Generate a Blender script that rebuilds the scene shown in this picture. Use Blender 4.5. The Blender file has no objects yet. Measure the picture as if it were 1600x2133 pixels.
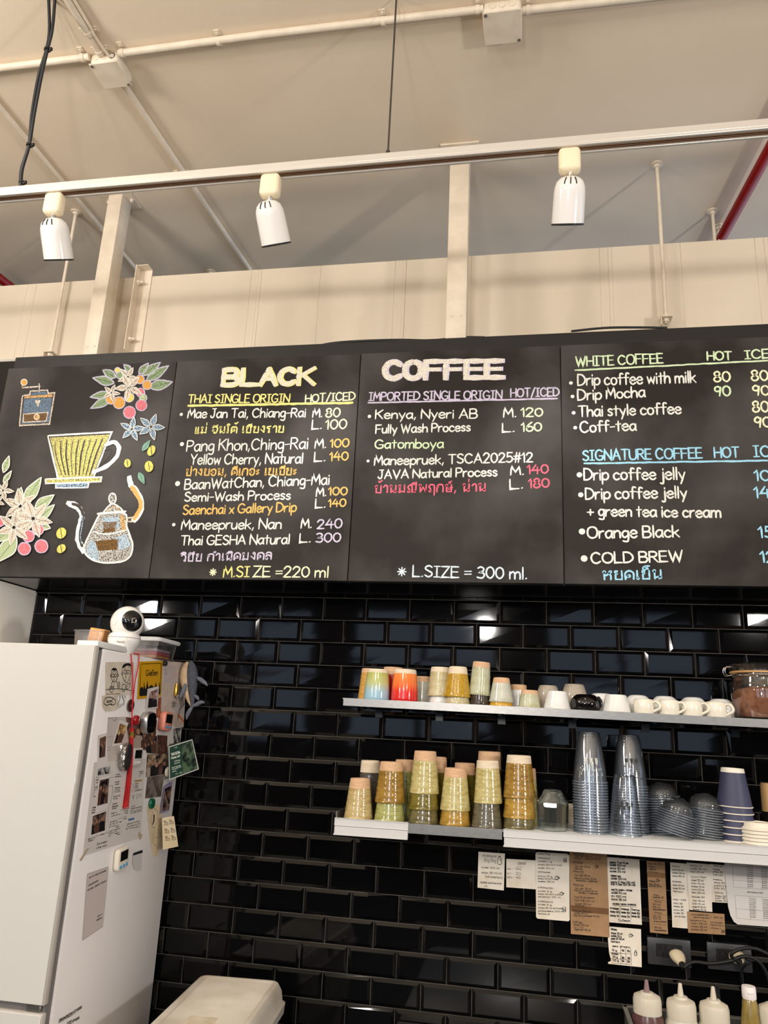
import bpy, bmesh, math, random
from mathutils import Vector, Matrix
random.seed(7)
S = bpy.context.scene
C = S.collection

# ------------------------------------------------------------------ camera
CAM = Vector((0.9994, -2.5839, 1.5799))
PITCH, YAW, ROLL = 0.2711, -0.1901, 0.0480
FWD = Vector((math.sin(YAW)*math.cos(PITCH), math.cos(YAW)*math.cos(PITCH), math.sin(PITCH)))
_r = Vector((math.cos(YAW), -math.sin(YAW), 0)); _u = _r.cross(FWD)
RGT = math.cos(ROLL)*_r + math.sin(ROLL)*_u
UPV = RGT.cross(FWD)
cam = bpy.data.cameras.new('camera'); co = bpy.data.objects.new('camera', cam); C.objects.link(co)
cam.sensor_fit = 'HORIZONTAL'; cam.sensor_width = 36; cam.lens = 36; cam.clip_start = .05
co.matrix_world = Matrix(((RGT.x, UPV.x, -FWD.x, CAM.x), (RGT.y, UPV.y, -FWD.y, CAM.y), (RGT.z, UPV.z, -FWD.z, CAM.z), (0, 0, 0, 1)))
S.camera = co

# ------------------------------------------------------------------ exposure, world, lights
S.view_settings.view_transform = 'Standard'; S.view_settings.look = 'None'
S.view_settings.exposure = 0.85; S.view_settings.gamma = 1; S.view_settings.use_curve_mapping = False
S.cycles.transparent_max_bounces = 80
S.cycles.max_bounces = 14; S.cycles.transmission_bounces = 12
S.cycles.sample_clamp_indirect = 6
W = bpy.data.worlds.new('world'); S.world = W; W.use_nodes = True
bg = W.node_tree.nodes['Background']; bg.inputs[0].default_value = (.62, .76, 1, 1); bg.inputs[1].default_value = 1.05

def point(name, loc, e, col, r=.04):
    l = bpy.data.lights.new(name, 'POINT'); l.energy = e; l.color = col; l.shadow_soft_size = r
    o = bpy.data.objects.new(name, l); o.location = loc; C.objects.link(o); return o
def spot(name, loc, to, e, col, ang, blend=.5, r=.03):
    l = bpy.data.lights.new(name, 'SPOT'); l.energy = e; l.color = col; l.spot_size = ang; l.spot_blend = blend; l.shadow_soft_size = r
    o = bpy.data.objects.new(name, l); o.location = loc; C.objects.link(o)
    o.rotation_euler = (Vector(to)-Vector(loc)).to_track_quat('-Z', 'Y').to_euler(); return o
WARM = (1, .945, .885)
for i, (x, y, z, e) in enumerate(((-1.3, -2.0, 3.0, 46), (-.2, -3.4, 2.75, 34), (1.4, -3.2, 2.8, 12), (3.5, -2.5, 1.9, 78), (.6, -3.5, 1.85, 30), (2.9, -4.4, 2.6, 30), (-3.0, -5.2, 2.6, 60), (.6, -5.4, 2.6, 50))):  # pendant bulbs, plus fills added to brighten the ceiling, fridge side and under-shelf wall
    point('pendant_and_fill_light', (x, y, z), e, WARM, .22 if z > 2.9 else .09)
SPOTW = (1, .96, .91)

# ------------------------------------------------------------------ helpers
def at(px, py, **k):
    """the point on the plane x=, y= or z= that the photograph shows at (px, py)"""
    d = FWD + RGT*((px-800)/1600) - UPV*((py-1066.5)/1600)
    (a, v), = k.items(); i = 'xyz'.index(a)
    return CAM + d*((v-CAM[i])/d[i])
def lin(c): c = c/255; return c/12.92 if c <= .04045 else ((c+.055)/1.055)**2.4
def rgb(r, g, b): return (lin(r), lin(g), lin(b), 1)
MATS = {}
def pm(name, col, rough=.5, metal=0, col2=None, scale=8, bump=0, bscale=60, coat=0, spec=.5, grad=None, stretch=None, lo=.35, hi=.65, trans=0, ior=1.45, emit=None, sss=0):
    if name in MATS: return MATS[name]
    m = bpy.data.materials.new(name); m.use_nodes = True; nt = m.node_tree; p = nt.nodes['Principled BSDF']; MATS[name] = m
    p.inputs['Base Color'].default_value = col; p.inputs['Roughness'].default_value = rough; p.inputs['Metallic'].default_value = metal
    p.inputs['Specular IOR Level'].default_value = spec; p.inputs['Coat Weight'].default_value = coat; p.inputs['Coat Roughness'].default_value = .05
    p.inputs['Transmission Weight'].default_value = trans; p.inputs['IOR'].default_value = ior
    if sss: p.inputs['Subsurface Weight'].default_value = sss; p.inputs['Subsurface Scale'].default_value = .01
    tc = nt.nodes.new('ShaderNodeTexCoord'); vec = tc.outputs['Object']
    if stretch:
        mp = nt.nodes.new('ShaderNodeMapping'); mp.inputs['Scale'].default_value = stretch; nt.links.new(vec, mp.inputs[0]); vec = mp.outputs[0]
    colsock = None
    if grad:   # ((z, colour), ...) glaze that changes with height
        sep = nt.nodes.new('ShaderNodeSeparateXYZ'); nt.links.new(tc.outputs['Object'], sep.inputs[0])
        mr = nt.nodes.new('ShaderNodeMapRange'); mr.inputs[1].default_value = grad[0][0]; mr.inputs[2].default_value = grad[-1][0]; nt.links.new(sep.outputs[2], mr.inputs[0])
        cr = nt.nodes.new('ShaderNodeValToRGB'); el = cr.color_ramp.elements
        for i, (z, c) in enumerate(grad):
            e = el[i] if i < 2 else el.new(1)
            e.position = (z-grad[0][0])/(grad[-1][0]-grad[0][0]) if i != 1 or len(grad) > 2 else 1; e.color = c
        nt.links.new(mr.outputs[0], cr.inputs[0]); colsock = cr.outputs[0]
    if col2:
        n = nt.nodes.new('ShaderNodeTexNoise'); n.inputs['Scale'].default_value = scale; n.inputs['Detail'].default_value = 6; nt.links.new(vec, n.inputs[0])
        cr = nt.nodes.new('ShaderNodeValToRGB'); el = cr.color_ramp.elements
        el[0].position = lo; el[0].color = col; el[1].position = hi; el[1].color = col2
        nt.links.new(n.outputs[0], cr.inputs[0])
        colsock = cr.outputs[0]
    if colsock: nt.links.new(colsock, p.inputs['Base Color'])
    if bump:
        n = nt.nodes.new('ShaderNodeTexNoise'); n.inputs['Scale'].default_value = bscale; n.inputs['Detail'].default_value = 4; nt.links.new(vec, n.inputs[0])
        b = nt.nodes.new('ShaderNodeBump'); b.inputs['Strength'].default_value = bump; b.inputs['Distance'].default_value = .002; nt.links.new(n.outputs[0], b.inputs['Height']); nt.links.new(b.outputs[0], p.inputs['Normal'])
    return m
def chalk(name, col, cover=.5, scale=700):
    """chalk dust: specks of the colour with the board showing between them"""
    if name in MATS: return MATS[name]
    m = bpy.data.materials.new(name); m.use_nodes = True; nt = m.node_tree; p = nt.nodes['Principled BSDF']; MATS[name] = m
    p.inputs['Base Color'].default_value = col; p.inputs['Roughness'].default_value = .95; p.inputs['Specular IOR Level'].default_value = .1
    tc = nt.nodes.new('ShaderNodeTexCoord'); n = nt.nodes.new('ShaderNodeTexNoise'); n.inputs['Scale'].default_value = scale; n.inputs['Detail'].default_value = 3
    nt.links.new(tc.outputs['Object'], n.inputs[0])
    mr = nt.nodes.new('ShaderNodeMapRange'); mr.inputs[1].default_value = cover-.07; mr.inputs[2].default_value = cover+.07; nt.links.new(n.outputs[0], mr.inputs[0])
    nt.links.new(mr.outputs[0], p.inputs['Alpha']); return m
def clear(name, tint, gl=.12, rough=.03, fres=1.45, haze=0, hcol=(.8, .86, .92, 1)):
    """thin clear plastic or glass sheet"""
    if name in MATS: return MATS[name]
    m = bpy.data.materials.new(name); m.use_nodes = True; nt = m.node_tree; nt.nodes.clear(); MATS[name] = m
    o = nt.nodes.new('ShaderNodeOutputMaterial'); mx = nt.nodes.new('ShaderNodeMixShader'); t = nt.nodes.new('ShaderNodeBsdfTransparent'); g = nt.nodes.new('ShaderNodeBsdfGlossy'); f = nt.nodes.new('ShaderNodeFresnel'); a = nt.nodes.new('ShaderNodeMath')
    t.inputs[0].default_value = tint; g.inputs['Roughness'].default_value = rough; f.inputs[0].default_value = fres; a.operation = 'ADD'; a.inputs[1].default_value = gl; a.use_clamp = True
    ts = t.outputs[0]
    if haze:   # a little milkiness in the plastic
        d = nt.nodes.new('ShaderNodeBsdfDiffuse'); d.inputs[0].default_value = hcol; tl_ = nt.nodes.new('ShaderNodeBsdfTranslucent'); tl_.inputs[0].default_value = hcol; m1 = nt.nodes.new('ShaderNodeMixShader'); m2 = nt.nodes.new('ShaderNodeMixShader'); m2.inputs[0].default_value = haze
        nt.links.new(d.outputs[0], m1.inputs[1]); nt.links.new(tl_.outputs[0], m1.inputs[2]); nt.links.new(ts, m2.inputs[1]); nt.links.new(m1.outputs[0], m2.inputs[2]); ts = m2.outputs[0]
    nt.links.new(f.outputs[0], a.inputs[0]); nt.links.new(a.outputs[0], mx.inputs[0]); nt.links.new(ts, mx.inputs[1]); nt.links.new(g.outputs[0], mx.inputs[2]); nt.links.new(mx.outputs[0], o.inputs[0]); return m
def people(t, px_quad, h, n, seed, fr, cols=None):
    """soft little figures printed on a snapshot"""
    rnd = random.Random(seed); a, b, c, d = [Vector(q) for q in px_quad]
    P = lambda s, t_: a.lerp(b, s).lerp(d.lerp(c, s), t_)
    tor = {}; hd = MB()
    for k in range(n):
        s0 = (k+.5)/n+rnd.uniform(-.06, .06); t0 = rnd.uniform(.28, .5); w_ = min(.2, rnd.uniform(.30, .45)/n); q = rnd.uniform(.09, .13)
        m = tor.setdefault(rnd.randrange(3), MB())
        body = [(s0-w_*1.5, .98), (s0-w_*1.5, t0+q*1.9), (s0-w_*.8, t0+q*1.1), (s0+w_*.8, t0+q*1.1), (s0+w_*1.5, t0+q*1.9), (s0+w_*1.5, .98)]
        m.face([fr(*P(min(.98, max(.02, u)), v), h+k*.00002) for u, v in body])
        hd.face([fr(*P(min(.98, max(.02, s0+w_*.62*math.cos(i*.785))), t0+q*.85*math.sin(i*.785)), h+k*.00002+.00001) for i in range(8)])
    cl = [pm('printed_cloth_dark', rgb(26, 24, 30), .35), pm('printed_cloth_brown', rgb(88, 60, 50), .35), pm('printed_cloth_pale', rgb(176, 160, 146), .35)]
    for k, m in tor.items(): link('printed_figure', m, cl[k], t, sm=0, flip=False)
    link('printed_face', hd, pm('printed_skin', rgb(170, 122, 98), .35), t, sm=0, flip=False)
def photo_mat(name, cols, scale=60):
    scale *= .8
    """a printed snapshot: irregular patches of the given colours"""
    if name in MATS: return MATS[name]
    m = bpy.data.materials.new(name); m.use_nodes = True; nt = m.node_tree; p = nt.nodes['Principled BSDF']; MATS[name] = m
    p.inputs['Roughness'].default_value = .3
    tc = nt.nodes.new('ShaderNodeTexCoord'); n = nt.nodes.new('ShaderNodeTexNoise'); n.inputs['Scale'].default_value = scale; n.inputs['Detail'].default_value = 10; n.inputs['Roughness'].default_value = .68
    nt.links.new(tc.outputs['Object'], n.inputs[0]); cr = nt.nodes.new('ShaderNodeValToRGB'); el = cr.color_ramp.elements
    for i, c in enumerate(cols):
        e = el[i] if i < 2 else el.new(.5)
        e.color = c
    for i, e in enumerate(sorted(el, key=lambda e: e.position)): pass
    for i in range(len(cols)): el[i].position = .28+.46*i/max(1, len(cols)-1)
    nt.links.new(n.outputs[0], cr.inputs[0]); nt.links.new(cr.outputs[0], p.inputs['Base Color']); return m

class MB:
    def __init__(s): s.bm = bmesh.new()
    def face(s, pts):
        try: return s.bm.faces.new([s.bm.verts.new(p) for p in pts])
        except ValueError: return None
    def box(s, x0, x1, y0, y1, z0, z1, bev=0, seg=2, M=None):
        vs = [s.bm.verts.new((x, y, z)) for x in (x0, x1) for y in (y0, y1) for z in (z0, z1)]
        fs = [s.bm.faces.new([vs[i] for i in q]) for q in ((0, 1, 3, 2), (4, 6, 7, 5), (0, 4, 5, 1), (2, 3, 7, 6), (0, 2, 6, 4), (1, 5, 7, 3))]
        geo = vs
        if bev:
            es = list({e for f in fs for e in f.edges})
            r = bmesh.ops.bevel(s.bm, geom=es, offset=bev, segments=seg, profile=.5, affect='EDGES')
            geo = list({v for f in r['faces'] for v in f.verts} | {v for v in vs if v.is_valid})
        if M: bmesh.ops.transform(s.bm, matrix=M, verts=geo)
        return s
    def lathe(s, prof, n=32, M=None, ripple=None, sx=1, sy=1):
        rings = []
        for k, (r, z) in enumerate(prof):
            if r < 1e-6: rings.append([s.bm.verts.new((0, 0, z))]); continue
            ring = []
            for i in range(n):
                a = 2*math.pi*i/n; rr = r
                if ripple: rr = r*(1+ripple(a, z))
                ring.append(s.bm.verts.new((rr*math.cos(a)*sx, rr*math.sin(a)*sy, z)))
            rings.append(ring)
        for a, b in zip(rings, rings[1:]):
            if len(a) == 1 and len(b) == 1: continue
            for i in range(n):
                j = (i+1) % n
                if len(a) == 1: s.bm.faces.new((a[0], b[j], b[i]))
                elif len(b) == 1: s.bm.faces.new((a[i], a[j], b[0]))
                else: s.bm.faces.new((a[i], a[j], b[j], b[i]))
        if M: bmesh.ops.transform(s.bm, matrix=M, verts=[v for r in rings for v in r])
        return s
    def tube(s, pts, r, n=10, cap=True):
        pts = [Vector(p) for p in pts]; rings = []
        rs = r if isinstance(r, (list, tuple)) else [r]*len(pts)
        t0 = (pts[1]-pts[0]).normalized(); ref = Vector((0, 0, 1)) if abs(t0.z) < .9 else Vector((1, 0, 0))
        a = t0.cross(ref).normalized()
        for i, p in enumerate(pts):
            t = (pts[min(i+1, len(pts)-1)]-pts[max(i-1, 0)]).normalized()
            a = (a-t*a.dot(t)).normalized(); b = t.cross(a)
            rings.append([s.bm.verts.new(p+(a*math.cos(q)+b*math.sin(q))*rs[i]) for q in [2*math.pi*k/n for k in range(n)]])
        for u, v in zip(rings, rings[1:]):
            for i in range(n): s.bm.faces.new((u[i], u[(i+1) % n], v[(i+1) % n], v[i]))
        if cap:
            s.bm.faces.new(rings[0][::-1]); s.bm.faces.new(rings[-1])
        return s
    def prism(s, pts, fr, h0, h1):
        """polygon (u,v) extruded between heights h0 and h1 of frame fr"""
        a = [s.bm.verts.new(fr(u, v, h0)) for u, v in pts]; b = [s.bm.verts.new(fr(u, v, h1)) for u, v in pts]
        n = len(pts)
        s.bm.faces.new(a[::-1]); s.bm.faces.new(b)
        for i in range(n): s.bm.faces.new((a[i], a[(i+1) % n], b[(i+1) % n], b[i]))
        return s
    def flat(s, pts, fr, h):
        f = s.face([fr(u, v, h) for u, v in pts])
        return s
    def ribbon(s, pts, w, fr, h, jit=.12):
        n = len(pts)
        if n < 2: return s
        P = [Vector(p) for p in pts]; L = []
        if (P[-1]-P[0]).length > 1e-9:
            d = (P[0]-P[1]); d = d.normalized()*w*.4 if d.length else d; P[0] = P[0]+d
            d = (P[-1]-P[-2]); d = d.normalized()*w*.4 if d.length else d; P[-1] = P[-1]+d
        for i in range(n):
            t = P[min(i+1, n-1)]-P[max(i-1, 0)]
            if t.length < 1e-9: t = Vector((1, 0))
            t.normalize(); m = Vector((-t.y, t.x))*w*.5
            # widen at corners so that the stroke keeps its width
            if 0 < i < n-1:
                q = (P[i]-P[i-1]).normalized() if (P[i]-P[i-1]).length else t
                c = max(.45, q.dot(t)); m = m/c
            k1 = 1+random.uniform(-jit, jit); k2 = 1+random.uniform(-jit, jit)
            if i in (0, n-1): k1 *= .7; k2 *= .7
            a = P[i]+m*k1; b = P[i]-m*k2
            L.append((s.bm.verts.new(fr(a.x, a.y, h)), s.bm.verts.new(fr(b.x, b.y, h))))
        for (a, b), (c, d) in zip(L, L[1:]): s.bm.faces.new((a, b, d, c))
        return s

WM = {}
def setp(o, label=None, cat=None, group=None, kind=None):
    if label: o['label'] = label
    if cat: o['category'] = cat
    if group: o['group'] = group
    if kind: o['kind'] = kind
    return o
def link(name, mb, mat, parent=None, M=None, sm=40, local=False, flip=True):
    me = bpy.data.meshes.new(name)
    if flip: bmesh.ops.recalc_face_normals(mb.bm, faces=mb.bm.faces)
    mb.bm.to_mesh(me); mb.bm.free()
    if sm:
        for p in me.polygons: p.use_smooth = True
        me.set_sharp_from_angle(angle=math.radians(sm))
    for m in (mat if isinstance(mat, (list, tuple)) else [mat]): me.materials.append(m)
    o = bpy.data.objects.new(name, me); C.objects.link(o)
    if parent:
        o.parent = parent
        if not local: me.transform(WM[parent.name].inverted())
        WM[o.name] = WM[parent.name].copy()
    else: WM[o.name] = Matrix.Identity(4)
    return o
def thing(name, label, cat, loc=(0, 0, 0), rot=(0, 0, 0), group=None):
    o = bpy.data.objects.new(name, None); C.objects.link(o); o.location = loc; o.rotation_euler = rot; o.empty_display_size = .02
    from mathutils import Euler
    WM[o.name] = Matrix.Translation(loc) @ Euler(rot).to_matrix().to_4x4()
    return setp(o, label, cat, group)
def one(name, mb, mat, label, cat, loc=None, group=None, sm=40):
    """a thing that is one mesh, its origin moved to loc"""
    o = link(name, mb, mat, sm=sm)
    if loc is not None:
        o.data.transform(Matrix.Translation(-Vector(loc))); o.location = loc; WM[o.name] = Matrix.Translation(loc)
    return setp(o, label, cat, group)
def struct(name, mb, mat, parent=None, sm=40):
    o = link(name, mb, mat, parent, sm=sm)
    if not parent: o['kind'] = 'structure'
    return o
def kids(o): return [c for c in S.objects if c.parent == o]
def dup(o, loc, rot=None, label=None, group=None):
    r = o.copy(); C.objects.link(r); r.location = loc
    if rot is not None: r.rotation_euler = rot
    if label: r['label'] = label
    if group: r['group'] = group
    from mathutils import Euler
    WM[r.name] = Matrix.Translation(loc) @ r.rotation_euler.to_matrix().to_4x4()
    for ch in kids(o):
        c = ch.copy(); C.objects.link(c); c.parent = r; WM[c.name] = WM[r.name].copy()
        for g in kids(ch):
            d = g.copy(); C.objects.link(d); d.parent = c
    return r
ORD = 'bottom second third fourth fifth sixth seventh eighth ninth tenth eleventh twelfth thirteenth fourteenth fifteenth sixteenth seventeenth eighteenth nineteenth twentieth'.split()

def smooth(pts, n=5, closed=False):
    """Catmull-Rom through the points"""
    P = [Vector(p) for p in pts]; out = []
    N = len(P)
    if N < 3: return P
    rng = range(N if closed else N-1)
    for i in rng:
        g = lambda k: P[k % N] if closed else P[max(0, min(N-1, k))]
        a, b, c, d = g(i-1), g(i), g(i+1), g(i+2)
        for k in range(n):
            t = k/n
            out.append(.5*((2*b)+(c-a)*t+(2*a-5*b+4*c-d)*t*t+(3*b-a-3*c+d)*t**3))
    out.append(P[0] if closed else P[-1]); return out

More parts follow.
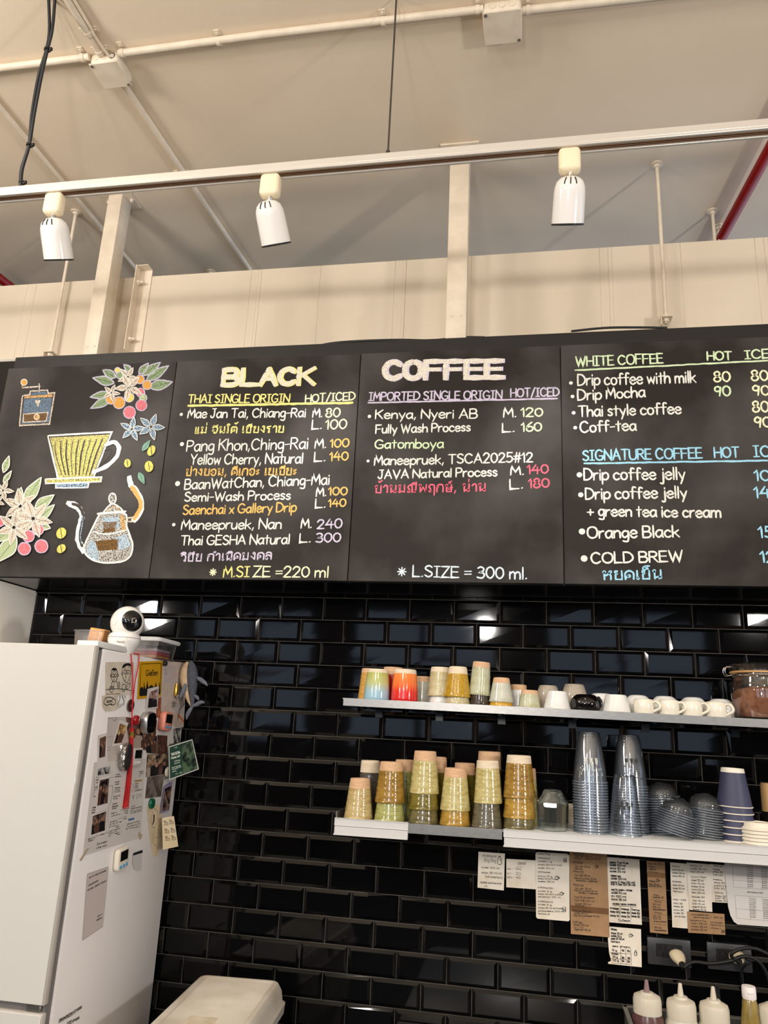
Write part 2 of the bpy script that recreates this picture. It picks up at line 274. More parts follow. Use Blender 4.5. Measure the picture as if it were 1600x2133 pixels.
# ------------------------------------------------------------------ the hand's letters: one stroke each, cap height 10, x-height 6
G = {}
for line in '''A 7|0 0 3.5 10 7 0;1.3 3.5 5.7 3.5
B 6|0 0 0 10;~0 10 4 10 5.3 7.8 4 5.4 0 5.2;~0 5.2 4.6 5 6 2.6 4.4 .2 0 0
C 7|~6.5 8.3 4 10 1.2 8.6 0 5 1.2 1.3 4 0 6.7 1.6
D 6.8|0 0 0 10;~0 10 4 9.4 6.6 6.2 6.3 2.8 3.6 .4 0 0
E 5.5|5.2 10 0 10 0 0 5.5 0;0 5.2 4.6 5.2
F 5.5|5.4 10 0 10 0 0;0 5.2 4.5 5.2
G 7.4|~6.6 8.4 4 10 1.2 8.6 0 5 1.2 1.2 4 0 6.8 1.2 7 4;7.2 4.2 4 4.2
H 6.5|0 0 0 10;6.5 0 6.5 10;0 5 6.5 5
I 4|0 10 4 10;2 10 2 0;0 0 4 0
J 5|1.4 10 5 10;~3.6 10 3.6 3 2.6 .3 .6 .4 0 2
K 6|0 0 0 10;5.8 10 0 4.6;1.6 6 6 0
L 5.2|0 10 0 0 5.2 0
M 7.6|0 0 .6 10 3.8 3.4 7 10 7.6 0
N 6.8|0 0 0 10 6.8 0 6.8 10
O 7.6|~3.8 10 1 8.6 0 5 1 1.4 3.8 0 6.6 1.4 7.6 5 6.6 8.6 3.8 10
P 5.6|0 0 0 10;~0 10 4 9.8 5.6 7.5 4 5 0 4.6
R 6|0 0 0 10;~0 10 4 9.8 5.4 7.6 4 5.4 0 5;2.4 5 6 0
S 5.6|~5.2 8.6 3.2 10 .8 9 .5 7 2.8 5.3 5.2 3.6 5 1.2 2.6 0 .2 1.4
T 6.4|0 10 6.4 10;3.2 10 3.2 0
U 6.6|~0 10 0 3.4 1.2 .6 3.3 0 5.4 .6 6.6 3.4 6.6 10
V 7|0 10 3.5 0 7 10
W 9.6|0 10 2.4 0 4.8 8 7.2 0 9.6 10
Y 6.4|0 10 3.2 5 6.4 10;3.2 5 3.2 0
Z 6|0 10 6 10 0 0 6 0
a 5|~4.8 5.6 2.4 6.2 .4 4.6 0 2.4 1.2 .2 3 .4 4.8 3;~4.8 6 4.7 1.6 5.2 0
b 5|0 10 0 0;~0 4 2.2 6.2 4.6 5 4.8 2 2.8 0 0 1
c 4.6|~4.4 5 2.6 6.2 .6 5 0 3 .8 .8 2.6 0 4.6 1
d 5|~4.8 5.4 2.4 6.2 .4 4.6 0 2.4 1.2 .2 3 .4 4.8 3;4.8 10 4.8 0
e 4.8|~.2 3.2 4.6 3.6 4 5.6 2.2 6.2 .4 4.8 0 2.6 1.2 .4 3 0 4.8 1.2
f 4|~4.4 9.4 3 10 1.8 8.6 1.7 0;0 6 4 6
g 4.8|~4.6 5.4 2.2 6.2 .3 4.4 .4 1.6 2.2 .4 4.4 2.2;~4.6 6 4.6 -1.6 3.2 -3.4 .6 -2.8
h 4.8|0 10 0 0;~0 3.6 2 6 4 5.4 4.6 3 4.6 0
i .8|.4 6 .4 0;.4 8.2 .4 8.9
j 2|~1.6 6 1.6 -2 .6 -3.4 -.8 -2.8;1.6 8.2 1.6 8.9
k 4.6|0 10 0 0;4.2 6 0 2.6;1.4 3.6 4.6 0
l .8|.4 10 .4 0
m 7.6|0 6 0 0;~0 4 1.8 6 3.4 5.2 3.7 3 3.7 0;~3.7 4 5.4 6 7.1 5.2 7.5 3 7.5 0
n 4.6|0 6 0 0;~0 4 2.2 6 4.2 5 4.5 3 4.5 0
o 5|~2.5 6.2 .6 5.2 0 3 .8 .8 2.5 0 4.3 .8 5 3 4.4 5.2 2.5 6.2
p 4.8|0 6 0 -3.6;~0 4 2.2 6.2 4.6 5 4.8 2 2.8 0 0 1
r 3.4|0 6 0 0;~0 3.6 1.4 5.6 3.4 6
s 3.8|~3.6 5.2 2 6.2 .4 5.2 .8 3.8 3 2.6 3.6 1.2 2 0 .1 .8
t 3.8|1.8 9 1.8 0;0 6.2 3.8 6.4
u 4.6|~0 6 0 2 1.2 .1 3 .4 4.4 2.6;4.5 6 4.5 0
v 4.6|0 6 2.3 0 4.6 6
w 6.6|0 6 1.7 0 3.3 5 5 0 6.6 6
x 4.4|0 6 4.4 0;4.4 6 0 0
y 4.8|0 6 2.4 .6;4.8 6 1.4 -3.4
z 4.4|0 6 4.4 6 0 0 4.6 0
ß 5|~0 0 0 7.6 1.4 10 3.8 9 3.4 6.6 2.2 5.6 4.6 4 4.4 1 2.6 0 1.4 .8
0 5.6|~2.8 10 .7 8.2 0 5 .7 1.8 2.8 0 4.9 1.8 5.6 5 4.9 8.2 2.8 10
1 2.4|0 7.6 2 10 2 0
2 5.4|~0 7.6 1.4 9.8 3.8 9.8 5 7.6 3.6 4.6 0 0;0 0 5.4 0
3 5.2|~.4 9 2.6 10 4.6 8.6 4 6 1.8 5.3 4.4 4.6 5.2 2.4 3.4 0 0 .8
4 5.8|3 10 0 4 5.8 4;4.3 7.4 4.3 0
5 5|5 10 .8 10 .6 5.6;~.6 5.6 3 6.2 5 4.6 4.8 1.6 2.4 0 0 1
6 5|~4.4 10 1.6 7 .2 3.4 .8 .8 2.8 0 5 1.4 5 4 3 5.4 .4 4
7 5.2|0 10 5.2 10 1.8 0
8 5.2|~4.8 8.6 2.8 10 .6 8.4 1.2 6.2 4 4.6 5.2 2.4 3.6 .2 1.4 .2 .1 2.2 1.2 4.4 4 6.2 4.8 8.6
9 4.8|~4.6 7.6 2.6 10 .4 8.4 .4 5.6 2.6 4.6 4.8 7;4.7 9 3.6 0
. 1|.3 .2 .7 .5
, 1.2|.8 .8 .1 -1.6
- 3.4|0 4.2 3.4 4.4
/ 4.4|0 -1 4.4 11
# 6|1.4 0 2.6 10;4 0 5.2 10;0 3.4 6 3.8;.4 6.4 6 6.8
+ 5|2.5 .8 2.5 6;0 3.4 5 3.4
= 4.6|0 5.6 4.6 5.8;0 3 4.6 3.2
( 2|~2 10.5 .3 7 .3 2.6 2 -1
) 2|~0 10.5 1.7 7 1.7 2.6 0 -1
: 1|.4 5 .5 5.5;.4 1 .5 1.5
! 1|.5 10 .5 3;.4 .2 .6 .6
ก 4.4|~0 0 0 3.4 .9 4.6 .1 5.2 1.4 6.6 3.4 6.4 4.2 4.8 4.2 0
ข 4.4|~.9 5.4 .3 6 .9 6.6 1.5 6 1.2 5 .6 4 .8 1 .8 0;.8 0 4.2 0 4.2 6.5
ค 4.4|~0 0 0 5 2.2 6.6 4.4 5 4.4 0;~0 .6 1.2 3.6 2.2 3 1.6 2 .9 2.8
ง 3.6|~2.2 5.2 1.5 5.9 2.2 6.5 2.9 5.8 2.9 3 2.8 .2;2.8 .2 .2 3
จ 4.4|~0 5.6 1.8 6.6 3.8 5.8 4.2 3.4 3.4 .4 1.6 .2 1.5 2.4 .8 3.2 .2 2.6 .9 2 1.5 2.4
ช 4.8|~.9 5.4 .3 6 .9 6.6 1.5 6 1.2 5 .6 4 .8 1 .8 0;.8 0 4 0 4 5.2 3.4 6.2 4.8 7.2
ซ 4.8|~.9 5.4 .3 6 .9 6.6 1.5 6 1.2 5 .6 4 .8 1 .8 0;.8 0 4 0 4 5.2 3.4 6.2 4.8 7.2
ณ 6.6|~1 1.4 .3 .6 1 0 1.4 .8 1.1 3 .2 4.8 1.4 6.6 2.8 6.2 3.2 4.6 3.2 0;~3.2 .6 4.6 1.4 5.4 .9 5 .1 4.5 .8 5.8 2.4 6 6.5
ด 4.4|~0 0 0 4.8 2.2 6.6 4.4 4.8 4.4 0;~0 .2 1.2 2.6 2.2 3.3 2.6 2.4 1.9 1.8 1.3 2.5
ต 4.4|~0 0 0 4.8 1.2 6.5 2.2 5.6 3.2 6.5 4.4 4.8 4.4 0;~0 .2 1.2 2.6 2.2 3.3 2.6 2.4 1.9 1.8 1.3 2.5
น 4.8|~.9 5.2 .3 5.9 .9 6.5 1.4 5.9 1 5 1 0;~1 .6 3 1.4 4.4 .9 3.8 .1 3.3 .8 4.2 2.4 4.3 6.5
บ 4.4|~.9 5.2 .3 5.9 .9 6.5 1.4 5.9 .9 5 .9 0;.9 0 4.2 0 4.2 6.5
ป 4.4|~.9 5.2 .3 5.9 .9 6.5 1.4 5.9 .9 5 .9 0;.9 0 4.2 0 4.2 9.5
พ 5.4|~.9 5.2 .3 5.9 .9 6.5 1.4 5.9 .9 5 1 0;1 0 3 4 5 0 5.2 6.5
ม 5|~.9 5.2 .3 5.9 .9 6.5 1.4 5.9 1 5 1 1;~1 1.4 .3 .6 1 0 1.5 .8 1.2 1.4;1.2 .8 4.3 .4 4.3 6.5
ย 4.4|~1.6 6.3 .5 6.4 .4 5.4 1.4 4.4 .6 3.6 .5 1 .5 0;.5 0 4 0 4 6.5
ร 3.4|~1.2 .6 1.8 0 2.4 .6 1.8 1.4 2 4 .4 4.6 .4 6 1.6 6.2 3 6.6
ล 4.4|~.8 1.6 .3 .8 .9 0 1.4 .8 .6 2 .4 3.2 2 4 4 2.6;~.2 5.2 1.6 6.6 3.6 6 4.1 4.4 4.1 0
ว 3.6|~2.4 .8 2.9 0 3.5 .7 3.2 1.4 3.4 4 2.6 6.2 1 6.4 .2 5.4
ษ 4.8|~.9 5.2 .3 5.9 .9 6.5 1.4 5.9 .9 5 .9 0;.9 0 4.2 0 4.2 6.5;~2.4 3.4 2.4 2.4 3.2 2.4 3 3.4 4.8 4
ส 4.4|~.8 1.6 .3 .8 .9 0 1.4 .8 .6 2 .4 3.2 2 4 4 2.6;~.2 5.2 1.6 6.6 3.6 6 4.1 4.4 4.1 0;3.4 6 4.8 7.4
ห 5|~.9 5.2 .3 5.9 .9 6.5 1.4 5.9 .9 5 .9 0;~.9 3 3 4 4 6.4 4.8 6 4.2 5.2 3.6 4.6 4.4 3 4.4 0
อ 4.4|~.9 4 .2 4.6 .2 5.4 1.6 6.6 3.6 6 4.2 3.6 3.4 .3 1.4 .1 .5 1.4 .6 3 1.2 3.6 1.5 3 .7 2.8
ฤ 4.4|~1 1.4 .3 .6 1 0 1.5 .8 1.1 3 .2 4.8 1.6 6.6 3.4 6.2 4 4.6 4 -3
ท 4.8|~.9 5.2 .3 5.9 .9 6.5 1.4 5.9 1 5 1 0;~1 .6 2.4 5 3.6 6.4 4.4 5 4.4 0
โ 2.4|~1.4 .6 .9 0 .4 .7 1 1.4 .9 8 2.2 9 .4 9.8 2.4 10.4
ฟ 5.4|~.9 5.2 .3 5.9 .9 6.5 1.4 5.9 .9 5 1 0;1 0 3 4 5 0 5.2 9.5
ผ 5.4|~1.4 5 2 5.8 1.4 6.5 .8 5.8 1 4 1 0;1 0 3 3 5 0 5.2 6.5
ะ 2.4|~.4 5 .2 4.2 1 4 1.2 4.8 .6 5.2;~1.2 4.4 2 5.2;~.4 2 .2 1.2 1 1 1.2 1.8 .6 2.2;~1.2 1.4 2 2.2
า 3.2|~.2 5 1.4 6.6 2.8 6 3 4 3 0
ำ 3.2|~.2 5 1.4 6.6 2.8 6 3 4 3 0;~-1 8.8 -1.6 8.2 -1 7.6 -.4 8.2 -1 8.8
เ 1.6|~1.4 .6 .9 0 .4 .7 .9 1.3 .6 2 .6 6.5
แ 3.6|~1.4 .6 .9 0 .4 .7 .9 1.3 .6 2 .6 6.5;~3.4 .6 2.9 0 2.4 .7 2.9 1.3 2.6 2 2.6 6.5
ใ 2.4|~1.4 .6 .9 0 .4 .7 1 1.4 .9 7 0 8.4 .8 9.6 1.9 9 1.2 8
ไ 2.4|~1.4 .6 .9 0 .4 .7 1 1.4 .9 8 -.4 9.4 1 10 2 10.6
ั 0|~-3.4 8.2 -3.9 7.6 -3.2 7.2 -2.8 7.9 -1.8 7.4 -.4 8.8
ิ 0|~-4 7.2 -2.4 8.6 -.6 8 -.4 7.2;-4 7.2 -.4 7.2
ี 0|~-4 7.2 -2.4 8.6 -.6 8 -.4 7.2;-4 7.2 -.4 7.2;-.5 7.4 -.5 9.4
็ 0|~-3.6 7.2 -3.4 8.4 -2.4 8 -2.8 7.3 -1 7.4;~-1 7.4 -2.4 9 -.2 9.4
์ 0|~-2 7.4 -1.4 8.2 -2 8.6 -2.4 8;~-1.4 8.2 -.6 9.4
่ 0|-.7 8.8 -.7 10.6
้ 0|~-2 10.2 -1.5 9.4 -.8 9.6 .4 11'''.split('\n'):
    ch, w_, st = line[0], *line[2:].split('|')
    G[ch] = (float(w_), [(s_.startswith('~'), [float(q) for q in s_.lstrip('~').split()]) for s_ in st.split(';')])
def write(mb, text, p0, p1, cap, w, fr, h, wob=.04, gap=1.5, space=3.2, upright=.6):
    """hand writing along the line p0 -> p1 (plane coordinates)"""
    tot = 0; lay = []
    for ch in text:
        if ch == ' ': tot += space; continue
        g = G[ch]
        if g[0] == 0: lay.append((ch, tot-gap)); continue
        lay.append((ch, tot)); tot += g[0]+gap
    tot -= gap
    p0 = Vector(p0); p1 = Vector(p1); d = (p1-p0)/max(tot, .1); k = cap/10
    n = Vector((-(p1-p0).y, (p1-p0).x)).normalized()*k
    hk = 0
    n = n*upright+Vector((0, k))*(1-upright)
    for ch, x0 in lay:
        dy = random.uniform(-wob, wob)*4; sc = 1+random.uniform(-wob, wob)
        for sm_, c in G[ch][1]:
            hk = (hk+1) % 6
            pts = [(c[i], c[i+1]) for i in range(0, len(c), 2)]
            if sm_: pts = smooth(pts, 4)
            else:
                q = []
                for a, b in zip(pts, pts[1:]):
                    m = max(1, int((Vector(b)-Vector(a)).length/2.5))
                    q += [Vector(a).lerp(Vector(b), i/m) for i in range(m)]
                pts = q+[Vector(pts[-1])]
            mb.ribbon([p0+d*(x0+p[0])+n*(p[1]*sc+dy) for p in pts], w, fr, h+hk*.00007)

# ------------------------------------------------------------------ materials
tile_m = pm('black_glazed_tile', rgb(6, 6, 7), .05, spec=.27, bump=.05, bscale=9)
grout_m = pm('dark_grout', rgb(96, 90, 84), .8, col2=rgb(58, 54, 50), scale=14)
ceil_m = pm('cream_ceiling_paint', rgb(222, 204, 178), .62, col2=rgb(228, 211, 186), scale=2, bump=.35, bscale=30)
panel_m = pm('cream_metal_panel', rgb(217, 204, 183), .42, col2=rgb(210, 196, 174), scale=3, stretch=(1, 1, .1))
cream_m = pm('cream_paint', rgb(226, 212, 190), .45, col2=rgb(216, 201, 178), scale=20)
white_m = pm('white_paint', rgb(225, 225, 222), .5)
alu_m = pm('brushed_aluminium', rgb(225, 220, 212), .38, .55, bump=.05, bscale=200, stretch=(1, 30, 30))
steel_m = pm('brushed_steel', rgb(158, 156, 152), .35, .9, col2=rgb(134, 132, 128), scale=30, stretch=(1.5, 40, 40))
chrome_m = pm('chrome', rgb(225, 225, 225), .12, 1)
black_m = pm('black_satin', rgb(14, 13, 13), .3)
blackwood_m = pm('black_stained_board', rgb(18, 15, 13), .5, col2=rgb(24, 20, 18), scale=6, stretch=(1, 1, 8))
board_m = pm('chalkboard', rgb(44, 40, 38), .46, spec=.1, col2=rgb(98, 95, 92), scale=2.2, lo=.42, hi=.80, bump=.04, bscale=150)
red_m = pm('red_pipe_paint', rgb(150, 18, 16), .35, col2=rgb(134, 12, 12), scale=25)
rubber_m = pm('black_rubber', rgb(18, 18, 18), .5)
gloss_white = pm('white_gloss', rgb(236, 232, 226), .12, coat=.5)
ivory_m = pm('ivory_plastic', rgb(240, 224, 190), .45)

# ------------------------------------------------------------------ the setting
m = MB()
m.box(-.81, 3.0, .0, .06, 0, 2.03)
wall = struct('wall_back', m, grout_m, sm=0)
m = MB()
TW, TH, PX, PZ = .150, .075, .152, .077
for k in range(26):
    z1 = 2.0-PZ*k-.001; z0 = z1-TH
    off = 0 if k % 2 == 0 else .5
    for c in range(-7, 21):
        x0 = (c+off)*PX+.001; x1 = x0+TW
        x0 = max(x0, -.808)
        if x1-x0 < .02 or z0 < .0: continue
        b = min(.0098, (x1-x0)*.4); t = [random.uniform(-.00035, .00035) for _ in range(4)]
        a = [m.bm.verts.new(p) for p in ((x0, -.0012, z0), (x1, -.0012, z0), (x1, -.0012, z1), (x0, -.0012, z1))]
        f = [m.bm.verts.new(p) for p in ((x0+b, -.0058+t[0], z0+b), (x1-b, -.0058+t[1], z0+b), (x1-b, -.0058+t[2], z1-b), (x0+b, -.0058+t[3], z1-b))]
        m.bm.faces.new(f)
        for i in range(4): m.bm.faces.new((a[i], a[(i+1) % 4], f[(i+1) % 4], f[i]))
for c in range(-6, 21):   # the row above the first joint, half hidden by the menu case
    x0 = max((c-.5)*PX+.001, -.808); x1 = (c+.5)*PX-.001
    m.box(x0, x1, -.004, 0, 2.001, 2.028)
link('tiles', m, tile_m, wall, sm=0)

m = MB()                                   # insulated wall panels with upright seams
xs = [-2.2, -1.65, -1.10, -.545, -.09, .2, .5, .796, 1.27, 1.556, 1.81, 2.3, 2.9]
for a, b in zip(xs, xs[1:]): m.box(a, b, 0, .08, 2.975, 3.333, .0012, 1)
m.box(-2.2, 2.9, .006, .076, 2.978, 3.328)
for a in xs[2:-2:2]: m.box(a+.03, a+.045, -.0025, .01, 2.98, 3.33, .002, 1)
struct('wall_upper', m, panel_m)
m = MB(); m.box(-2.2, 2.9, -.012, .07, 2.905, 2.974)
struct('trim_1', m, pm('grey_trim', rgb(190, 186, 178), .5), sm=0)
m = MB(); m.box(-2.2, 2.9, .012, .06, 2.031, 2.904)
struct('wall_middle', m, black_m, sm=0)
m = MB(); m.box(-1.7, -.812, -.62, .1, 0, 2.006)
struct('wall_left', m, pm('pale_wall', rgb(240, 236, 228), .6), sm=0)
m = MB(); m.box(-5, 5.5, -7.5, 4.5, 3.65, 3.8)
struct('ceiling', m, ceil_m, sm=0)
m = MB(); m.box(-5, 5.5, -7.5, 4.5, -.1, 0)
struct('floor', m, pm('dark_floor', rgb(44, 38, 34), .5, col2=rgb(34, 30, 27), scale=4), sm=0)
m = MB()                                   # the shop front behind the photographer: piers between tall windows
for a, b in ((-5, -3.6), (-1.8, -1.3), (.6, 1.2), (3.2, 5.5)): m.box(a, b, -7.6, -7.5, 0, 3.65)
m.box(-5, 5.5, -7.6, -7.5, 0, 1.35); m.box(-5, 5.5, -7.6, -7.5, 3.1, 3.65)
struct('wall_front', m, pm('dark_front_wall', rgb(60, 52, 46), .7), sm=0)
for i, (a, b) in enumerate(((-3.6, -1.8), (-1.3, .6), (1.2, 3.2))):
    m = MB(); xm = (a+b)/2
    m.box(a, a+.05, -7.58, -7.52, 1.35, 3.1); m.box(b-.05, b, -7.58, -7.52, 1.35, 3.1); m.box(xm-.04, xm+.04, -7.58, -7.52, 1.35, 3.1); m.box(a, b, -7.58, -7.52, 1.35, 1.42); m.box(a, b, -7.58, -7.52, 3.04, 3.1); m.box(a, b, -7.57, -7.53, 2.3, 2.36)
    struct('window_%d' % (i+1), m, black_m, sm=0)
m = MB(); m.box(-5.1, -5, -7.5, 4.5, 0, 3.65); struct('wall_side_left', m, pm('warm_side_wall', rgb(120, 104, 90), .7), sm=0)
m = MB(); m.box(-5, .9, 4.5, 4.6, 0, 3.65); struct('wall_far_blocker', m, MATS['warm_side_wall'], sm=0)  # unseen wall added to keep blue sky light off the rear ceiling
m = MB(); m.box(5.5, 5.6, -7.5, -1, 0, 3.65); struct('wall_side_right', m, MATS['warm_side_wall'], sm=0)

# ------------------------------------------------------------------ ceiling: conduit, boxes, rods, red pipes
ZC = 3.65
def conduit(name, pts, r, clamps, label, axis='x'):
    t = thing(name, label, 'pipe', pts[0], group='cream conduit runs on the ceiling')
    m = MB(); m.tube(pts, r, 14); link('tube', m, cream_m, t)
    for c in clamps:
        m = MB(); c = Vector(c)
        e = Vector((1, 0, 0)) if axis == 'x' else Vector((0, 1, 0)); s = Vector((0, 1, 0)) if axis == 'x' else Vector((1, 0, 0))
        m.tube([c-e*.006, c+e*.006], r+.0025, 14)
        for q in (-1, 1):
            d = c+s*(r+.009)*q; m.box(d.x-.009, d.x+.009, d.y-.009, d.y+.009, ZC-.004, ZC)
            m.tube([(d.x, d.y, ZC-.008), (d.x, d.y, ZC-.002)], .004, 8)
        link('pipe_clamp', m, cream_m, t)
    return t
r = .0115; zc = ZC-r-.003; yc = -.785
B1 = Vector((-.345, -.735, ZC)); B2 = Vector((.935, -.742, ZC))
conduit('conduit_pipe', [(-2.2, yc, zc), (B1.x-.052, yc, zc)], r, [(B1.x-.075, yc, zc)], 'cream conduit entering the near junction box from the left along the ceiling')
conduit('conduit_pipe', [(B1.x+.052, yc, zc), (.2, yc-.005, zc), (B2.x-.055, yc, zc)], r, [(B1.x+.065, yc, zc), (.05, yc, zc), (.578, yc, zc), (B2.x-.072, yc, zc)], 'long cream conduit linking the two junction boxes on the ceiling')
conduit('conduit_pipe', [(B2.x+.057, yc+.02, zc), (2.6, yc+.04, zc)], r, [(B2.x+.075, yc+.02, zc)], 'cream conduit leaving the square box at the top edge toward the right')
conduit('conduit_pipe', [(-.35, -1.9, zc), (-.352, B1.y-.05, zc)], r, [(-.351, -.87, zc), (-.352, B1.y-.065, zc)], 'cream conduit running from the top edge down into the near junction box', 'y')
conduit('conduit_pipe', [(B1.x+.005, B1.y+.052, zc), (-.30, .2, zc), (-.22, 1.6, zc)], r, [(B1.x+.006, B1.y+.065, zc), (-.335, -.22, zc)], 'cream conduit running from the near junction box back over the white partition', 'y')
conduit('conduit_pipe', [(-.835, -2.2, zc), (-.84, 1.6, zc)], r*.85, [(-.838, .1, zc)], 'thin cream conduit behind the left square post, running back over the partition', 'y')
m = MB(); m.tube(smooth([(-.331, -1.9, ZC-.012), (-.331, -1.0, ZC-.014), (-.333, -.86, ZC-.02), (-.322, B1.y-.051, ZC-.026)], 6), .0045, 8)
one('thin_cable', m, cream_m, 'thin cream cable beside the conduit, entering a round hole of the near junction box', 'cable', (-.331, -1.2, ZC-.012))
def jbox(c, w, label):
    t = thing('junction_box', label, 'junction box', c, group='square junction boxes on the ceiling')
    m = MB(); m.box(c.x-w, c.x+w, c.y-w, c.y+w, ZC-.040, ZC, .012, 3); link('body', m, cream_m, t)
    m = MB(); m.box(c.x-w-.001, c.x+w+.001, c.y-w-.001, c.y+w+.001, ZC-.046, ZC-.041, .002, 1); cv = link('cover', m, cream_m, t)
    for sx, sy in ((-1, -1), (1, 1)):
        m = MB(); m.tube([(c.x+sx*(w-.008), c.y+sy*(w-.008), ZC-.0485), (c.x+sx*(w-.008), c.y+sy*(w-.008), ZC-.045)], .005, 10); link('screw', m, steel_m, cv)
    for i, dx in enumerate((-.028, 0, .028)):
        m = MB(); R_ = Matrix.Translation((c.x+dx, c.y-w-.0004, ZC-.02)) @ Matrix.Rotation(math.pi/2, 4, 'X')
        m.lathe([(.0085, 0), (.0105, .0008), (.0115, 0), ], 20, R_)
        link('knockout', m, rubber_m if (w < .052 and i == 2) else cream_m, t)
jbox(B1, .05, 'square cream junction box where the ceiling conduits cross, near the black hanging cables')
jbox(B2, .056, 'square cream junction box on the ceiling, right of the steel hanging wire')

def rod(label, x, y, z0, z1, foot=True):
    t = thing('hanger_rod', label, 'rod', (x, y, z0), group='threaded hanger rods under the ceiling')
    m = MB(); m.tube([(x, y, z0), (x, y, z1)], .0065, 10); link('shaft', m, cream_m, t)
    m = MB(); m.lathe([(0, 0), (.022, 0), (.022, -.004), (.012, -.006), (.011, -.016), (0, -.016)], 18, Matrix.Translation((x, y, z1))); link('ceiling_anchor', m, cream_m, t)
    if foot:
        m = MB(); m.box(x-.02, x+.02, y-.02, y+.022, z0+.018, z0+.021); m.box(x-.02, x-.017, y-.02, y+.022, z0-.012, z0+.02)
        m.lathe([(0, .032), (.011, .032), (.011, .022), (.014, .022), (.014, .02), (0, .02)], 6, Matrix.Translation((x, y, z0))); m.lathe([(0, .017), (.012, .017), (.012, .005), (0, .005)], 6, Matrix.Translation((x, y, z0)))
        link('bracket', m, cream_m, t)
rod('slim cream hanger rod reaching the corner bracket on the black menu case at the right', 1.485, -.036, 2.985, ZC)
rod('slim cream hanger rod left of the left square post', -.905, -.036, 2.958, ZC)
rod('short rod stub behind the partition, the taller one beside the red pipe', 1.746, .267, 3.1, ZC, False)
rod('short rod stub behind the partition, nearest to the red pipe on the right', 1.793, .372, 3.1, ZC, False)
rod('short rod stub behind the partition, above the middle of the wall between the posts', -.492, .461, 3.1, ZC, False)
def redpipe(a, b, label):
    m = MB(); m.tube([a, b], .021, 16); one('fire_pipe', m, red_m, label, 'pipe', a, 'red sprinkler pipes')
redpipe((1.99, -1.7, 3.60), (1.585, 2.8, 3.60), 'red painted sprinkler pipe crossing the upper right corner under the ceiling')
a = at(-4, 577, z=3.55); b = at(34, 606, z=3.55)
redpipe(a-(b-a)*1.2, b+(b-a)*1.5, 'red painted sprinkler pipe at the left edge above the white partition')

ZH = 2.851
def post(x, y, w, d, label):
    t = thing('square_post', label, 'post', (x, y, ZH), group='cream square posts on the menu case')
    m = MB(); m.box(x-w/2, x+w/2, y-d/2, y+d/2, ZH, ZC, .003, 2); link('tube', m, cream_m, t)
    m = MB(); m.box(x-w/2-.035, x+w/2+.035, y-d/2-.02, y+d/2+.02, ZC-.006, ZC); fl = link('ceiling_flange', m, cream_m, t)
    for s in (-1, 1):
        m = MB(); m.lathe([(0, -.018), (.007, -.018), (.007, -.006), (0, -.006)], 6, Matrix.Translation((x+s*(w/2+.022), y, ZC))); link('bolt', m, cream_m, fl)
    m = MB()
    for s in (-1, 1): m.lathe([(0, .004), (.005, .002), (.006, 0)], 10, Matrix.Translation((x+s*.015, y-d/2, ZH+.10)) @ Matrix.Rotation(math.pi/2, 4, 'X'))
    link('screw', m, cream_m, t)
post(-.668, -.09, .062, .075, 'cream square steel post at the left, standing on the menu case beside the hanger rod')
post(.764, -.19, .071, .06, 'cream square steel post in the middle, standing on the menu case above the COFFEE board')
t = thing('angle_bracket', 'cream steel angle with bolts fixed upright on the white partition, right of the left post', 'bracket', (-.545, 0, 2.97))
m = MB(); m.box(-.575, -.572, -.05, -.001, 2.975, 3.36); m.box(-.572, -.525, -.005, -.0005, 2.975, 3.36); m.box(-.572, -.525, -.045, -.001, 3.357, 3.36); link('angle', m, cream_m, t)
for z in (3.03, 3.29):
    m = MB(); m.tube([(-.572, -.028, z), (-.545, -.028, z)], .005, 8); m.lathe([(0, .012), (.010, .012), (.010, 0), (0, 0)], 6, Matrix.Translation((-.572, -.028, z)) @ Matrix.Rotation(math.pi/2, 4, 'Y')); link('bolt', m, cream_m, t)

# ------------------------------------------------------------------ lighting track, its wires and heads
YT, ZT = -.8, 3.098
t = thing('lighting_track', 'long pale aluminium lighting track hanging across the picture below the ceiling', 'lighting track', (.5, YT, ZT))
m = MB(); m.box(-1.6, 2.3, YT-.019, YT+.019, ZT+.006, ZT+.030, .002, 1); m.box(-1.6, 2.3, YT-.019, YT-.011, ZT-.001, ZT+.008, .001, 1); m.box(-1.6, 2.3, YT+.011, YT+.019, ZT-.001, ZT+.008, .001, 1); link('rail', m, alu_m, t)
m = MB(); m.box(-1.6, 2.3, YT-.0105, YT+.0105, ZT+.0035, ZT+.0055)
link('slot_strip', m, pm('slot_tan', rgb(190, 160, 128), .6), t, sm=0)
m = MB(); m.box(-1.6, 2.3, YT-.0015, YT+.0005, ZT+.002, ZT+.0035); m.box(-1.6, 2.3, YT+.005, YT+.0065, ZT+.002, ZT+.0035)
link('contact_strip', m, pm('copper_strip', rgb(110, 70, 50), .4, .8), t, sm=0)
x = at(808, 322, y=YT).x
m = MB(); m.tube([(x, YT, ZT+.03), at(826, -8, z=ZC)], .0028, 8); m.lathe([(0, .022), (.006, .02), (.007, 0)], 10, Matrix.Translation((x, YT, ZT+.03)))
one('hanging_wire', m, pm('dark_steel_wire', rgb(84, 78, 72), .4, .6), 'single thin steel wire holding the track in the middle', 'wire', (x, YT, ZT+.03))
x0 = at(45, 385, y=YT).x
t = thing('power_cable', 'pair of black cables with cable ties rising from the left end of the track', 'cable', (x0, YT, ZT+.03))
ya = lambda py: YT-.19*max(0, (385-py)/393)
def cab(k): return smooth([(x0+k*.002, YT, ZT+.03)]+[at(px+k*w_, py, y=ya(py)) for px, py, w_ in ((44, 355, 2), (60, 302, 1), (66, 240, 5), (80, 160, 6), (97, 103, 2), (103, 60, 6))]+[at(101+k*14, -8, z=ZC)], 8)
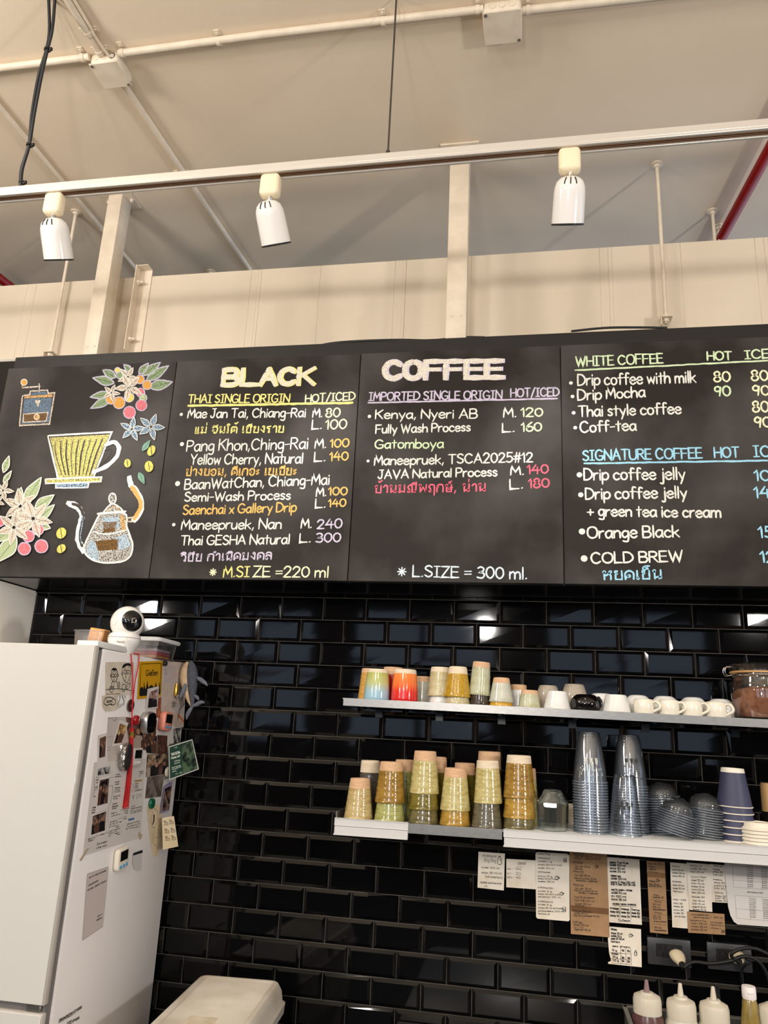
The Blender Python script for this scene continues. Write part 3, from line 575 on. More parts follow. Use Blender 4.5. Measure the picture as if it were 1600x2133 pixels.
for dx in (0, 1):
    m = MB(); m.tube(cab(dx), .0048, 10); link('cable', m, rubber_m, t)
for px, py in ((45, 380), (61, 302), (98, 103)):
    q, yq, z = at(px+1, py, y=ya(py))
    m = MB(); m.lathe([(.013, -.003), (.0155, -.003), (.0155, .003), (.013, .003), (.013, -.003)], 16, Matrix.Translation((q, yq, z)), sx=.7, sy=.6); m.box(q+.008, q+.018, yq-.006, yq+.002, z-.008, z+.003, .002, 1); link('cable_tie', m, rubber_m, t)

def head(px, py, tx, tilt, label):
    p = at(px, py, y=YT); x = p.x
    t = thing('track_light', label, 'spotlight', (x, YT, ZT), group='white spotlights on the lighting track')
    m = MB(); m.box(x-.029, x+.029, YT-.019, YT+.019, ZT-.072, ZT-.001, .012, 4); m.box(x-.02, x+.02, YT-.009, YT+.009, ZT-.004, ZT+.0025); link('adapter', m, ivory_m, t)
    axis = Vector((math.sin(tx), math.sin(tilt)*math.cos(tx), -math.cos(tilt)*math.cos(tx))).normalized()
    piv = Vector((x+.002, YT, ZT-.073)); top = piv+Vector((-math.sin(tx)*.004-.008*(tx > 0), 0, -.006))
    M = Matrix.Translation(top) @ (Vector((0, 0, -1)).rotation_difference(axis)).to_matrix().to_4x4()
    m = MB(); m.tube([(x+.004, YT, ZT-.058), piv, top+axis*.012], .0065, 12); link('joint', m, chrome_m, t)
    m = MB(); m.lathe([(0, -.002), (.014, -.003), (.026, -.0075), (.0355, -.017), (.0405, -.031), (.042, -.045), (.0435, -.122), (.0425, -.1228), (.041, -.115), (.039, -.05), (.03, -.018), (0, -.011)], 40, M); bar = link('lamp_shade', m, gloss_white, t)
    m = MB(); m.lathe([(.0437, -.1225), (.0435, -.1265), (.040, -.1265), (.040, -.1225), (.0437, -.1225)], 40, M); link('rim', m, rubber_m, t)
    m = MB(); m.lathe([(0, -.095), (.0385, -.108)], 32, M); link('lens', m, pm('lamp_lens', rgb(240, 232, 215), .3), t)
    # vent slots on the shoulder facing the room
    ang0 = math.atan2(-1, 0)
    for k in (-1, 0, 1):
        a = ang0+k*.42; m = MB(); pts = []
        for rr, zz in ((.0265, -.0075), (.0315, -.012), (.0358, -.017), (.0385, -.0235)): pts.append(M @ Vector((rr*math.cos(a)*1.012, rr*math.sin(a)*1.012, zz)))
        m.tube(pts, .0016, 6); link('vent_slot', m, rubber_m, bar)
    src = M @ Vector((0, 0, -.130)); spot('track_spot', src, src+axis, 7, SPOTW, math.radians(52), .9, .022)
head(118, 402, -.04, .59, 'white spotlight on the track, leftmost, beside the left square post')
head(566, 366, .10, .64, 'white spotlight on the track with three dark slots, hanging between the two posts')
head(1186, 318, -.05, .61, 'white spotlight on the track, rightmost, hanging right of the middle post')

# ------------------------------------------------------------------ menu case and chalkboards
YB = -.27
t = thing('menu_case', 'long black case above the tiled wall that carries the chalkboards', 'case', (.5, -.12, 2.01))
m = MB(); m.box(-.89, 2.45, -.25, -.0125, 2.012, ZH, .002, 1); link('body', m, blackwood_m, t)
m = MB(); m.box(-.89, 2.45, -.251, -.0125, 2.009, 2.0118); link('underside', m, pm('black_lacquer', rgb(16, 15, 15), .18), t, sm=0)
m = MB(); m.box(-1.9, -.905, -.13, -.02, 2.03, 2.90); one('side_panel', m, black_m, 'plain black panel just left of the chalkboards under the pale trim', 'panel', (-1.4, -.1, 2.03), sm=0)
pts = [at(px, py, y=-.2) for px, py in ((655, 722), (700, 714), (760, 710), (830, 708), (900, 709), (960, 703), (1010, 703))]
m = MB(); m.tube(smooth([(p.x, p.y, max(p.z, ZH+.006)) for p in pts], 5), .0045, 8)
one('loose_cable', m, rubber_m, 'loose black cable lying along the top of the menu case between the posts', 'cable', (.5, -.2, ZH))
pts = [at(px, py, y=-.2) for px, py in ((1190, 690), (1260, 683), (1330, 682), (1390, 683))]
m = MB(); m.tube(smooth([(p.x, p.y, max(p.z, ZH+.006)) for p in pts], 5), .004, 8)
one('loose_cable', m, rubber_m, 'loose black cable on top of the menu case beside the right hanger rod bracket', 'cable', (1.3, -.2, ZH))

FB = lambda u, v, h: (u, YB-.0004-h, v)
def board(x0, x1, label):
    t = thing('chalkboard', label, 'chalkboard', ((x0+x1)/2, YB, 2.01), group='chalkboards on the menu case')
    m = MB(); m.box(x0+.0012, x1-.0012, YB, -.2505, 2.011, 2.795, .001, 1); link('panel', m, board_m, t); return t
X0, X1, X2, X3, X4 = -.895, -.2225, .448, 1.110, 1.778
b1 = board(X0, X1, 'chalkboard with drawings of a coffee grinder, dripper, kettle and flowers')
b2 = board(X1, X2, 'chalkboard headed BLACK with Thai coffees and prices')
b3 = board(X2, X3, 'chalkboard headed COFFEE with imported coffees and an empty lower half')
b4 = board(X3, X4, 'chalkboard listing white coffee and signature coffee')
COL = {'w': rgb(236, 232, 222), 'y': rgb(238, 226, 140), 'Y': rgb(240, 236, 196), 'o': rgb(240, 190, 110), 'l': rgb(206, 196, 216), 'g': rgb(214, 232, 190), 'p': rgb(235, 110, 130), 'b': rgb(160, 214, 236), 'B': rgb(220, 234, 240), 'c': rgb(238, 228, 208)}
CH = {k: chalk('chalk_'+k, v, .36) for k, v in COL.items()}
def uv(u, v, s, ox, oy, yb=YB):
    p = at(ox+u/s, oy+v/s, y=yb); return (p.x, p.z)
def lines(parent, s, ox, oy, rows, w=.0050):
    """rows: kind, col, ... in the zoomed reading of the photograph"""
    mbs = {}
    for i_, r_ in enumerate(rows):
        nm, col = r_[0], r_[1]
        if r_[2] == 'dot': nm = 'bullet_dot'
        if r_[2] == 'line': nm = 'chalk_underline'
        if r_[2] == 'star': nm = 'chalk_asterisk'
        mb = mbs.setdefault((nm, col, i_), MB())
        if r_[2] == 'dot':
            p = Vector(uv(r_[3], r_[4], s, ox, oy)); q = r_[5] if len(r_) > 5 else .006
            mb.flat([(p.x+q*math.cos(a), p.y+q*math.sin(a)) for a in [k*.52 for k in range(12)]], FB, 0)
        elif r_[2] == 'line':
            a, b = uv(r_[3], r_[4], s, ox, oy), uv(r_[5], r_[6], s, ox, oy); n = 40
            mb.ribbon([Vector(a).lerp(Vector(b), i/n)+Vector((0, random.uniform(-.0006, .0006))) for i in range(n+1)], r_[7], FB, 0, .25)
        elif r_[2] == 'star':
            c = Vector(uv(r_[3], r_[4], s, ox, oy)); q = r_[5]
            for k in range(4):
                mb_h = k*.0001
                d = Vector((math.cos(k*math.pi/4), math.sin(k*math.pi/4)))*q
                mb.ribbon([c-d, c, c+d], w, FB, mb_h)
        else:
            txt, u0, v0, u1, v1, cap = r_[2:8]
            a, b = uv(u0, v0, s, ox, oy), uv(u1, v1, s, ox, oy)
            c = uv(u0, v0-cap, s, ox, oy)
            write(mb, txt, a, b, abs(c[1]-a[1]), (r_[8] if len(r_) > 8 else w), FB, 0)
    for (nm, col, i_), mb in mbs.items(): link(nm, mb, CH[col], parent, sm=0, flip=False)
def heading(parent, s, ox, oy, letters, u0, v0, u1, v1, cap, wid, under, col):
    """thick block letters, drawn once in the shade colour and once in grainy white on top"""
    for dx, mat, h, k in ((.0045, CH[under], 0, 1.12), (0, chalk('chalk_block', COL[col], .44, 520), .0008, 1)):
        mb = MB(); n = len(letters); hk = 0
        for i, ch in enumerate(letters):
            f0 = i/n; f1 = (i+.78)/n
            ua, ub = u0+(u1-u0)*f0, u0+(u1-u0)*f1; va = v0+(v1-v0)*f0; vb = v0+(v1-v0)*f1
            a = Vector(uv(ua, va, s, ox, oy)); b = Vector(uv(ub, vb, s, ox, oy)); c = uv(ua, va-cap, s, ox, oy)
            H = c[1]-a.y-wid; gw = G[ch][0]
            for sm_, cc in G[ch][1]:
                hk = (hk+1) % 5; h_ = h+hk*.0001
                pts = [(cc[j], cc[j+1]) for j in range(0, len(cc), 2)]
                if sm_: pts = smooth(pts, 5)
                P = [a+(b-a)*(p[0]/gw)+Vector((wid*.5+dx, wid*.5+H*p[1]/10)) for p in pts]
                if sm_ or len(P) == 2: mb.ribbon(P, wid*k, FB, h_, .05)
                else:
                    for j_, (q0, q1) in enumerate(zip(P, P[1:])): mb.ribbon([q0, q0.lerp(q1, .5), q1], wid*k, FB, h_+j_*.00005, .05)
        link('heading_lettering', mb, mat, parent, sm=0, flip=False)

heading(b2, 3.6364, 320, 720, 'BLACK', 500, 318, 1215, 308, 150, .018, 'y', 'c')
heading(b3, 3.478, 730, 690, 'COFFEE', 222, 364, 1108, 355, 158, .019, 'l', 'w')
t_, p_, h_ = 'menu_lettering', 'price_lettering', 'subheading_lettering'
lines(b2, 3.6364, 320, 720, [
 (h_, 'y', 'THAI SINGLE ORIGIN', 262, 434, 1028, 428, 60), (h_, 'Y', 'HOT/ICED', 1150, 430, 1525, 410, 58), (h_, 'y', 'line', 264, 456, 1505, 433, .0085),
 (t_, 'w', 'dot', 210, 521), (t_, 'w', 'Mae Jan Tai, Chiang-Rai', 258, 548, 1150, 540, 66), (p_, 'w', 'M.', 1205, 541, 1275, 540, 64), (p_, 'Y', '80', 1303, 541, 1410, 539, 66), (p_, 'w', 'L.', 1200, 632, 1272, 630, 66), (p_, 'Y', '100', 1302, 632, 1460, 628, 68),
 (t_, 'y', 'แม่ จันใต้ เชียงราย', 312, 664, 985, 656, 70),
 (t_, 'w', 'dot', 215, 746, .0075), (t_, 'w', 'Pang Khon,Ching-Rai', 250, 800, 1168, 780, 82), (p_, 'w', 'M.', 1222, 776, 1305, 774, 66), (p_, 'o', '100', 1337, 770, 1478, 766, 60),
 (t_, 'w', 'Yellow Cherry, Natural', 278, 900, 1128, 890, 74), (p_, 'w', 'L.', 1218, 876, 1300, 874, 66), (p_, 'o', '140', 1334, 873, 1472, 866, 64),
 (t_, 'o', 'ปางขอน, ดีเกอะ เยเปียะ', 244, 984, 1080, 978, 72),
 (t_, 'w', 'dot', 182, 1045, .009), (t_, 'w', 'BaanWatChan, Chiang-Mai', 234, 1088, 1330, 1050, 74),
 (t_, 'w', 'Semi-Wash Process', 234, 1180, 1035, 1164, 66), (p_, 'w', 'M.', 1232, 1142, 1305, 1139, 62), (p_, 'o', '100', 1324, 1133, 1465, 1130, 58),
 (t_, 'o', 'Saenchai x Gallery Drip', 222, 1280, 1078, 1256, 68), (p_, 'w', 'L.', 1226, 1228, 1300, 1226, 66), (p_, 'o', '140', 1324, 1221, 1455, 1216, 56),
 (t_, 'w', 'dot', 153, 1356), (t_, 'w', 'Maneepruek, Nan', 210, 1392, 965, 1386, 72), (p_, 'w', 'M.', 1117, 1382, 1195, 1380, 68), (p_, 'l', '240', 1240, 1386, 1425, 1380, 68),
 (t_, 'w', 'Thai GESHA Natural', 207, 1510, 1028, 1500, 68), (p_, 'w', 'L.', 1107, 1490, 1188, 1488, 66), (p_, 'l', '300', 1230, 1489, 1415, 1485, 66),
 (t_, 'l', 'วิชัย กำเนิดมงคล', 207, 1634, 893, 1616, 78),
 (t_, 'Y', 'star', 450, 1716, .0105), (t_, 'y', 'M.SI', 528, 1752, 722, 1750, 76), (t_, 'Y', 'ZE =220 ml', 755, 1750, 1322, 1754, 78)])
lines(b3, 3.478, 730, 690, [
 (h_, 'l', 'IMPORTED SINGLE ORIGIN', 135, 502, 1098, 490, 58), (h_, 'l', 'HOT/ICED', 1162, 478, 1512, 468, 60), (h_, 'l', 'line', 130, 519, 1498, 487, .0055),
 (t_, 'w', 'dot', 138, 617), (t_, 'w', 'Kenya, Nyeri AB', 182, 633, 918, 629, 62), (p_, 'w', 'M.', 1110, 622, 1200, 620, 64), (p_, 'g', '120', 1237, 619, 1392, 615, 60),
 (t_, 'w', 'Fully Wash Process', 184, 740, 868, 722, 60), (p_, 'w', 'L.', 1102, 730, 1188, 728, 60), (p_, 'g', '160', 1239, 725, 1384, 722, 62),
 (t_, 'g', 'Gatomboya', 178, 848, 672, 845, 62),
 (t_, 'w', 'dot', 128, 940, .005), (t_, 'w', 'Maneepruek, TSCA2025#12', 174, 970, 1320, 946, 66),
 (t_, 'w', 'JAVA Natural Process', 202, 1068, 1062, 1048, 60), (p_, 'w', 'M.', 1162, 1042, 1255, 1038, 58), (p_, 'p', '140', 1282, 1033, 1433, 1029, 62),
 (t_, 'p', 'บ้านมณีพฤกษ์, น่าน', 178, 1170, 980, 1158, 78), (p_, 'w', 'L.', 1157, 1142, 1250, 1138, 68), (p_, 'p', '180', 1292, 1135, 1440, 1130, 64),
 (t_, 'B', 'star', 373, 1742, .0125), (t_, 'B', 'L.SIZE = 300 ml.', 452, 1776, 1278, 1795, 78)])
lines(b4, 3.5556, 1150, 660, [
 (h_, 'g', 'WHITE COFFEE', 178, 366, 822, 342, 68), (h_, 'g', 'HOT', 1152, 321, 1330, 318, 60), (h_, 'g', 'ICED', 1432, 313, 1690, 300, 62), (h_, 'g', 'line', 172, 396, 1720, 318, .0055),
 (t_, 'w', 'dot', 140, 490), (t_, 'w', 'Drip coffee with milk', 192, 508, 1065, 486, 82), (p_, 'Y', '80', 1200, 481, 1320, 479, 76), (p_, 'Y', '80', 1478, 472, 1600, 470, 76),
 (t_, 'w', 'dot', 152, 590), (t_, 'w', 'Drip Mocha', 192, 618, 688, 592, 76), (p_, 'g', '90', 1207, 586, 1322, 585, 72), (p_, 'Y', '90', 1490, 580, 1610, 578, 72),
 (t_, 'w', 'dot', 160, 711), (t_, 'w', 'Thai style coffee', 198, 738, 955, 716, 78), (p_, 'Y', '80', 1488, 706, 1606, 702, 78),
 (t_, 'w', 'dot', 172, 821), (t_, 'w', 'Coff-tea', 210, 856, 622, 840, 78), (p_, 'Y', '90', 1505, 818, 1622, 815, 72),
 (h_, 'b', 'SIGNATURE COFFEE', 230, 1064, 1112, 1046, 74), (h_, 'b', 'HOT', 1205, 1042, 1385, 1040, 74), (h_, 'b', 'ICED', 1497, 1037, 1760, 1030, 78), (h_, 'b', 'line', 240, 1086, 1760, 1062, .006),
 (t_, 'w', 'dot', 203, 1170, .0085), (t_, 'w', 'Drip coffee jelly', 238, 1208, 985, 1204, 84), (p_, 'b', '100', 1502, 1212, 1700, 1210, 76),
 (t_, 'w', 'dot', 213, 1318, .008), (t_, 'w', 'Drip coffee jelly', 250, 1350, 998, 1340, 82), (p_, 'b', '140', 1500, 1340, 1700, 1338, 80),
 (t_, 'w', '+ green tea ice cream', 264, 1474, 1250, 1486, 78),
 (t_, 'w', 'dot', 222, 1590, .0095), (t_, 'w', 'Orange Black', 264, 1640, 942, 1630, 84), (p_, 'b', '150', 1532, 1635, 1730, 1632, 80),
 (t_, 'w', 'dot', 238, 1790, .010), (t_, 'w', 'COLD BREW', 292, 1825, 968, 1810, 78), (p_, 'b', '120', 1547, 1818, 1745, 1815, 80),
 (t_, 'b', 'หยดเย็น', 377, 1946, 815, 1938, 95)], .0054)

# ---- the chalk drawings on the first board
DS = 4.0237
def du(u, v): return Vector(uv(u, v, DS, 0, 700))
class Art:
    def __init__(s, name, l=0): s.n = name; s.m = MB(); s.mats = []; s.l = l
    def put(s, mat, op):
        n0 = len(s.m.bm.faces); op(s.m)
        if mat not in s.mats: s.mats.append(mat)
        for f in list(s.m.bm.faces)[n0:]: f.material_index = s.mats.index(mat)
    def fill(s, pts, mat, h=None):
        s.l += 1; s.put(mat, lambda m: m.flat([tuple(du(*p)) for p in pts], FB, s.l*.00004 if h is None else h))
    def line(s, pts, w, mat, closed=False, sm_=True):
        s.l += 1
        if closed: pts = list(pts)+[pts[0]]
        P = smooth(pts, 4) if sm_ else [Vector(p) for p in pts]
        if not sm_:
            q = []
            for a, b in zip(P, P[1:]):
                m = max(1, int((b-a).length/25)); q += [a.lerp(b, i/m) for i in range(m)]
            P = q+[P[-1]]
        s.put(mat, lambda m: m.ribbon([du(p[0], p[1]) for p in P], w/DS*.00142, FB, s.l*.00004, .2))
    def ell(s, c, rx, ry, mat, out=None, ow=10, rot=0):
        pts = [(c[0]+rx*math.cos(a)*math.cos(rot)-ry*math.sin(a)*math.sin(rot), c[1]+rx*math.cos(a)*math.sin(rot)+ry*math.sin(a)*math.cos(rot)) for a in [k*math.pi/9 for k in range(18)]]
        s.fill(pts, mat)
        if out: s.line(pts, ow, out, True)
    def leaf(s, a, b, w, mat, out, vein=True, ow=9):
        a, b = Vector(a), Vector(b); d = b-a; n = Vector((-d.y, d.x)).normalized()*w*.5
        L = [a+d*t+n*k for t, k in ((.0, 0), (.2, .7), (.45, 1), (.75, .6), (1, 0))]; R_ = [a+d*t-n*k for t, k in ((.8, .45), (.45, 1), (.2, .7))]
        pts = smooth(L, 3)[:-1]+smooth([L[-1]]+R_+[a], 3)[:-1]
        s.fill(pts, mat); s.line(pts, ow, out, True, False)
        if vein: s.line([a+d*.1, a+d*.9], 4, 'gap', False, False)
    def flower(s, c, r, mat, out, n=5, a0=.3):
        for k in range(n):
            a = a0+k*2*math.pi/n; s.leaf((c[0]+r*.08*math.cos(a), c[1]+r*.08*math.sin(a)), (c[0]+r*math.cos(a), c[1]+r*math.sin(a)), r*.42, mat, out, True, 5)
    def done(s, parent):
        link(s.n, s.m, [DM[k] for k in s.mats], parent, sm=0, flip=False); return s.l
DM = {'w': CH['w'], 'wf': chalk('chalk_white_loose', COL['w'], .53, 450), 'lil': chalk('chalk_lilac', rgb(200, 192, 214), .44), 'grn': chalk('chalk_green', rgb(148, 170, 128), .45, 750), 'pgrn': chalk('chalk_pale_green', rgb(190, 206, 160), .45, 750),
      'org': chalk('chalk_orange', rgb(216, 160, 84), .40, 750), 'pnk': chalk('chalk_pink', rgb(212, 120, 128), .38, 750), 'yel': chalk('chalk_yellow', rgb(222, 208, 110), .40, 600), 'yf': chalk('chalk_yellow_loose', rgb(214, 204, 128), .46, 390),
      'blu': chalk('chalk_blue', rgb(108, 128, 148), .46, 450), 'sky': chalk('chalk_sky', rgb(170, 200, 222), .50, 390), 'brn': chalk('chalk_brown', rgb(120, 88, 46), .46, 450), 'tan': chalk('chalk_tan', rgb(214, 170, 112), .45, 450), 'cream': chalk('chalk_cream', rgb(220, 204, 186), .44, 450),
      'gap': pm('board_gap', rgb(44, 37, 33), .6), 'teal': chalk('chalk_teal', rgb(130, 170, 150), .42)}
A = Art('grinder_drawing')
A.fill([(190, 500), (460, 478), (445, 560), (415, 738), (167, 750), (178, 600)], 'gap'); A.fill([(205, 525), (438, 518), (425, 618), (192, 632)], 'blu'); A.fill([(192, 632), (425, 618), (412, 722), (180, 738)], 'blu'); A.fill([(198, 655), (402, 640), (388, 712), (196, 722)], 'brn'); A.fill([(205, 505), (440, 488), (440, 512), (204, 522)], 'tan'); A.fill([(262, 475), (392, 462), (395, 488), (262, 497)], 'blu')
A.line([(190, 500), (250, 492), (256, 462), (398, 453), (405, 482), (460, 475), (445, 560), (415, 738), (165, 750), (178, 600), (190, 500)], 15, 'cream', False, False); A.line([(198, 655), (402, 640), (388, 712), (196, 722), (198, 655)], 11, 'cream', False, False)
A.ell((308, 678), 22, 24, 'tan', 'w', 6); A.fill([(293, 540), (342, 538), (318, 600)], 'cream'); A.line([(330, 468), (330, 402)], 14, 'cream', False, False); A.line([(335, 422), (192, 434)], 18, 'cream', False, False); A.line([(190, 434), (186, 405)], 18, 'tan', False, False); A.ell((203, 388), 26, 26, 'org', 'w', 7); A.done(b1)
A = Art('dripper_drawing')
A.fill([(405, 838), (938, 808), (885, 930), (785, 1182), (488, 1195)], 'gap'); A.fill([(420, 852), (922, 825), (870, 930), (776, 1176), (494, 1190)], 'yf')
for k in range(9): A.line([(462+k*50, 885-k*3), (470+k*42, 1000), (520+k*29, 1165)], 8+4*(k % 3), 'gap')
for k in range(8): A.line([(487+k*50, 880-k*3), (500+k*42, 1000), (536+k*29, 1165)], 9, 'yel')
A.line([(402, 836), (940, 806), (885, 930), (785, 1184), (488, 1196), (440, 1000), (402, 836)], 18, 'w', False, False)
A.line([(890, 915), (955, 888), (1000, 940), (965, 1030), (880, 1100), (785, 1140)], 44, 'w'); A.line([(890, 930), (948, 915), (972, 950), (930, 1030), (870, 1078), (800, 1115)], 9, 'gap'); A.line([(880, 960), (925, 945), (935, 975), (890, 1040), (835, 1085)], 14, 'gap')
A.fill([(380, 1200), (852, 1183), (846, 1222), (386, 1237)], 'yf'); A.line([(380, 1200), (852, 1183), (846, 1222), (386, 1237), (380, 1200)], 13, 'w', False, False); A.fill([(468, 1240), (745, 1228), (738, 1272), (470, 1274)], 'sky'); A.line([(468, 1240), (745, 1228), (738, 1272), (470, 1274), (468, 1240)], 13, 'w', False, False); A.done(b1)
A = Art('kettle_drawing')
body = [(835, 1492), (1040, 1482), (1062, 1590), (1085, 1660), (1112, 1745), (1100, 1830), (1050, 1880), (960, 1898), (840, 1896), (750, 1860), (705, 1800), (715, 1740), (770, 1620)]
A.fill(body, 'wf'); A.fill([(720, 1790), (760, 1700), (820, 1760), (830, 1890), (750, 1856)], 'sky'); A.fill([(960, 1690), (1060, 1660), (1095, 1760), (1010, 1800)], 'sky'); A.fill([(860, 1520), (990, 1515), (1000, 1610), (850, 1620)], 'sky'); A.fill([(860, 1560), (980, 1555), (960, 1640), (870, 1650)], 'brn'); A.fill([(800, 1720), (1000, 1700), (980, 1790), (820, 1800)], 'brn'); A.fill([(1010, 1500), (1040, 1500), (1060, 1640), (1020, 1640)], 'tan')
A.line(body, 17, 'w', True); A.line([(785, 1640), (900, 1662), (1062, 1625)], 12, 'w'); A.line([(820, 1490), (1052, 1470)], 22, 'w', False, False); A.fill([(865, 1480), (905, 1430), (945, 1405), (1000, 1432), (1035, 1470)], 'wf'); A.line([(865, 1480), (905, 1430), (945, 1405), (1000, 1432), (1035, 1470)], 12, 'w'); A.line([(890, 1470), (950, 1430), (1000, 1462)], 8, 'tan')
A.ell((944, 1362), 30, 44, 'wf', 'w', 13)
A.line([(700, 1800), (655, 1700), (668, 1590), (690, 1510), (655, 1435), (575, 1400)], 58, 'w'); A.line([(690, 1760), (672, 1690), (685, 1590), (700, 1505), (664, 1430), (610, 1406)], 30, 'gap'); A.line([(690, 1740), (675, 1680), (690, 1590), (696, 1510)], 12, 'sky')
A.line([(1128, 1540), (1178, 1465), (1186, 1390), (1140, 1300), (1100, 1250), (1085, 1190)], 58, 'w'); A.line([(1128, 1530), (1172, 1455), (1180, 1390), (1132, 1300), (1108, 1268)], 42, 'org'); A.line([(1092, 1250), (1084, 1205)], 26, 'sky', False, False); A.fill([(1055, 1522), (1115, 1515), (1118, 1560), (1060, 1565)], 'cream'); A.fill([(1072, 1532), (1100, 1528), (1102, 1548), (1076, 1552)], 'gap'); A.done(b1)
LV = 0
def draw(name, f):
    global LV
    a = Art(name, LV); f(a); LV = a.done(b1)
for a, b, w in (((1250, 430), (1445, 385), 85), ((1225, 375), (1415, 248), 75), ((1190, 330), (1345, 222), 70), ((1165, 320), (1245, 228), 55), ((970, 350), (862, 285), 70), ((960, 395), (780, 352), 75), ((930, 485), (758, 512), 65), ((935, 520), (762, 608), 70), ((1100, 300), (1040, 240), 50)): draw('leaf_drawing', lambda A: A.leaf(a, b, w, 'grn', 'lil', True, 13))
for x, y, r_, c_ in ((1175, 365, 36, 'org'), (1235, 412, 38, 'org'), (1000, 560, 50, 'org'), (930, 532, 40, 'org'), (1085, 515, 40, 'yel'), (1180, 475, 36, 'pnk'), (1202, 520, 32, 'pgrn'), (1188, 582, 46, 'pnk'), (1088, 642, 50, 'pnk'), (988, 290, 24, 'yel'), (1005, 330, 30, 'grn')): draw('berry_drawing', lambda A: A.ell((x, y), r_, r_, c_, 'lil', 10))
for x, y, r_, a_ in ((1075, 345, 90, .2), (1085, 430, 120, .5), (938, 480, 75, .1)): draw('flower_drawing', lambda A: A.flower((x, y), r_, 'cream', 'w', 5, a_))
draw('flower_drawing', lambda A: A.flower((1110, 785), 105, 'sky', 'w', 5, -1.4)); draw('flower_drawing', lambda A: A.flower((1272, 765), 115, 'sky', 'w', 5, -1.2))
draw('leaf_drawing', lambda A: A.leaf((1200, 965), (1262, 880), 40, 'teal', 'teal')); draw('leaf_drawing', lambda A: A.leaf((1170, 1148), (1215, 1240), 44, 'teal', 'teal'))
for x, y, rx, ry, o_ in ((1275, 965, 30, 46, .5), (1255, 1097, 36, 46, 0), (1075, 1070, 28, 36, 0), (522, 1655, 40, 48, .5), (522, 1785, 32, 42, .8)): draw('bean_drawing', lambda A: (A.ell((x, y), rx, ry, 'yel', None, 0, o_), A.line([(x-5, y-ry*.8), (x+5, y+ry*.8)], 8, 'gap', False, False)))
for a, b, w in (((38, 1150), (85, 1008), 55), ((38, 1232), (105, 1135), 42), ((210, 1410), (355, 1188), 100), ((300, 1450), (462, 1335), 85), ((320, 1550), (465, 1418), 75), ((330, 1580), (432, 1615), 70), ((150, 1690), (-20, 1900), 130), ((110, 1620), (-30, 1730), 95), ((160, 1430), (188, 1272), 70)): draw('leaf_drawing', lambda A: A.leaf(a, b, w, 'pgrn', 'w', True, 10))
for x, y, r_ in ((330, 1625, 46), (250, 1682, 48), (215, 1786, 52), (358, 1766, 54), (8, 1560, 40)): draw('berry_drawing', lambda A: A.ell((x, y), r_, r_, 'pnk', 'lil', 11))
for x, y, r_, a_ in ((180, 1430, 150, .4), (290, 1535, 165, .2), (130, 1610, 150, .7), (40, 1300, 92, .1), (-5, 1395, 62, .4)): draw('flower_drawing', lambda A: A.flower((x, y), r_, 'cream', 'w', 6 if r_ > 100 else 5, a_))

# ------------------------------------------------------------------ shelves
def shelf_line(p, q, y):
    a = at(*p, y=y); b = at(*q, y=y); k = (b.z-a.z)/(b.x-a.x)
    return (lambda x: a.z+(x-a.x)*k), a.x, math.atan(k)
YS = -.25
zu, xu0, tu = shelf_line((714, 1453.5), (1600, 1498.5), YS)
zl, xl0, tl = shelf_line((699, 1705), (1600, 1765.5), YS)
def slab(m, x0, x1, y0, y1, za, zb, zf, bev=.001):
    """box whose underside and top follow the slightly sloping shelf line zf"""
    vs = [m.bm.verts.new((x, y, zf(x)+z)) for x in (x0, x1) for y in (y0, y1) for z in (za, zb)]
    for q in ((0, 1, 3, 2), (4, 6, 7, 5), (0, 4, 5, 1), (2, 3, 7, 6), (0, 2, 6, 4), (1, 5, 7, 3)): m.bm.faces.new([vs[i] for i in q])
XR = 2.15
t = thing('wall_shelf', 'upper brushed steel wall shelf holding ceramic cups, mugs and the cocoa jar', 'shelf', (xu0, -.12, zu(xu0)))
m = MB(); slab(m, xu0, XR, YS, -.009, -.003, 0, zu); slab(m, xu0, XR, YS, YS+.0025, -.0225, -.003, zu); slab(m, xu0, XR, YS+.0025, YS+.016, -.0225, -.0205, zu); slab(m, xu0, xu0+.0025, YS, -.02, -.0225, -.003, zu); link('shelf_plate', m, steel_m, t, sm=0)
for x in (.52, .72, .92, 1.14, 1.36, 1.62, 1.9):
    m = MB(); slab(m, x-.006, x+.006, -.20, -.009, -.026, -.003, zu); slab(m, x-.012, x+.012, -.014, -.009, -.05, -.003, zu); link('bracket', m, black_m, t)
t = thing('wall_shelf', 'lower wall shelf with white edge rails holding stoneware cups, plastic cups and lids', 'shelf', (xl0, -.12, zl(xl0)))
m = MB(); slab(m, xl0, XR, YS+.003, -.009, -.006, 0, zl); slab(m, .64, .93, YS, YS+.003, -.026, -.0005, zl); slab(m, xl0, xl0+.003, YS+.003, -.12, 0, .02, zl); link('shelf_plate', m, steel_m, t, sm=0)
xa, xb = at(851, 1716, y=YS).x, at(1049, 1730, y=YS).x
rail_m = pm('white_rail_plastic', rgb(204, 203, 201), .35)
for x0, x1 in ((xl0-.001, xa), (xb, XR)):
    m = MB(); slab(m, x0, x1, YS-.006, YS+.002, -.018, .0015, zl); slab(m, x0+.002, x1, YS-.011, YS, -.041, -.019, zl); slab(m, x0, x1, YS-.012, YS, -.0425, -.039, zl); slab(m, x0, x1, YS-.008, YS+.006, .0015, .003, zl)
    o = link('edge_rail', m, rail_m, t, sm=0); o['label'] = 'white plastic edge rail'
m = MB(); slab(m, xb+.004, XR, YS+.006, -.012, .0002, .0022, zl); o = link('shelf_liner', m, pm('white_liner', rgb(240, 238, 232), .5, col2=rgb(228, 226, 222), scale=12), t, sm=0); o['label'] = 'white liner sheet'
m = MB()
for k in range(12): slab(m, xb+.05+k*.09, xb+.0515+k*.09, YS+.008, -.014, .0022, .0024, zl)
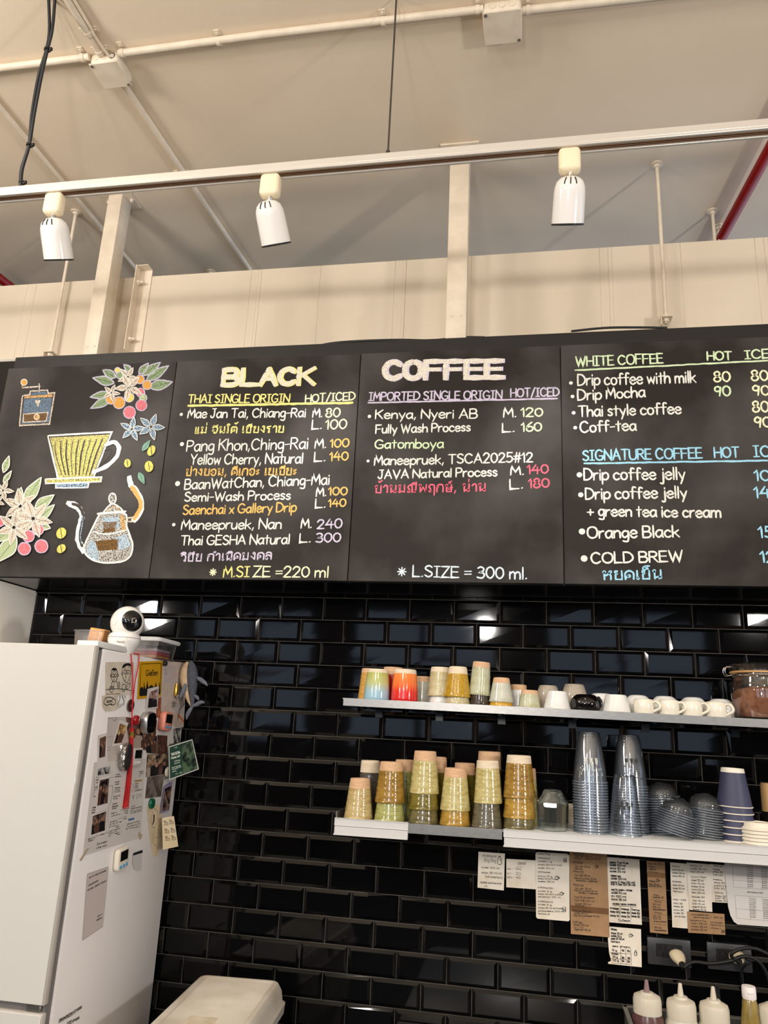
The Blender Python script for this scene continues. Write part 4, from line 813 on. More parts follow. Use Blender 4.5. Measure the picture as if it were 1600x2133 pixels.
for y in (-.07, -.14, -.21): slab(m, xb+.004, XR, y, y+.0015, .0022, .0024, zl)
link('liner_line', m, pm('liner_grey', rgb(186, 184, 180), .6), t, sm=0)
for x in (.55, .85, 1.15, 1.5, 1.85):
    m = MB(); slab(m, x-.006, x+.006, -.2, -.009, -.03, -.006, zl); slab(m, x-.010, x+.010, -.014, -.009, -.06, -.006, zl); link('bracket', m, black_m, t, sm=0)
m = MB(); q = at(1190, 1722, y=-.03); slab(m, q.x-.008, q.x+.009, -.03, -.0275, .0025, .062, zl)
for dz in (.015, .048): m.lathe([(0, .0006), (.0028, .0006), (.0028, 0)], 10, Matrix.Translation((q.x, -.03, zl(q.x)+dz)) @ Matrix.Rotation(math.pi/2, 4, 'X'))
one('wall_bracket', m, cream_m, 'small cream metal plate with two holes behind the octagonal glass', 'bracket', (q.x, -.03, zl(q.x)), sm=0)

# ------------------------------------------------------------------ ceramic cups, all standing upside down
GLZ = {}
def glaze(name, c1, c2, sp=40, lo=.4, hi=.65, rough=.16, stretch=(1, 1, 3)):
    GLZ[name] = pm('glaze_'+name, rgb(*c1), rough, col2=rgb(*c2), scale=sp, coat=.4, lo=lo, hi=hi, stretch=stretch, bump=.04, bscale=120); return GLZ[name]
glaze('tan', (192, 172, 122), (172, 148, 92)); glaze('ochre', (160, 124, 50), (128, 96, 34)); glaze('green', (168, 168, 104), (142, 140, 72)); glaze('straw', (196, 184, 128), (172, 156, 92)); glaze('olive', (120, 108, 36), (96, 82, 26)); glaze('moss', (112, 104, 66), (84, 76, 46)); glaze('slate', (104, 98, 78), (82, 76, 60)); glaze('mustard', (176, 140, 58), (146, 110, 36)); glaze('grey', (86, 80, 72), (66, 60, 54))
glaze('sandy', (196, 186, 150), (180, 168, 122), 25); glaze('speckle', (186, 146, 36), (118, 84, 20), 260, .5, .72, .2, (1, 1, 1)); glaze('celadon', (186, 188, 160), (170, 168, 132), 20); glaze('brown', (70, 58, 48), (52, 42, 34)); glaze('cloud', (196, 198, 184), (182, 180, 160), 18); glaze('amber', (206, 160, 50), (190, 140, 38)); glaze('red', (168, 28, 20), (140, 20, 16)); glaze('white', (226, 226, 222), (218, 216, 210), 10)
glaze('granite', (168, 156, 140), (112, 100, 88), 420, .56, .66, .5, (1, 1, 1)); glaze('ink', (12, 9, 10), (16, 12, 12), 10, rough=.06)
bisque = pm('bare_clay', rgb(214, 178, 142), .85, col2=rgb(200, 160, 124), scale=50, stretch=(1, 1, 6), bump=.15, bscale=150)
bisque_w = pm('bare_pale_clay', rgb(226, 212, 188), .85, col2=rgb(216, 198, 170), scale=40, stretch=(1, 1, 6), bump=.12, bscale=150)
def gradm(n, stops): return pm('glaze_'+n, rgb(200, 200, 200), .14, coat=.5, grad=stops)
def cup_mesh(h, rb, rt, band, ridged, mat, base_mat, parent, taper=.0, seed=0, bulge=.0):
    """inverted cup: rim radius rb at z=0, foot radius rt at z=h, bare band at the foot"""
    rnd = random.Random(seed); ph = rnd.uniform(0, 6.28); n = 36; hb = h-band
    fq = rnd.uniform(380, 620); f3 = rnd.uniform(.2, .45); amp = .0055 if ridged else .0018
    rip = lambda a, z: amp*math.sin(z*fq+a+ph)+amp*.8*math.sin(z*fq*f3+2*a+ph*2)*math.sin(z*90+ph)
    R_ = lambda z: rb+(rt-rb)*(z/h)**(1.0+taper)+bulge*math.sin(math.pi*z/h)
    N = 26 if ridged else 10
    prof = [(rb-.004, .004), (rb-.0035, 0.0), (rb-.001, .0), (R_(.002)+.0003, .003)]+[(R_(hb*i/N), hb*i/N) for i in range(1, N+1)]
    inner = [(max(.004, R_(hb*i/8)-.0045), hb*i/8) for i in range(8, -1, -1)]
    m = MB(); m.lathe(prof, n, ripple=rip); link('glazed_body', m, mat, parent, local=True, sm=60)
    m = MB(); N2 = 6; m.lathe([(R_(hb)-.0003, hb)]+[(R_(hb+(band-.002)*i/N2)-.0004, hb+(band-.002)*i/N2) for i in range(1, N2+1)]+[(rt-.002, h), (rt-.007, h), (rt-.009, h-.002), (0, h-.002)], n, ripple=lambda a, z: .003*math.sin(z*700+a)); o = link('bare_foot' if base_mat in (bisque, bisque_w) else 'foot', m, base_mat, parent, local=True, sm=50)
    m = MB(); m.lathe(inner[:1]+[(max(.004, R_(hb)-.0045), hb-.001)]+inner[1:-1]+[(rb-.004, .004)], n); m.face([(inner[0][0]*math.cos(k*.524), inner[0][0]*math.sin(k*.524), hb) for k in range(12)]); link('inside', m, mat, parent, local=True, sm=60)
    return parent
CN = [0]
def cup(px, pyb, wb, wt, pyt, y, mat, label, zf, band=.2, ridged=False, base=None, stackz=None, taper=0, lean=0, cat='cup', name='ceramic_cup', group=None, bulge=0, rim=None):
    """px centre, pyt top, wb/wt widths in the photograph, y depth; stands on the shelf line zf unless pyb gives its rim height"""
    CN[0] += 1
    b = at(px, pyb, y=y); zb = b.z if stackz else zf(b.x)+(.0025 if zf is zl and b.x > xb+.004 else .0003)
    top = at(px, pyt, y=y-wt/1600*.5); depth = (b-CAM).dot(FWD)/1600
    rb = wb*depth/2; rt = wt*depth/2; h = top.z-zb
    t = thing(name, label, cat, (b.x, y, zb), (0, lean-(tu if zf is zu else tl), 0), group)
    cup_mesh(h, rb, rt, h*band, ridged, mat, base or bisque_w, t, taper, CN[0], bulge)
    return t
g1 = 'ceramic cups on the upper shelf'
B = dict(zf=zu, group=g1)
yf, yb_ = -.203, -.10
cup(767, 1458, 44, 34, 1392.5, yb_-.02, glaze('honey', (206, 160, 84), (188, 138, 60)), 'honey yellow cup half hidden behind the yellow to blue cup', band=.13, base=bisque, **B)
cup(784.5, 1457.5, 54, 43, 1393.5, yf, gradm('meadow', ((0, rgb(150, 186, 206)), (.025, rgb(160, 192, 204)), (.05, rgb(186, 192, 128)), (.09, rgb(172, 172, 84)))), 'cup with glaze fading from yellow green to pale blue, beside the orange one', band=.12, taper=.9, **B)
cup(816, 1458, 50, 40, 1389.5, yb_, GLZ['red'], 'dark red cup peeping out between the yellow to blue cup and the orange cup', band=.22, base=bisque, **B)
cup(842, 1459, 56, 45.5, 1394, yf, gradm('sunset', ((0, rgb(206, 36, 34)), (.028, rgb(222, 48, 34)), (.048, rgb(236, 112, 50)), (.09, rgb(240, 140, 66)))), 'bright cup with glaze fading from orange to red', band=.14, taper=.9, **B)
cup(880, 1463, 44, 36, 1409, yb_, GLZ['cloud'], 'grey white cup with a bare pink foot right behind the orange and red cup', band=.2, base=bisque, **B)
cup(917, 1466, 46, 32, 1402, yf+.03, GLZ['white'], 'white cup whose lower edge shows under the tall sandy cup', band=.1, base=GLZ['white'], **B)
cup(916, 1451, 52, 40, 1389.5, yf+.03, GLZ['sandy'], 'tall sandy cup stacked on a white cup, behind the speckled mustard cup', band=.17, stackz=1, **B)
cup(953, 1467.5, 52, 33, 1406, yf, GLZ['sandy'], 'sandy cup under the speckled mustard cup', band=.1, base=GLZ['sandy'], **B)
cup(952.5, 1452.5, 57, 37, 1388.5, yf, GLZ['speckle'], 'mustard cup with brown speckles stacked on a sandy cup', band=.24, stackz=1, **B)
cup(999, 1468.5, 42, 32, 1400, yf+.01, GLZ['brown'], 'dark brown cup under the tallest grey green cup', band=.1, base=GLZ['brown'], **B)
cup(998.5, 1448.5, 46, 36, 1378.5, yf+.01, GLZ['celadon'], 'tallest cup on the upper shelf, grey green and tilted, stacked on a dark brown cup', band=.17, stackz=1, lean=.05, base=bisque, **B)
cup(1044, 1472, 49, 29, 1424, yf, GLZ['amber'], 'amber yellow cup under the pale grey cup', band=.1, base=GLZ['amber'], **B)
cup(1044, 1463, 51, 33, 1411.5, yf, GLZ['cloud'], 'pale grey cup with pink foot stacked on an amber yellow cup', band=.23, base=bisque, stackz=1, **B)
cup(1080, 1474, 40, 33, 1426, yb_, GLZ['white'], 'white cup with bare pink foot behind the two pale grey cups', band=.24, base=bisque, **B)
cup(1103, 1476.5, 46, 34, 1437.5, yf, GLZ['celadon'], 'small grey green cup standing alone in front, left of the white beaker', band=.24, base=bisque, **B)
cup(1142, 1478, 46, 36, 1427.5, yb_, GLZ['granite'], 'speckled stone grey cup behind the white beaker', band=.1, base=GLZ['granite'], bulge=.003, taper=1.2, **B)
cup(1161, 1481, 57, 40, 1439.5, yf, GLZ['white'], 'white beaker standing between the small grey green cup and the black cup', band=.06, base=GLZ['white'], **B)
cup(1197, 1481, 52, 38, 1425, yb_, GLZ['granite'], 'speckled stone grey cup behind the black mug', band=.1, base=GLZ['granite'], bulge=.003, taper=1.2, **B)
tk = cup(1220, 1483, 56, 38, 1446.5, yf, GLZ['ink'], 'glossy black mug turned upside down on the upper shelf', band=.1, base=GLZ['ink'], taper=2, bulge=.006, cat='mug', name='mug', **B)
def handle(parent, r0, z0, z1, out, w, mat, ang=0):
    pts = [(r0*.93, 0, z1), (r0+out*.55, 0, z1+.001), (r0+out, 0, z1-(z1-z0)*.3), (r0+out*.95, 0, z0+(z1-z0)*.35), (r0+out*.4, 0, z0+.004), (r0*.96, 0, z0)]
    m = MB(); m.tube(smooth(pts, 5), w, 12); m.bm.transform(Matrix.Rotation(ang, 4, 'Z') @ Matrix.Diagonal((1, 1.5, 1, 1))); link('handle', m, mat, parent, local=True, sm=60)
handle(tk, .034, .004, .036, .012, .0036, GLZ['ink'], -.35)
cup(1254, 1484, 58, 36, 1444.5, yb_, GLZ['white'], 'white bowl shaped cup behind the black mug', band=.08, base=GLZ['white'], taper=2, bulge=.004, **B)
cup(1284, 1486, 60, 42, 1447, yf, GLZ['white'], 'white beaker right of the black mug', band=.06, base=GLZ['white'], **B)
for px, pt, lb in ((1330, 1448, 'white round cup behind the first cream mug from the left'), (1386, 1450, 'white round cup behind the second cream mug from the left'), (1445, 1452.5, 'white round cup behind the third cream mug from the left'), (1502, 1456, 'white round cup behind the fourth cream mug, next to the cocoa jar')):
    cup(px, 1490, 56, 30, pt, -.115, GLZ['white'], lb, band=.06, base=GLZ['white'], taper=2.6, bulge=.004, **B)
creamglz = pm('cream_porcelain', rgb(232, 226, 208), .18, coat=.4)
for i, (px, pt, nm_) in enumerate(((1342, 1455.5, 'first'), (1394, 1457, 'second'), (1442, 1459, 'third'), (1492, 1461, 'fourth'))):
    b = at(px, 1490, y=-.208); z0 = zu(b.x)+.0003; h = at(px, pt, y=-.225).z-z0; r_ = .0285
    tm = thing('mug', 'cream porcelain mug with its handle to the right, %s from the left in the row' % nm_, 'mug', (b.x, -.208, z0), (0, -tu, 0), 'cream mugs on the upper shelf')
    m = MB(); m.lathe([(r_-.004, h-.006), (r_-.004, .003), (r_-.003, 0), (r_-.001, 0), (r_, .002), (r_+.0006, h*.5), (r_, h-.007), (r_-.002, h-.002), (r_-.006, h), (0, h)], 36); link('body', m, creamglz, tm, local=True, sm=50)
    handle(tm, r_, .006, h-.008, .017, .0040, creamglz, -.45)

# ---- wheel thrown stoneware on the lower shelf
g2 = 'stoneware cups on the lower shelf'
L = dict(zf=zl, group=g2, ridged=True)
f2, b2y = -.205, -.105
cup(746.5, 1708, 61, 41.5, 1621.5, f2, GLZ['tan'], 'single tan stoneware cup at the left end of the lower shelf', band=.24, base=bisque, **L)
cup(811, 1713.5, 64.5, 45, 1630, f2, GLZ['green'], 'pale green stoneware cup under the ochre cup, second column from the left', band=.1, base=GLZ['green'], **L)
cup(812.5, 1671, 64, 47, 1587, f2, GLZ['ochre'], 'ochre stoneware cup on the pale green one, second column from the left', band=.22, base=bisque, stackz=1, **L)
cup(882, 1719, 62.5, 46, 1636, f2, GLZ['moss'], 'grey olive stoneware cup, lowest of the tall column with the straw cup on top', band=.1, base=GLZ['moss'], **L)
cup(882.5, 1685, 63.5, 44, 1602, f2, GLZ['olive'], 'olive stoneware cup between a grey olive cup and a straw coloured cup', band=.1, base=GLZ['olive'], stackz=1, **L)
cup(884, 1652, 62, 46, 1564.5, f2, GLZ['straw'], 'straw coloured stoneware cup on top of the third column from the left', band=.23, base=bisque, stackz=1, **L)
cup(947.5, 1724, 65, 45, 1642, f2, GLZ['mustard'], 'mustard stoneware cup under a straw coloured one, fourth column from the left', band=.1, base=GLZ['mustard'], **L)
cup(948, 1687, 64, 45, 1600, f2, GLZ['straw'], 'straw coloured stoneware cup in the lowest of the middle columns, on a mustard cup', band=.22, base=bisque, stackz=1, **L)
cup(1014, 1727, 65, 44, 1640, f2, GLZ['slate'], 'dark slate stoneware cup under a straw coloured one, fifth column from the left', band=.1, base=GLZ['slate'], **L)
cup(1017, 1672, 60, 46, 1584.5, f2, GLZ['straw'], 'straw coloured stoneware cup with a white foot on a dark slate cup', band=.18, stackz=1, lean=-.02, **L)
cup(1081.5, 1731, 66, 50, 1650, f2, GLZ['moss'], 'grey olive stoneware cup, lowest of the column beside the octagonal glass', band=.1, base=GLZ['moss'], **L)
cup(1081.5, 1703, 67, 48, 1618, f2, GLZ['mustard'], 'mustard stoneware cup in the middle of the column beside the octagonal glass', band=.1, base=GLZ['mustard'], stackz=1, **L)
cup(1081.5, 1661, 66, 50, 1573.5, f2, GLZ['ochre'], 'ochre stoneware cup with white foot, topmost beside the octagonal glass', band=.19, stackz=1, **L)
cup(767, 1700, 52, 40, 1584, b2y, GLZ['grey'], 'dark grey stoneware cup with a white foot behind the single tan cup', band=.22, **L)
cup(840, 1704, 54, 40, 1582.5, b2y, GLZ['green'], 'pale green stoneware cup behind and between the second and third columns', band=.2, base=bisque, **L)
cup(908, 1708, 56, 40, 1576.5, b2y, GLZ['olive'], 'olive stoneware cup behind the third column from the left', band=.25, base=bisque, **L)
cup(967, 1712, 56, 43, 1589.5, b2y, GLZ['olive'], 'olive stoneware cup behind the fourth column from the left', band=.2, base=bisque, **L)
cup(1019, 1715, 60, 47, 1565.5, b2y, GLZ['grey'], 'stoneware cup with a tan foot behind the fifth column from the left', band=.25, base=bisque, **L)
cup(1094, 1720, 60, 46, 1600, b2y, GLZ['straw'], 'straw coloured stoneware cup behind the column beside the octagonal glass', band=.2, base=bisque, **L)

# ---- octagonal glass
glass_m = clear('clear_glass', (.95, .98, .97, 1), .07, .02, 1.5, .02, (.9, .93, .92, 1))
p = at(1152, 1733, y=-.2); z0 = zl(p.x)+.0027; k = (p-CAM).dot(FWD)/1600; hh = at(1152, 1645, y=-.2).z-z0
t = thing('glass_tumbler', 'clear eight sided glass turned upside down beside the plastic cups', 'glass', (p.x, -.2, z0), (0, -tl, .2))
oct_ = [(30*k, 0), (31.5*k, .004), (34*k, hh*.63), (33*k, hh*.68), (19*k, hh*.97), (17*k, hh), (0, hh)]
m = MB(); m.lathe(oct_, 8); link('outside', m, glass_m, t, local=True, sm=0)
m = MB(); m.lathe([(30*k, 0)]+[(max(0, r_-.003), z_*(.93)) for r_, z_ in oct_[1:-1]]+[(0, hh*.9)], 8); link('inside', m, glass_m, t, local=True, sm=0)

# ---- clear plastic cups
plast = clear('clear_plastic', (.965, .975, .985, 1), .025, .08, 1.35, .035, (.86, .9, .95, 1))
rimm = clear('clear_plastic_rim', (.85, .91, .97, 1), .2, .15, 1.45, .34, (.62, .74, .9, 1))
def pcup_proto(h, rb, rt, label, group, loc, rot):
    t = thing('plastic_cup', label, 'cup', loc, rot, group)
    m = MB(); m.lathe([(rb-.001, .004), (rb-.002, .012), (rb-.0028, .03), (rt+.003, h-.016), (rt+.001, h-.012), (rt, h-.001), (rt-.004, h), (rt-.006, h-.003), (0, h-.003)], 40); link('wall', m, plast, t, local=True, sm=50)
    m = MB(); m.lathe([(rb-.001, .004), (rb+.001, .0036), (rb+.0016, .002), (rb+.001, .0004), (rb-.001, 0), (rb-.0018, .002), (rb-.001, .004)], 40); link('rim', m, rimm, t, local=True, sm=50)
    return t
def wrap(r0, r1, z0, z1, h, polys):
    """shapes (angle, z) laid on the side of a tapering cup"""
    m = MB()
    for pl in polys:
        m.face([((r0+(r1-r0)*(z-z0)/(z1-z0)+.0006)*math.cos(a), (r0+(r1-r0)*(z-z0)/(z1-z0)+.0006)*math.sin(a), z) for a, z in pl])
    return m
def printpolys(seed, a_mid, z0, z1):
    rnd = random.Random(seed); out = []
    for k in range(3):
        a = a_mid-.42+k*.36; z = z1-.012; out += [[(a, z), (a+.2, z), (a+.16, z-.010), (a+.04, z-.010)], [(a-.03, z+.0015), (a+.23, z+.0015), (a+.23, z+.0005), (a-.03, z+.0005)], [(a+.06, z-.012), (a+.14, z-.012), (a+.14, z-.014), (a+.06, z-.014)]]
    for k in range(26):
        a = a_mid+rnd.uniform(-.75, .75); z = rnd.uniform(z0, z1-.032); w_ = rnd.uniform(.015, .09); q = rnd.uniform(.0012, .006)
        out.append([(a, z), (a+w_, z+rnd.uniform(-.001, .001)), (a+w_*rnd.uniform(.3, 1), z+q), (a+w_*.2, z+q*.8)])
    return out
def stack(px, pyb, y, n, step, h, rb, rt, where, group, prints=None):
    p = at(px, pyb, y=y); z0 = zl(p.x)+.0027; first = None; out = []
    for i in range(n):
        nm_ = 'topmost' if i == n-1 else ('lowest' if i == 0 else (ORD[i]+' from the bottom'))
        lb = 'clear plastic cup, %s in the %s' % (nm_, where)
        loc = (p.x+i*step*math.sin(tl)*-1, y, z0+i*step)
        if first is None: first = pcup_proto(h, rb, rt, lb, group, loc, (0, -tl, 0)); out.append(first)
        else: out.append(dup(first, loc, (0, -tl, i*.37), lb, group))
    return out
k = .00142
s1 = stack(1232, 1728, -.195, 19, .0074, .138, .0485, .0305, 'left tall stack of clear cups', 'clear cups in the left tall stack')
ax = -math.pi/2
for o, mat, sd in ((s1[-1], chalk('print_white', rgb(214, 214, 204), .42, 300), 1), (s1[-2], MATS['print_white'], 5)):
    m = wrap(.0457, .0335, .03, .122, .138, printpolys(sd, ax-o.rotation_euler.z, .02, .078)); q = link('print', m, mat, o, local=True, sm=0); q['label'] = 'whitish print on the cup'
s2 = stack(1317, 1737, -.15, 18, .0074, .142, .0485, .0305, 'right tall stack of clear cups', 'clear cups in the right tall stack')
ink = pm('print_black', rgb(16, 14, 14), .5)
m = wrap(.0457, .0335, .03, .126, .142, printpolys(9, ax-s2[-1].rotation_euler.z, .02, .088)); q = link('print', m, ink, s2[-1], local=True, sm=0); q['label'] = 'black print on the cup'
p = at(1303, 1741, y=-.212); t = pcup_proto(.160, .0455, .0285, 'clear plastic cup with black print standing in front of the right tall stack', 'clear cups in front of the right stack', (p.x, -.2015, zl(p.x)+.0027), (0, -tl+.035, 0))
m = wrap(.0427, .0315, .03, .144, .160, printpolys(12, ax, .02, .10)+printpolys(14, ax-.2, .03, .09)); q = link('print', m, ink, t, local=True, sm=0); q['label'] = 'black print on the cup'
# ---- dome lids
def dome(label, group, loc, rot, r=.049, h=.042):
    t = thing('dome_lid', label, 'lid', loc, rot, group)
    m = MB(); m.lathe([(r+.002, 0), (r+.002, .003), (r-.002, .005), (r-.002, .009), (r-.006, .011)]+[((r-.006)*math.cos(a), .011+(h-.011)*math.sin(a)) for a in [q*.13 for q in range(1, 11)]]+[(.009, h), (.009, h-.001)], 40); link('shell', m, plast, t, local=True, sm=50)
    m = MB(); m.lathe([(r+.002, 0), (r+.0032, .0015), (r+.002, .003), (r+.001, .0015), (r+.002, 0)], 40); link('rim', m, rimm, t, local=True, sm=50); return t
first = None
for (px, pyb, y, n, step, lean, dx, where) in ((1390, 1738, -.125, 15, .0066, -.12, .0, 'left back stack of dome lids'), (1404, 1747, -.20, 9, .0066, .26, .0, 'leaning front stack of dome lids'), (1467, 1744, -.165, 12, .0066, .10, .0, 'right stack of dome lids')):
    p = at(px, pyb, y=y); z0 = zl(p.x)+.0027+.05*abs(math.sin(lean-tl))
    for i in range(n):
        lb = 'clear dome lid, %s in the %s' % ('topmost' if i == n-1 else ('lowest' if i == 0 else ORD[i]+' from the bottom'), where)
        loc = (p.x+i*step*math.sin(lean), y, z0+i*step*math.cos(lean)); rot = (0, lean-tl, 0)
        g_ = 'clear lids in the '+where
        if first is None: first = dome(lb, g_, loc, rot)
        else: dup(first, loc, rot, lb, g_)
# ---- navy paper cups
navy = pm('navy_paper', rgb(58, 60, 86), .5); paperw = pm('cream_paper', rgb(234, 226, 208), .55)
p = at(1537, 1742, y=-.165); k2 = (p-CAM).dot(FWD)/1600; z0 = zl(p.x)+.0027
first = None
hN = .102; step = at(1537, 1675, y=-.165).z-at(1537, 1689, y=-.165).z
for i in range(6):
    lb = 'navy paper cup, %s in the stack beside the white lids' % ('topmost with its white base showing' if i == 5 else ('lowest' if i == 0 else ORD[i]+' from the bottom'))
    loc = (p.x-i*step*math.sin(.035), -.165, z0+i*step); rot = (0, -tl-.012, i*.5)
    if first is None:
        first = thing('paper_cup', lb, 'cup', loc, rot, 'navy paper cups on the lower shelf')
        rb_, rt_ = 35.5*k2, 22.5*k2
        m = MB(); m.lathe([(rb_-.001, .003), (rt_+(rb_-rt_)*.11, hN*.89)], 40); link('sleeve', m, navy, first, local=True)
        m = MB(); m.lathe([(rt_+(rb_-rt_)*.11+.0002, hN*.89), (rt_, hN), (rt_-.0015, hN), (rt_-.003, hN-.006), (0, hN-.006)], 40); link('base_band', m, paperw, first, local=True)
        m = MB(); m.lathe([(rb_-.001, .0032), (rb_+.0012, .0026), (rb_+.0016, .0012), (rb_, 0), (rb_-.0018, .0012), (rb_-.001, .0032)], 40); link('rolled_rim', m, paperw, first, local=True)
        m = MB(); m.lathe([(rb_-.002, .002), (rt_-.002, hN-.008)], 40); link('inside', m, paperw, first, local=True)
    else: dup(first, loc, rot, lb)
# ---- white cup lids
p = at(1582, 1757, y=-.212); z0 = zl(p.x)+.0027; first = None
for i in range(5):
    lb = 'white takeaway cup lid, %s in the stack by the navy cups' % ('topmost' if i == 4 else ('lowest' if i == 0 else ORD[i]+' from the bottom'))
    loc = (p.x, -.204, z0+i*.0088)
    if first is None:
        first = thing('cup_lid', lb, 'lid', loc, (0, -tl, 0), 'white lids stacked on the lower shelf')
        m = MB(); m.lathe([(.041, 0), (.0425, .001), (.0425, .0045), (.0405, .0065), (.0395, .0075), (.036, .009), (.035, .019), (.033, .0205), (.030, .0205), (.029, .018), (0, .018)], 40); link('shell', m, paperw, first, local=True)
    else: dup(first, loc, (0, -tl, i*.3), lb)
p = at(1612, 1722, y=-.10); z0 = zl(p.x)+.0027
t = thing('coffee_tin', 'dark jar with a tan lid at the right edge of the lower shelf', 'jar', (p.x, -.1, z0))
hh = at(1612, 1632, y=-.1).z-z0
m = MB(); m.lathe([(0, 0), (.030, 0), (.032, .003), (.032, hh*.42), (.026, hh*.5), (.0, hh*.5)], 30); link('body', m, pm('dark_glass', rgb(20, 17, 16), .1), t, local=True)
m = MB(); m.lathe([(.026, hh*.5), (.027, hh*.5), (.027, hh*.95), (.025, hh), (0, hh)], 30); link('lid', m, pm('tan_lid', rgb(196, 156, 104), .5), t, local=True)

# ---- clip-top jar of cocoa on the upper shelf
p = at(1592, 1497, y=-.135); k = (p-CAM).dot(FWD)/1600; z0 = zu(p.x)+.0006; t = thing('cocoa_jar', 'large clip-top glass jar half full of brown cocoa powder on the upper shelf', 'jar', (p.x, -.135, z0), (0, -tu, 0))
zz = lambda py: at(1592, py, y=-.135).z-z0
R_ = 62*k
m = MB(); m.lathe([(0, .002), (R_*.86, .001), (R_*.93, .004), (R_*.97, .012), (R_, zz(1440)), (R_*.98, zz(1428)), (R_*.93, zz(1417)), (R_*.93, zz(1405))], 44); link('glass_body', m, glass_m, t, local=True)
m = MB(); m.lathe([(0, .006), (R_*.9, .006), (R_*.945, .013), (R_*.955, zz(1448)), (R_*.8, zz(1438)), (R_*.4, zz(1432)), (0, zz(1437))], 44, ripple=lambda a, z: .012*math.sin(3*a+z*90)); link('cocoa_powder', m, pm('cocoa', rgb(172, 112, 78), .9, col2=rgb(120, 70, 46), scale=70, lo=.45, hi=.75, bump=.3), t, local=True)
m = MB(); m.lathe([(R_*.95, zz(1406)), (R_*.99, zz(1405)), (R_*.99, zz(1402)), (R_*.95, zz(1401))], 44); link('gasket', m, pm('gasket', rgb(196, 150, 96), .5), t, local=True)
m = MB(); m.lathe([(R_*.96, zz(1401)), (R_*.99, zz(1399)), (R_*.98, zz(1388)), (R_*.9, zz(1384.5)), (R_*.5, zz(1386)), (0, zz(1385))], 44); link('glass_lid', m, glass_m, t, local=True)
m = MB(); m.lathe([(R_*.945, zz(1411)), (R_*.955, zz(1409.5)), (R_*.945, zz(1408)), (R_*.94, zz(1409.5))], 44)
m.tube(smooth([(-R_*.95, -.012, zz(1393)), (-R_*1.12, -.012, zz(1393)), (-R_*1.18, -.012, zz(1402)), (-R_*1.12, -.012, zz(1411)), (-R_*.96, -.012, zz(1410))], 4), .0016, 8); m.tube(smooth([(-R_*.95, .012, zz(1393)), (-R_*1.12, .012, zz(1393)), (-R_*1.18, .012, zz(1402)), (-R_*1.12, .012, zz(1411)), (-R_*.96, .012, zz(1410))], 4), .0016, 8); m.tube([(-R_*1.12, -.012, zz(1393)), (-R_*1.12, .012, zz(1393))], .0016, 8)
link('wire_clip', m, chrome_m, t, local=True)
m = MB(); m.tube([(R_*.1, -R_*.5, zz(1440)), (R_*.2, -R_*.1, zz(1412))], .003, 8); link('spoon_handle', m, paperw, t, local=True)

# ------------------------------------------------------------------ recipe notes taped under the lower shelf
FW = lambda u, v, h: (u, -.0079-h, v)
inkp = pm('pen_ink', rgb(38, 34, 32), .7); inkg = pm('pencil_grey', rgb(120, 112, 104), .8); inkb = pm('print_grey', rgb(90, 88, 88), .7)
PAPER = {'white': pm('note_paper', rgb(240, 230, 213), .6, col2=rgb(222, 206, 180), scale=14, lo=.5, hi=.75), 'brown': pm('kraft_paper', rgb(176, 139, 100), .7, col2=rgb(162, 125, 88), scale=20), 'pale': pm('sheet_paper', rgb(226, 220, 212), .6)}
def wuv(px, py, y=-.0079): p = at(px, py, y=y); return (p.x, p.z)
NC = [0]
def note(quad, kind, label, rows, s=2.5, ox=960, oy=1740, lift=0, w=.0009, extra=None):
    NC[0] += 1; base = .0004+lift
    P = [wuv(ox+u/s, oy+v/s) for u, v in quad]
    c = (sum(p[0] for p in P)/len(P), -.0079-base, sum(p[1] for p in P)/len(P))
    t = thing('recipe_note', label, 'note', c, group='recipe notes taped under the lower shelf')
    m = MB(); m.prism(P, FW, base, base+.0004); link('sheet', m, PAPER[kind], t, sm=0)
    m = MB()
    for r_ in rows:
        if r_[0] == 'L':   # ruled line
            a, b = wuv(ox+r_[1]/s, oy+r_[2]/s), wuv(ox+r_[3]/s, oy+r_[4]/s); m.ribbon([Vector(a), Vector(a).lerp(Vector(b), .5), Vector(b)], w*.9, FW, base+.0006); continue
        txt, u0, v0, u1, v1, cap = r_
        a, b = wuv(ox+u0/s, oy+v0/s), wuv(ox+u1/s, oy+v1/s); write(m, txt, a, b, cap/s*.00132, w, FW, base+.0006)
    link('handwriting', m, inkg if kind == 'pale' else inkp, t, sm=0, flip=False)
    return t
def doodle(t, kind, u, v, r_, s=2.5, ox=960, oy=1740, lift=0):
    """little pen drawing of a cup, glass or bottle on a note"""
    m = MB(); P = lambda a, b: Vector(wuv(ox+(u+a*r_)/s, oy+(v+b*r_)/s)); h = .0011+lift
    if kind == 'cup': sh = [[(-1, -.6), (-.7, .7), (.6, .7), (1, -.6), (-1, -.6)], [(1, -.4), (1.5, -.2), (.8, .4)], [(-.4, -1.3), (-.3, -1)], [(.2, -1.4), (.2, -1.1)]]
    elif kind == 'glass': sh = [[(-.8, -1.2), (-.6, 1.2), (.6, 1.2), (.8, -1.2), (-.8, -1.2)], [(-.7, -.2), (.7, -.2)], [(-.5, .2), (.4, .6)], [(-.4, .7), (.5, .2)]]
    else: sh = [[(-.3, -1.6), (-.3, -1.1), (-.8, -.5), (-.8, 1.3), (-.3, 1.7), (.3, 1.7), (.8, 1.3), (.8, -.5), (.3, -1.1), (.3, -1.6), (-.3, -1.6)], [(-.3, -1.4), (.3, -1.4)], [(-.2, -.2), (.4, -.2), (.3, .3)]]
    for q in sh: m.ribbon([P(*p) for p in q], .0016, FW, h)
    link('doodle', m, inkp, t, sm=0, flip=False)
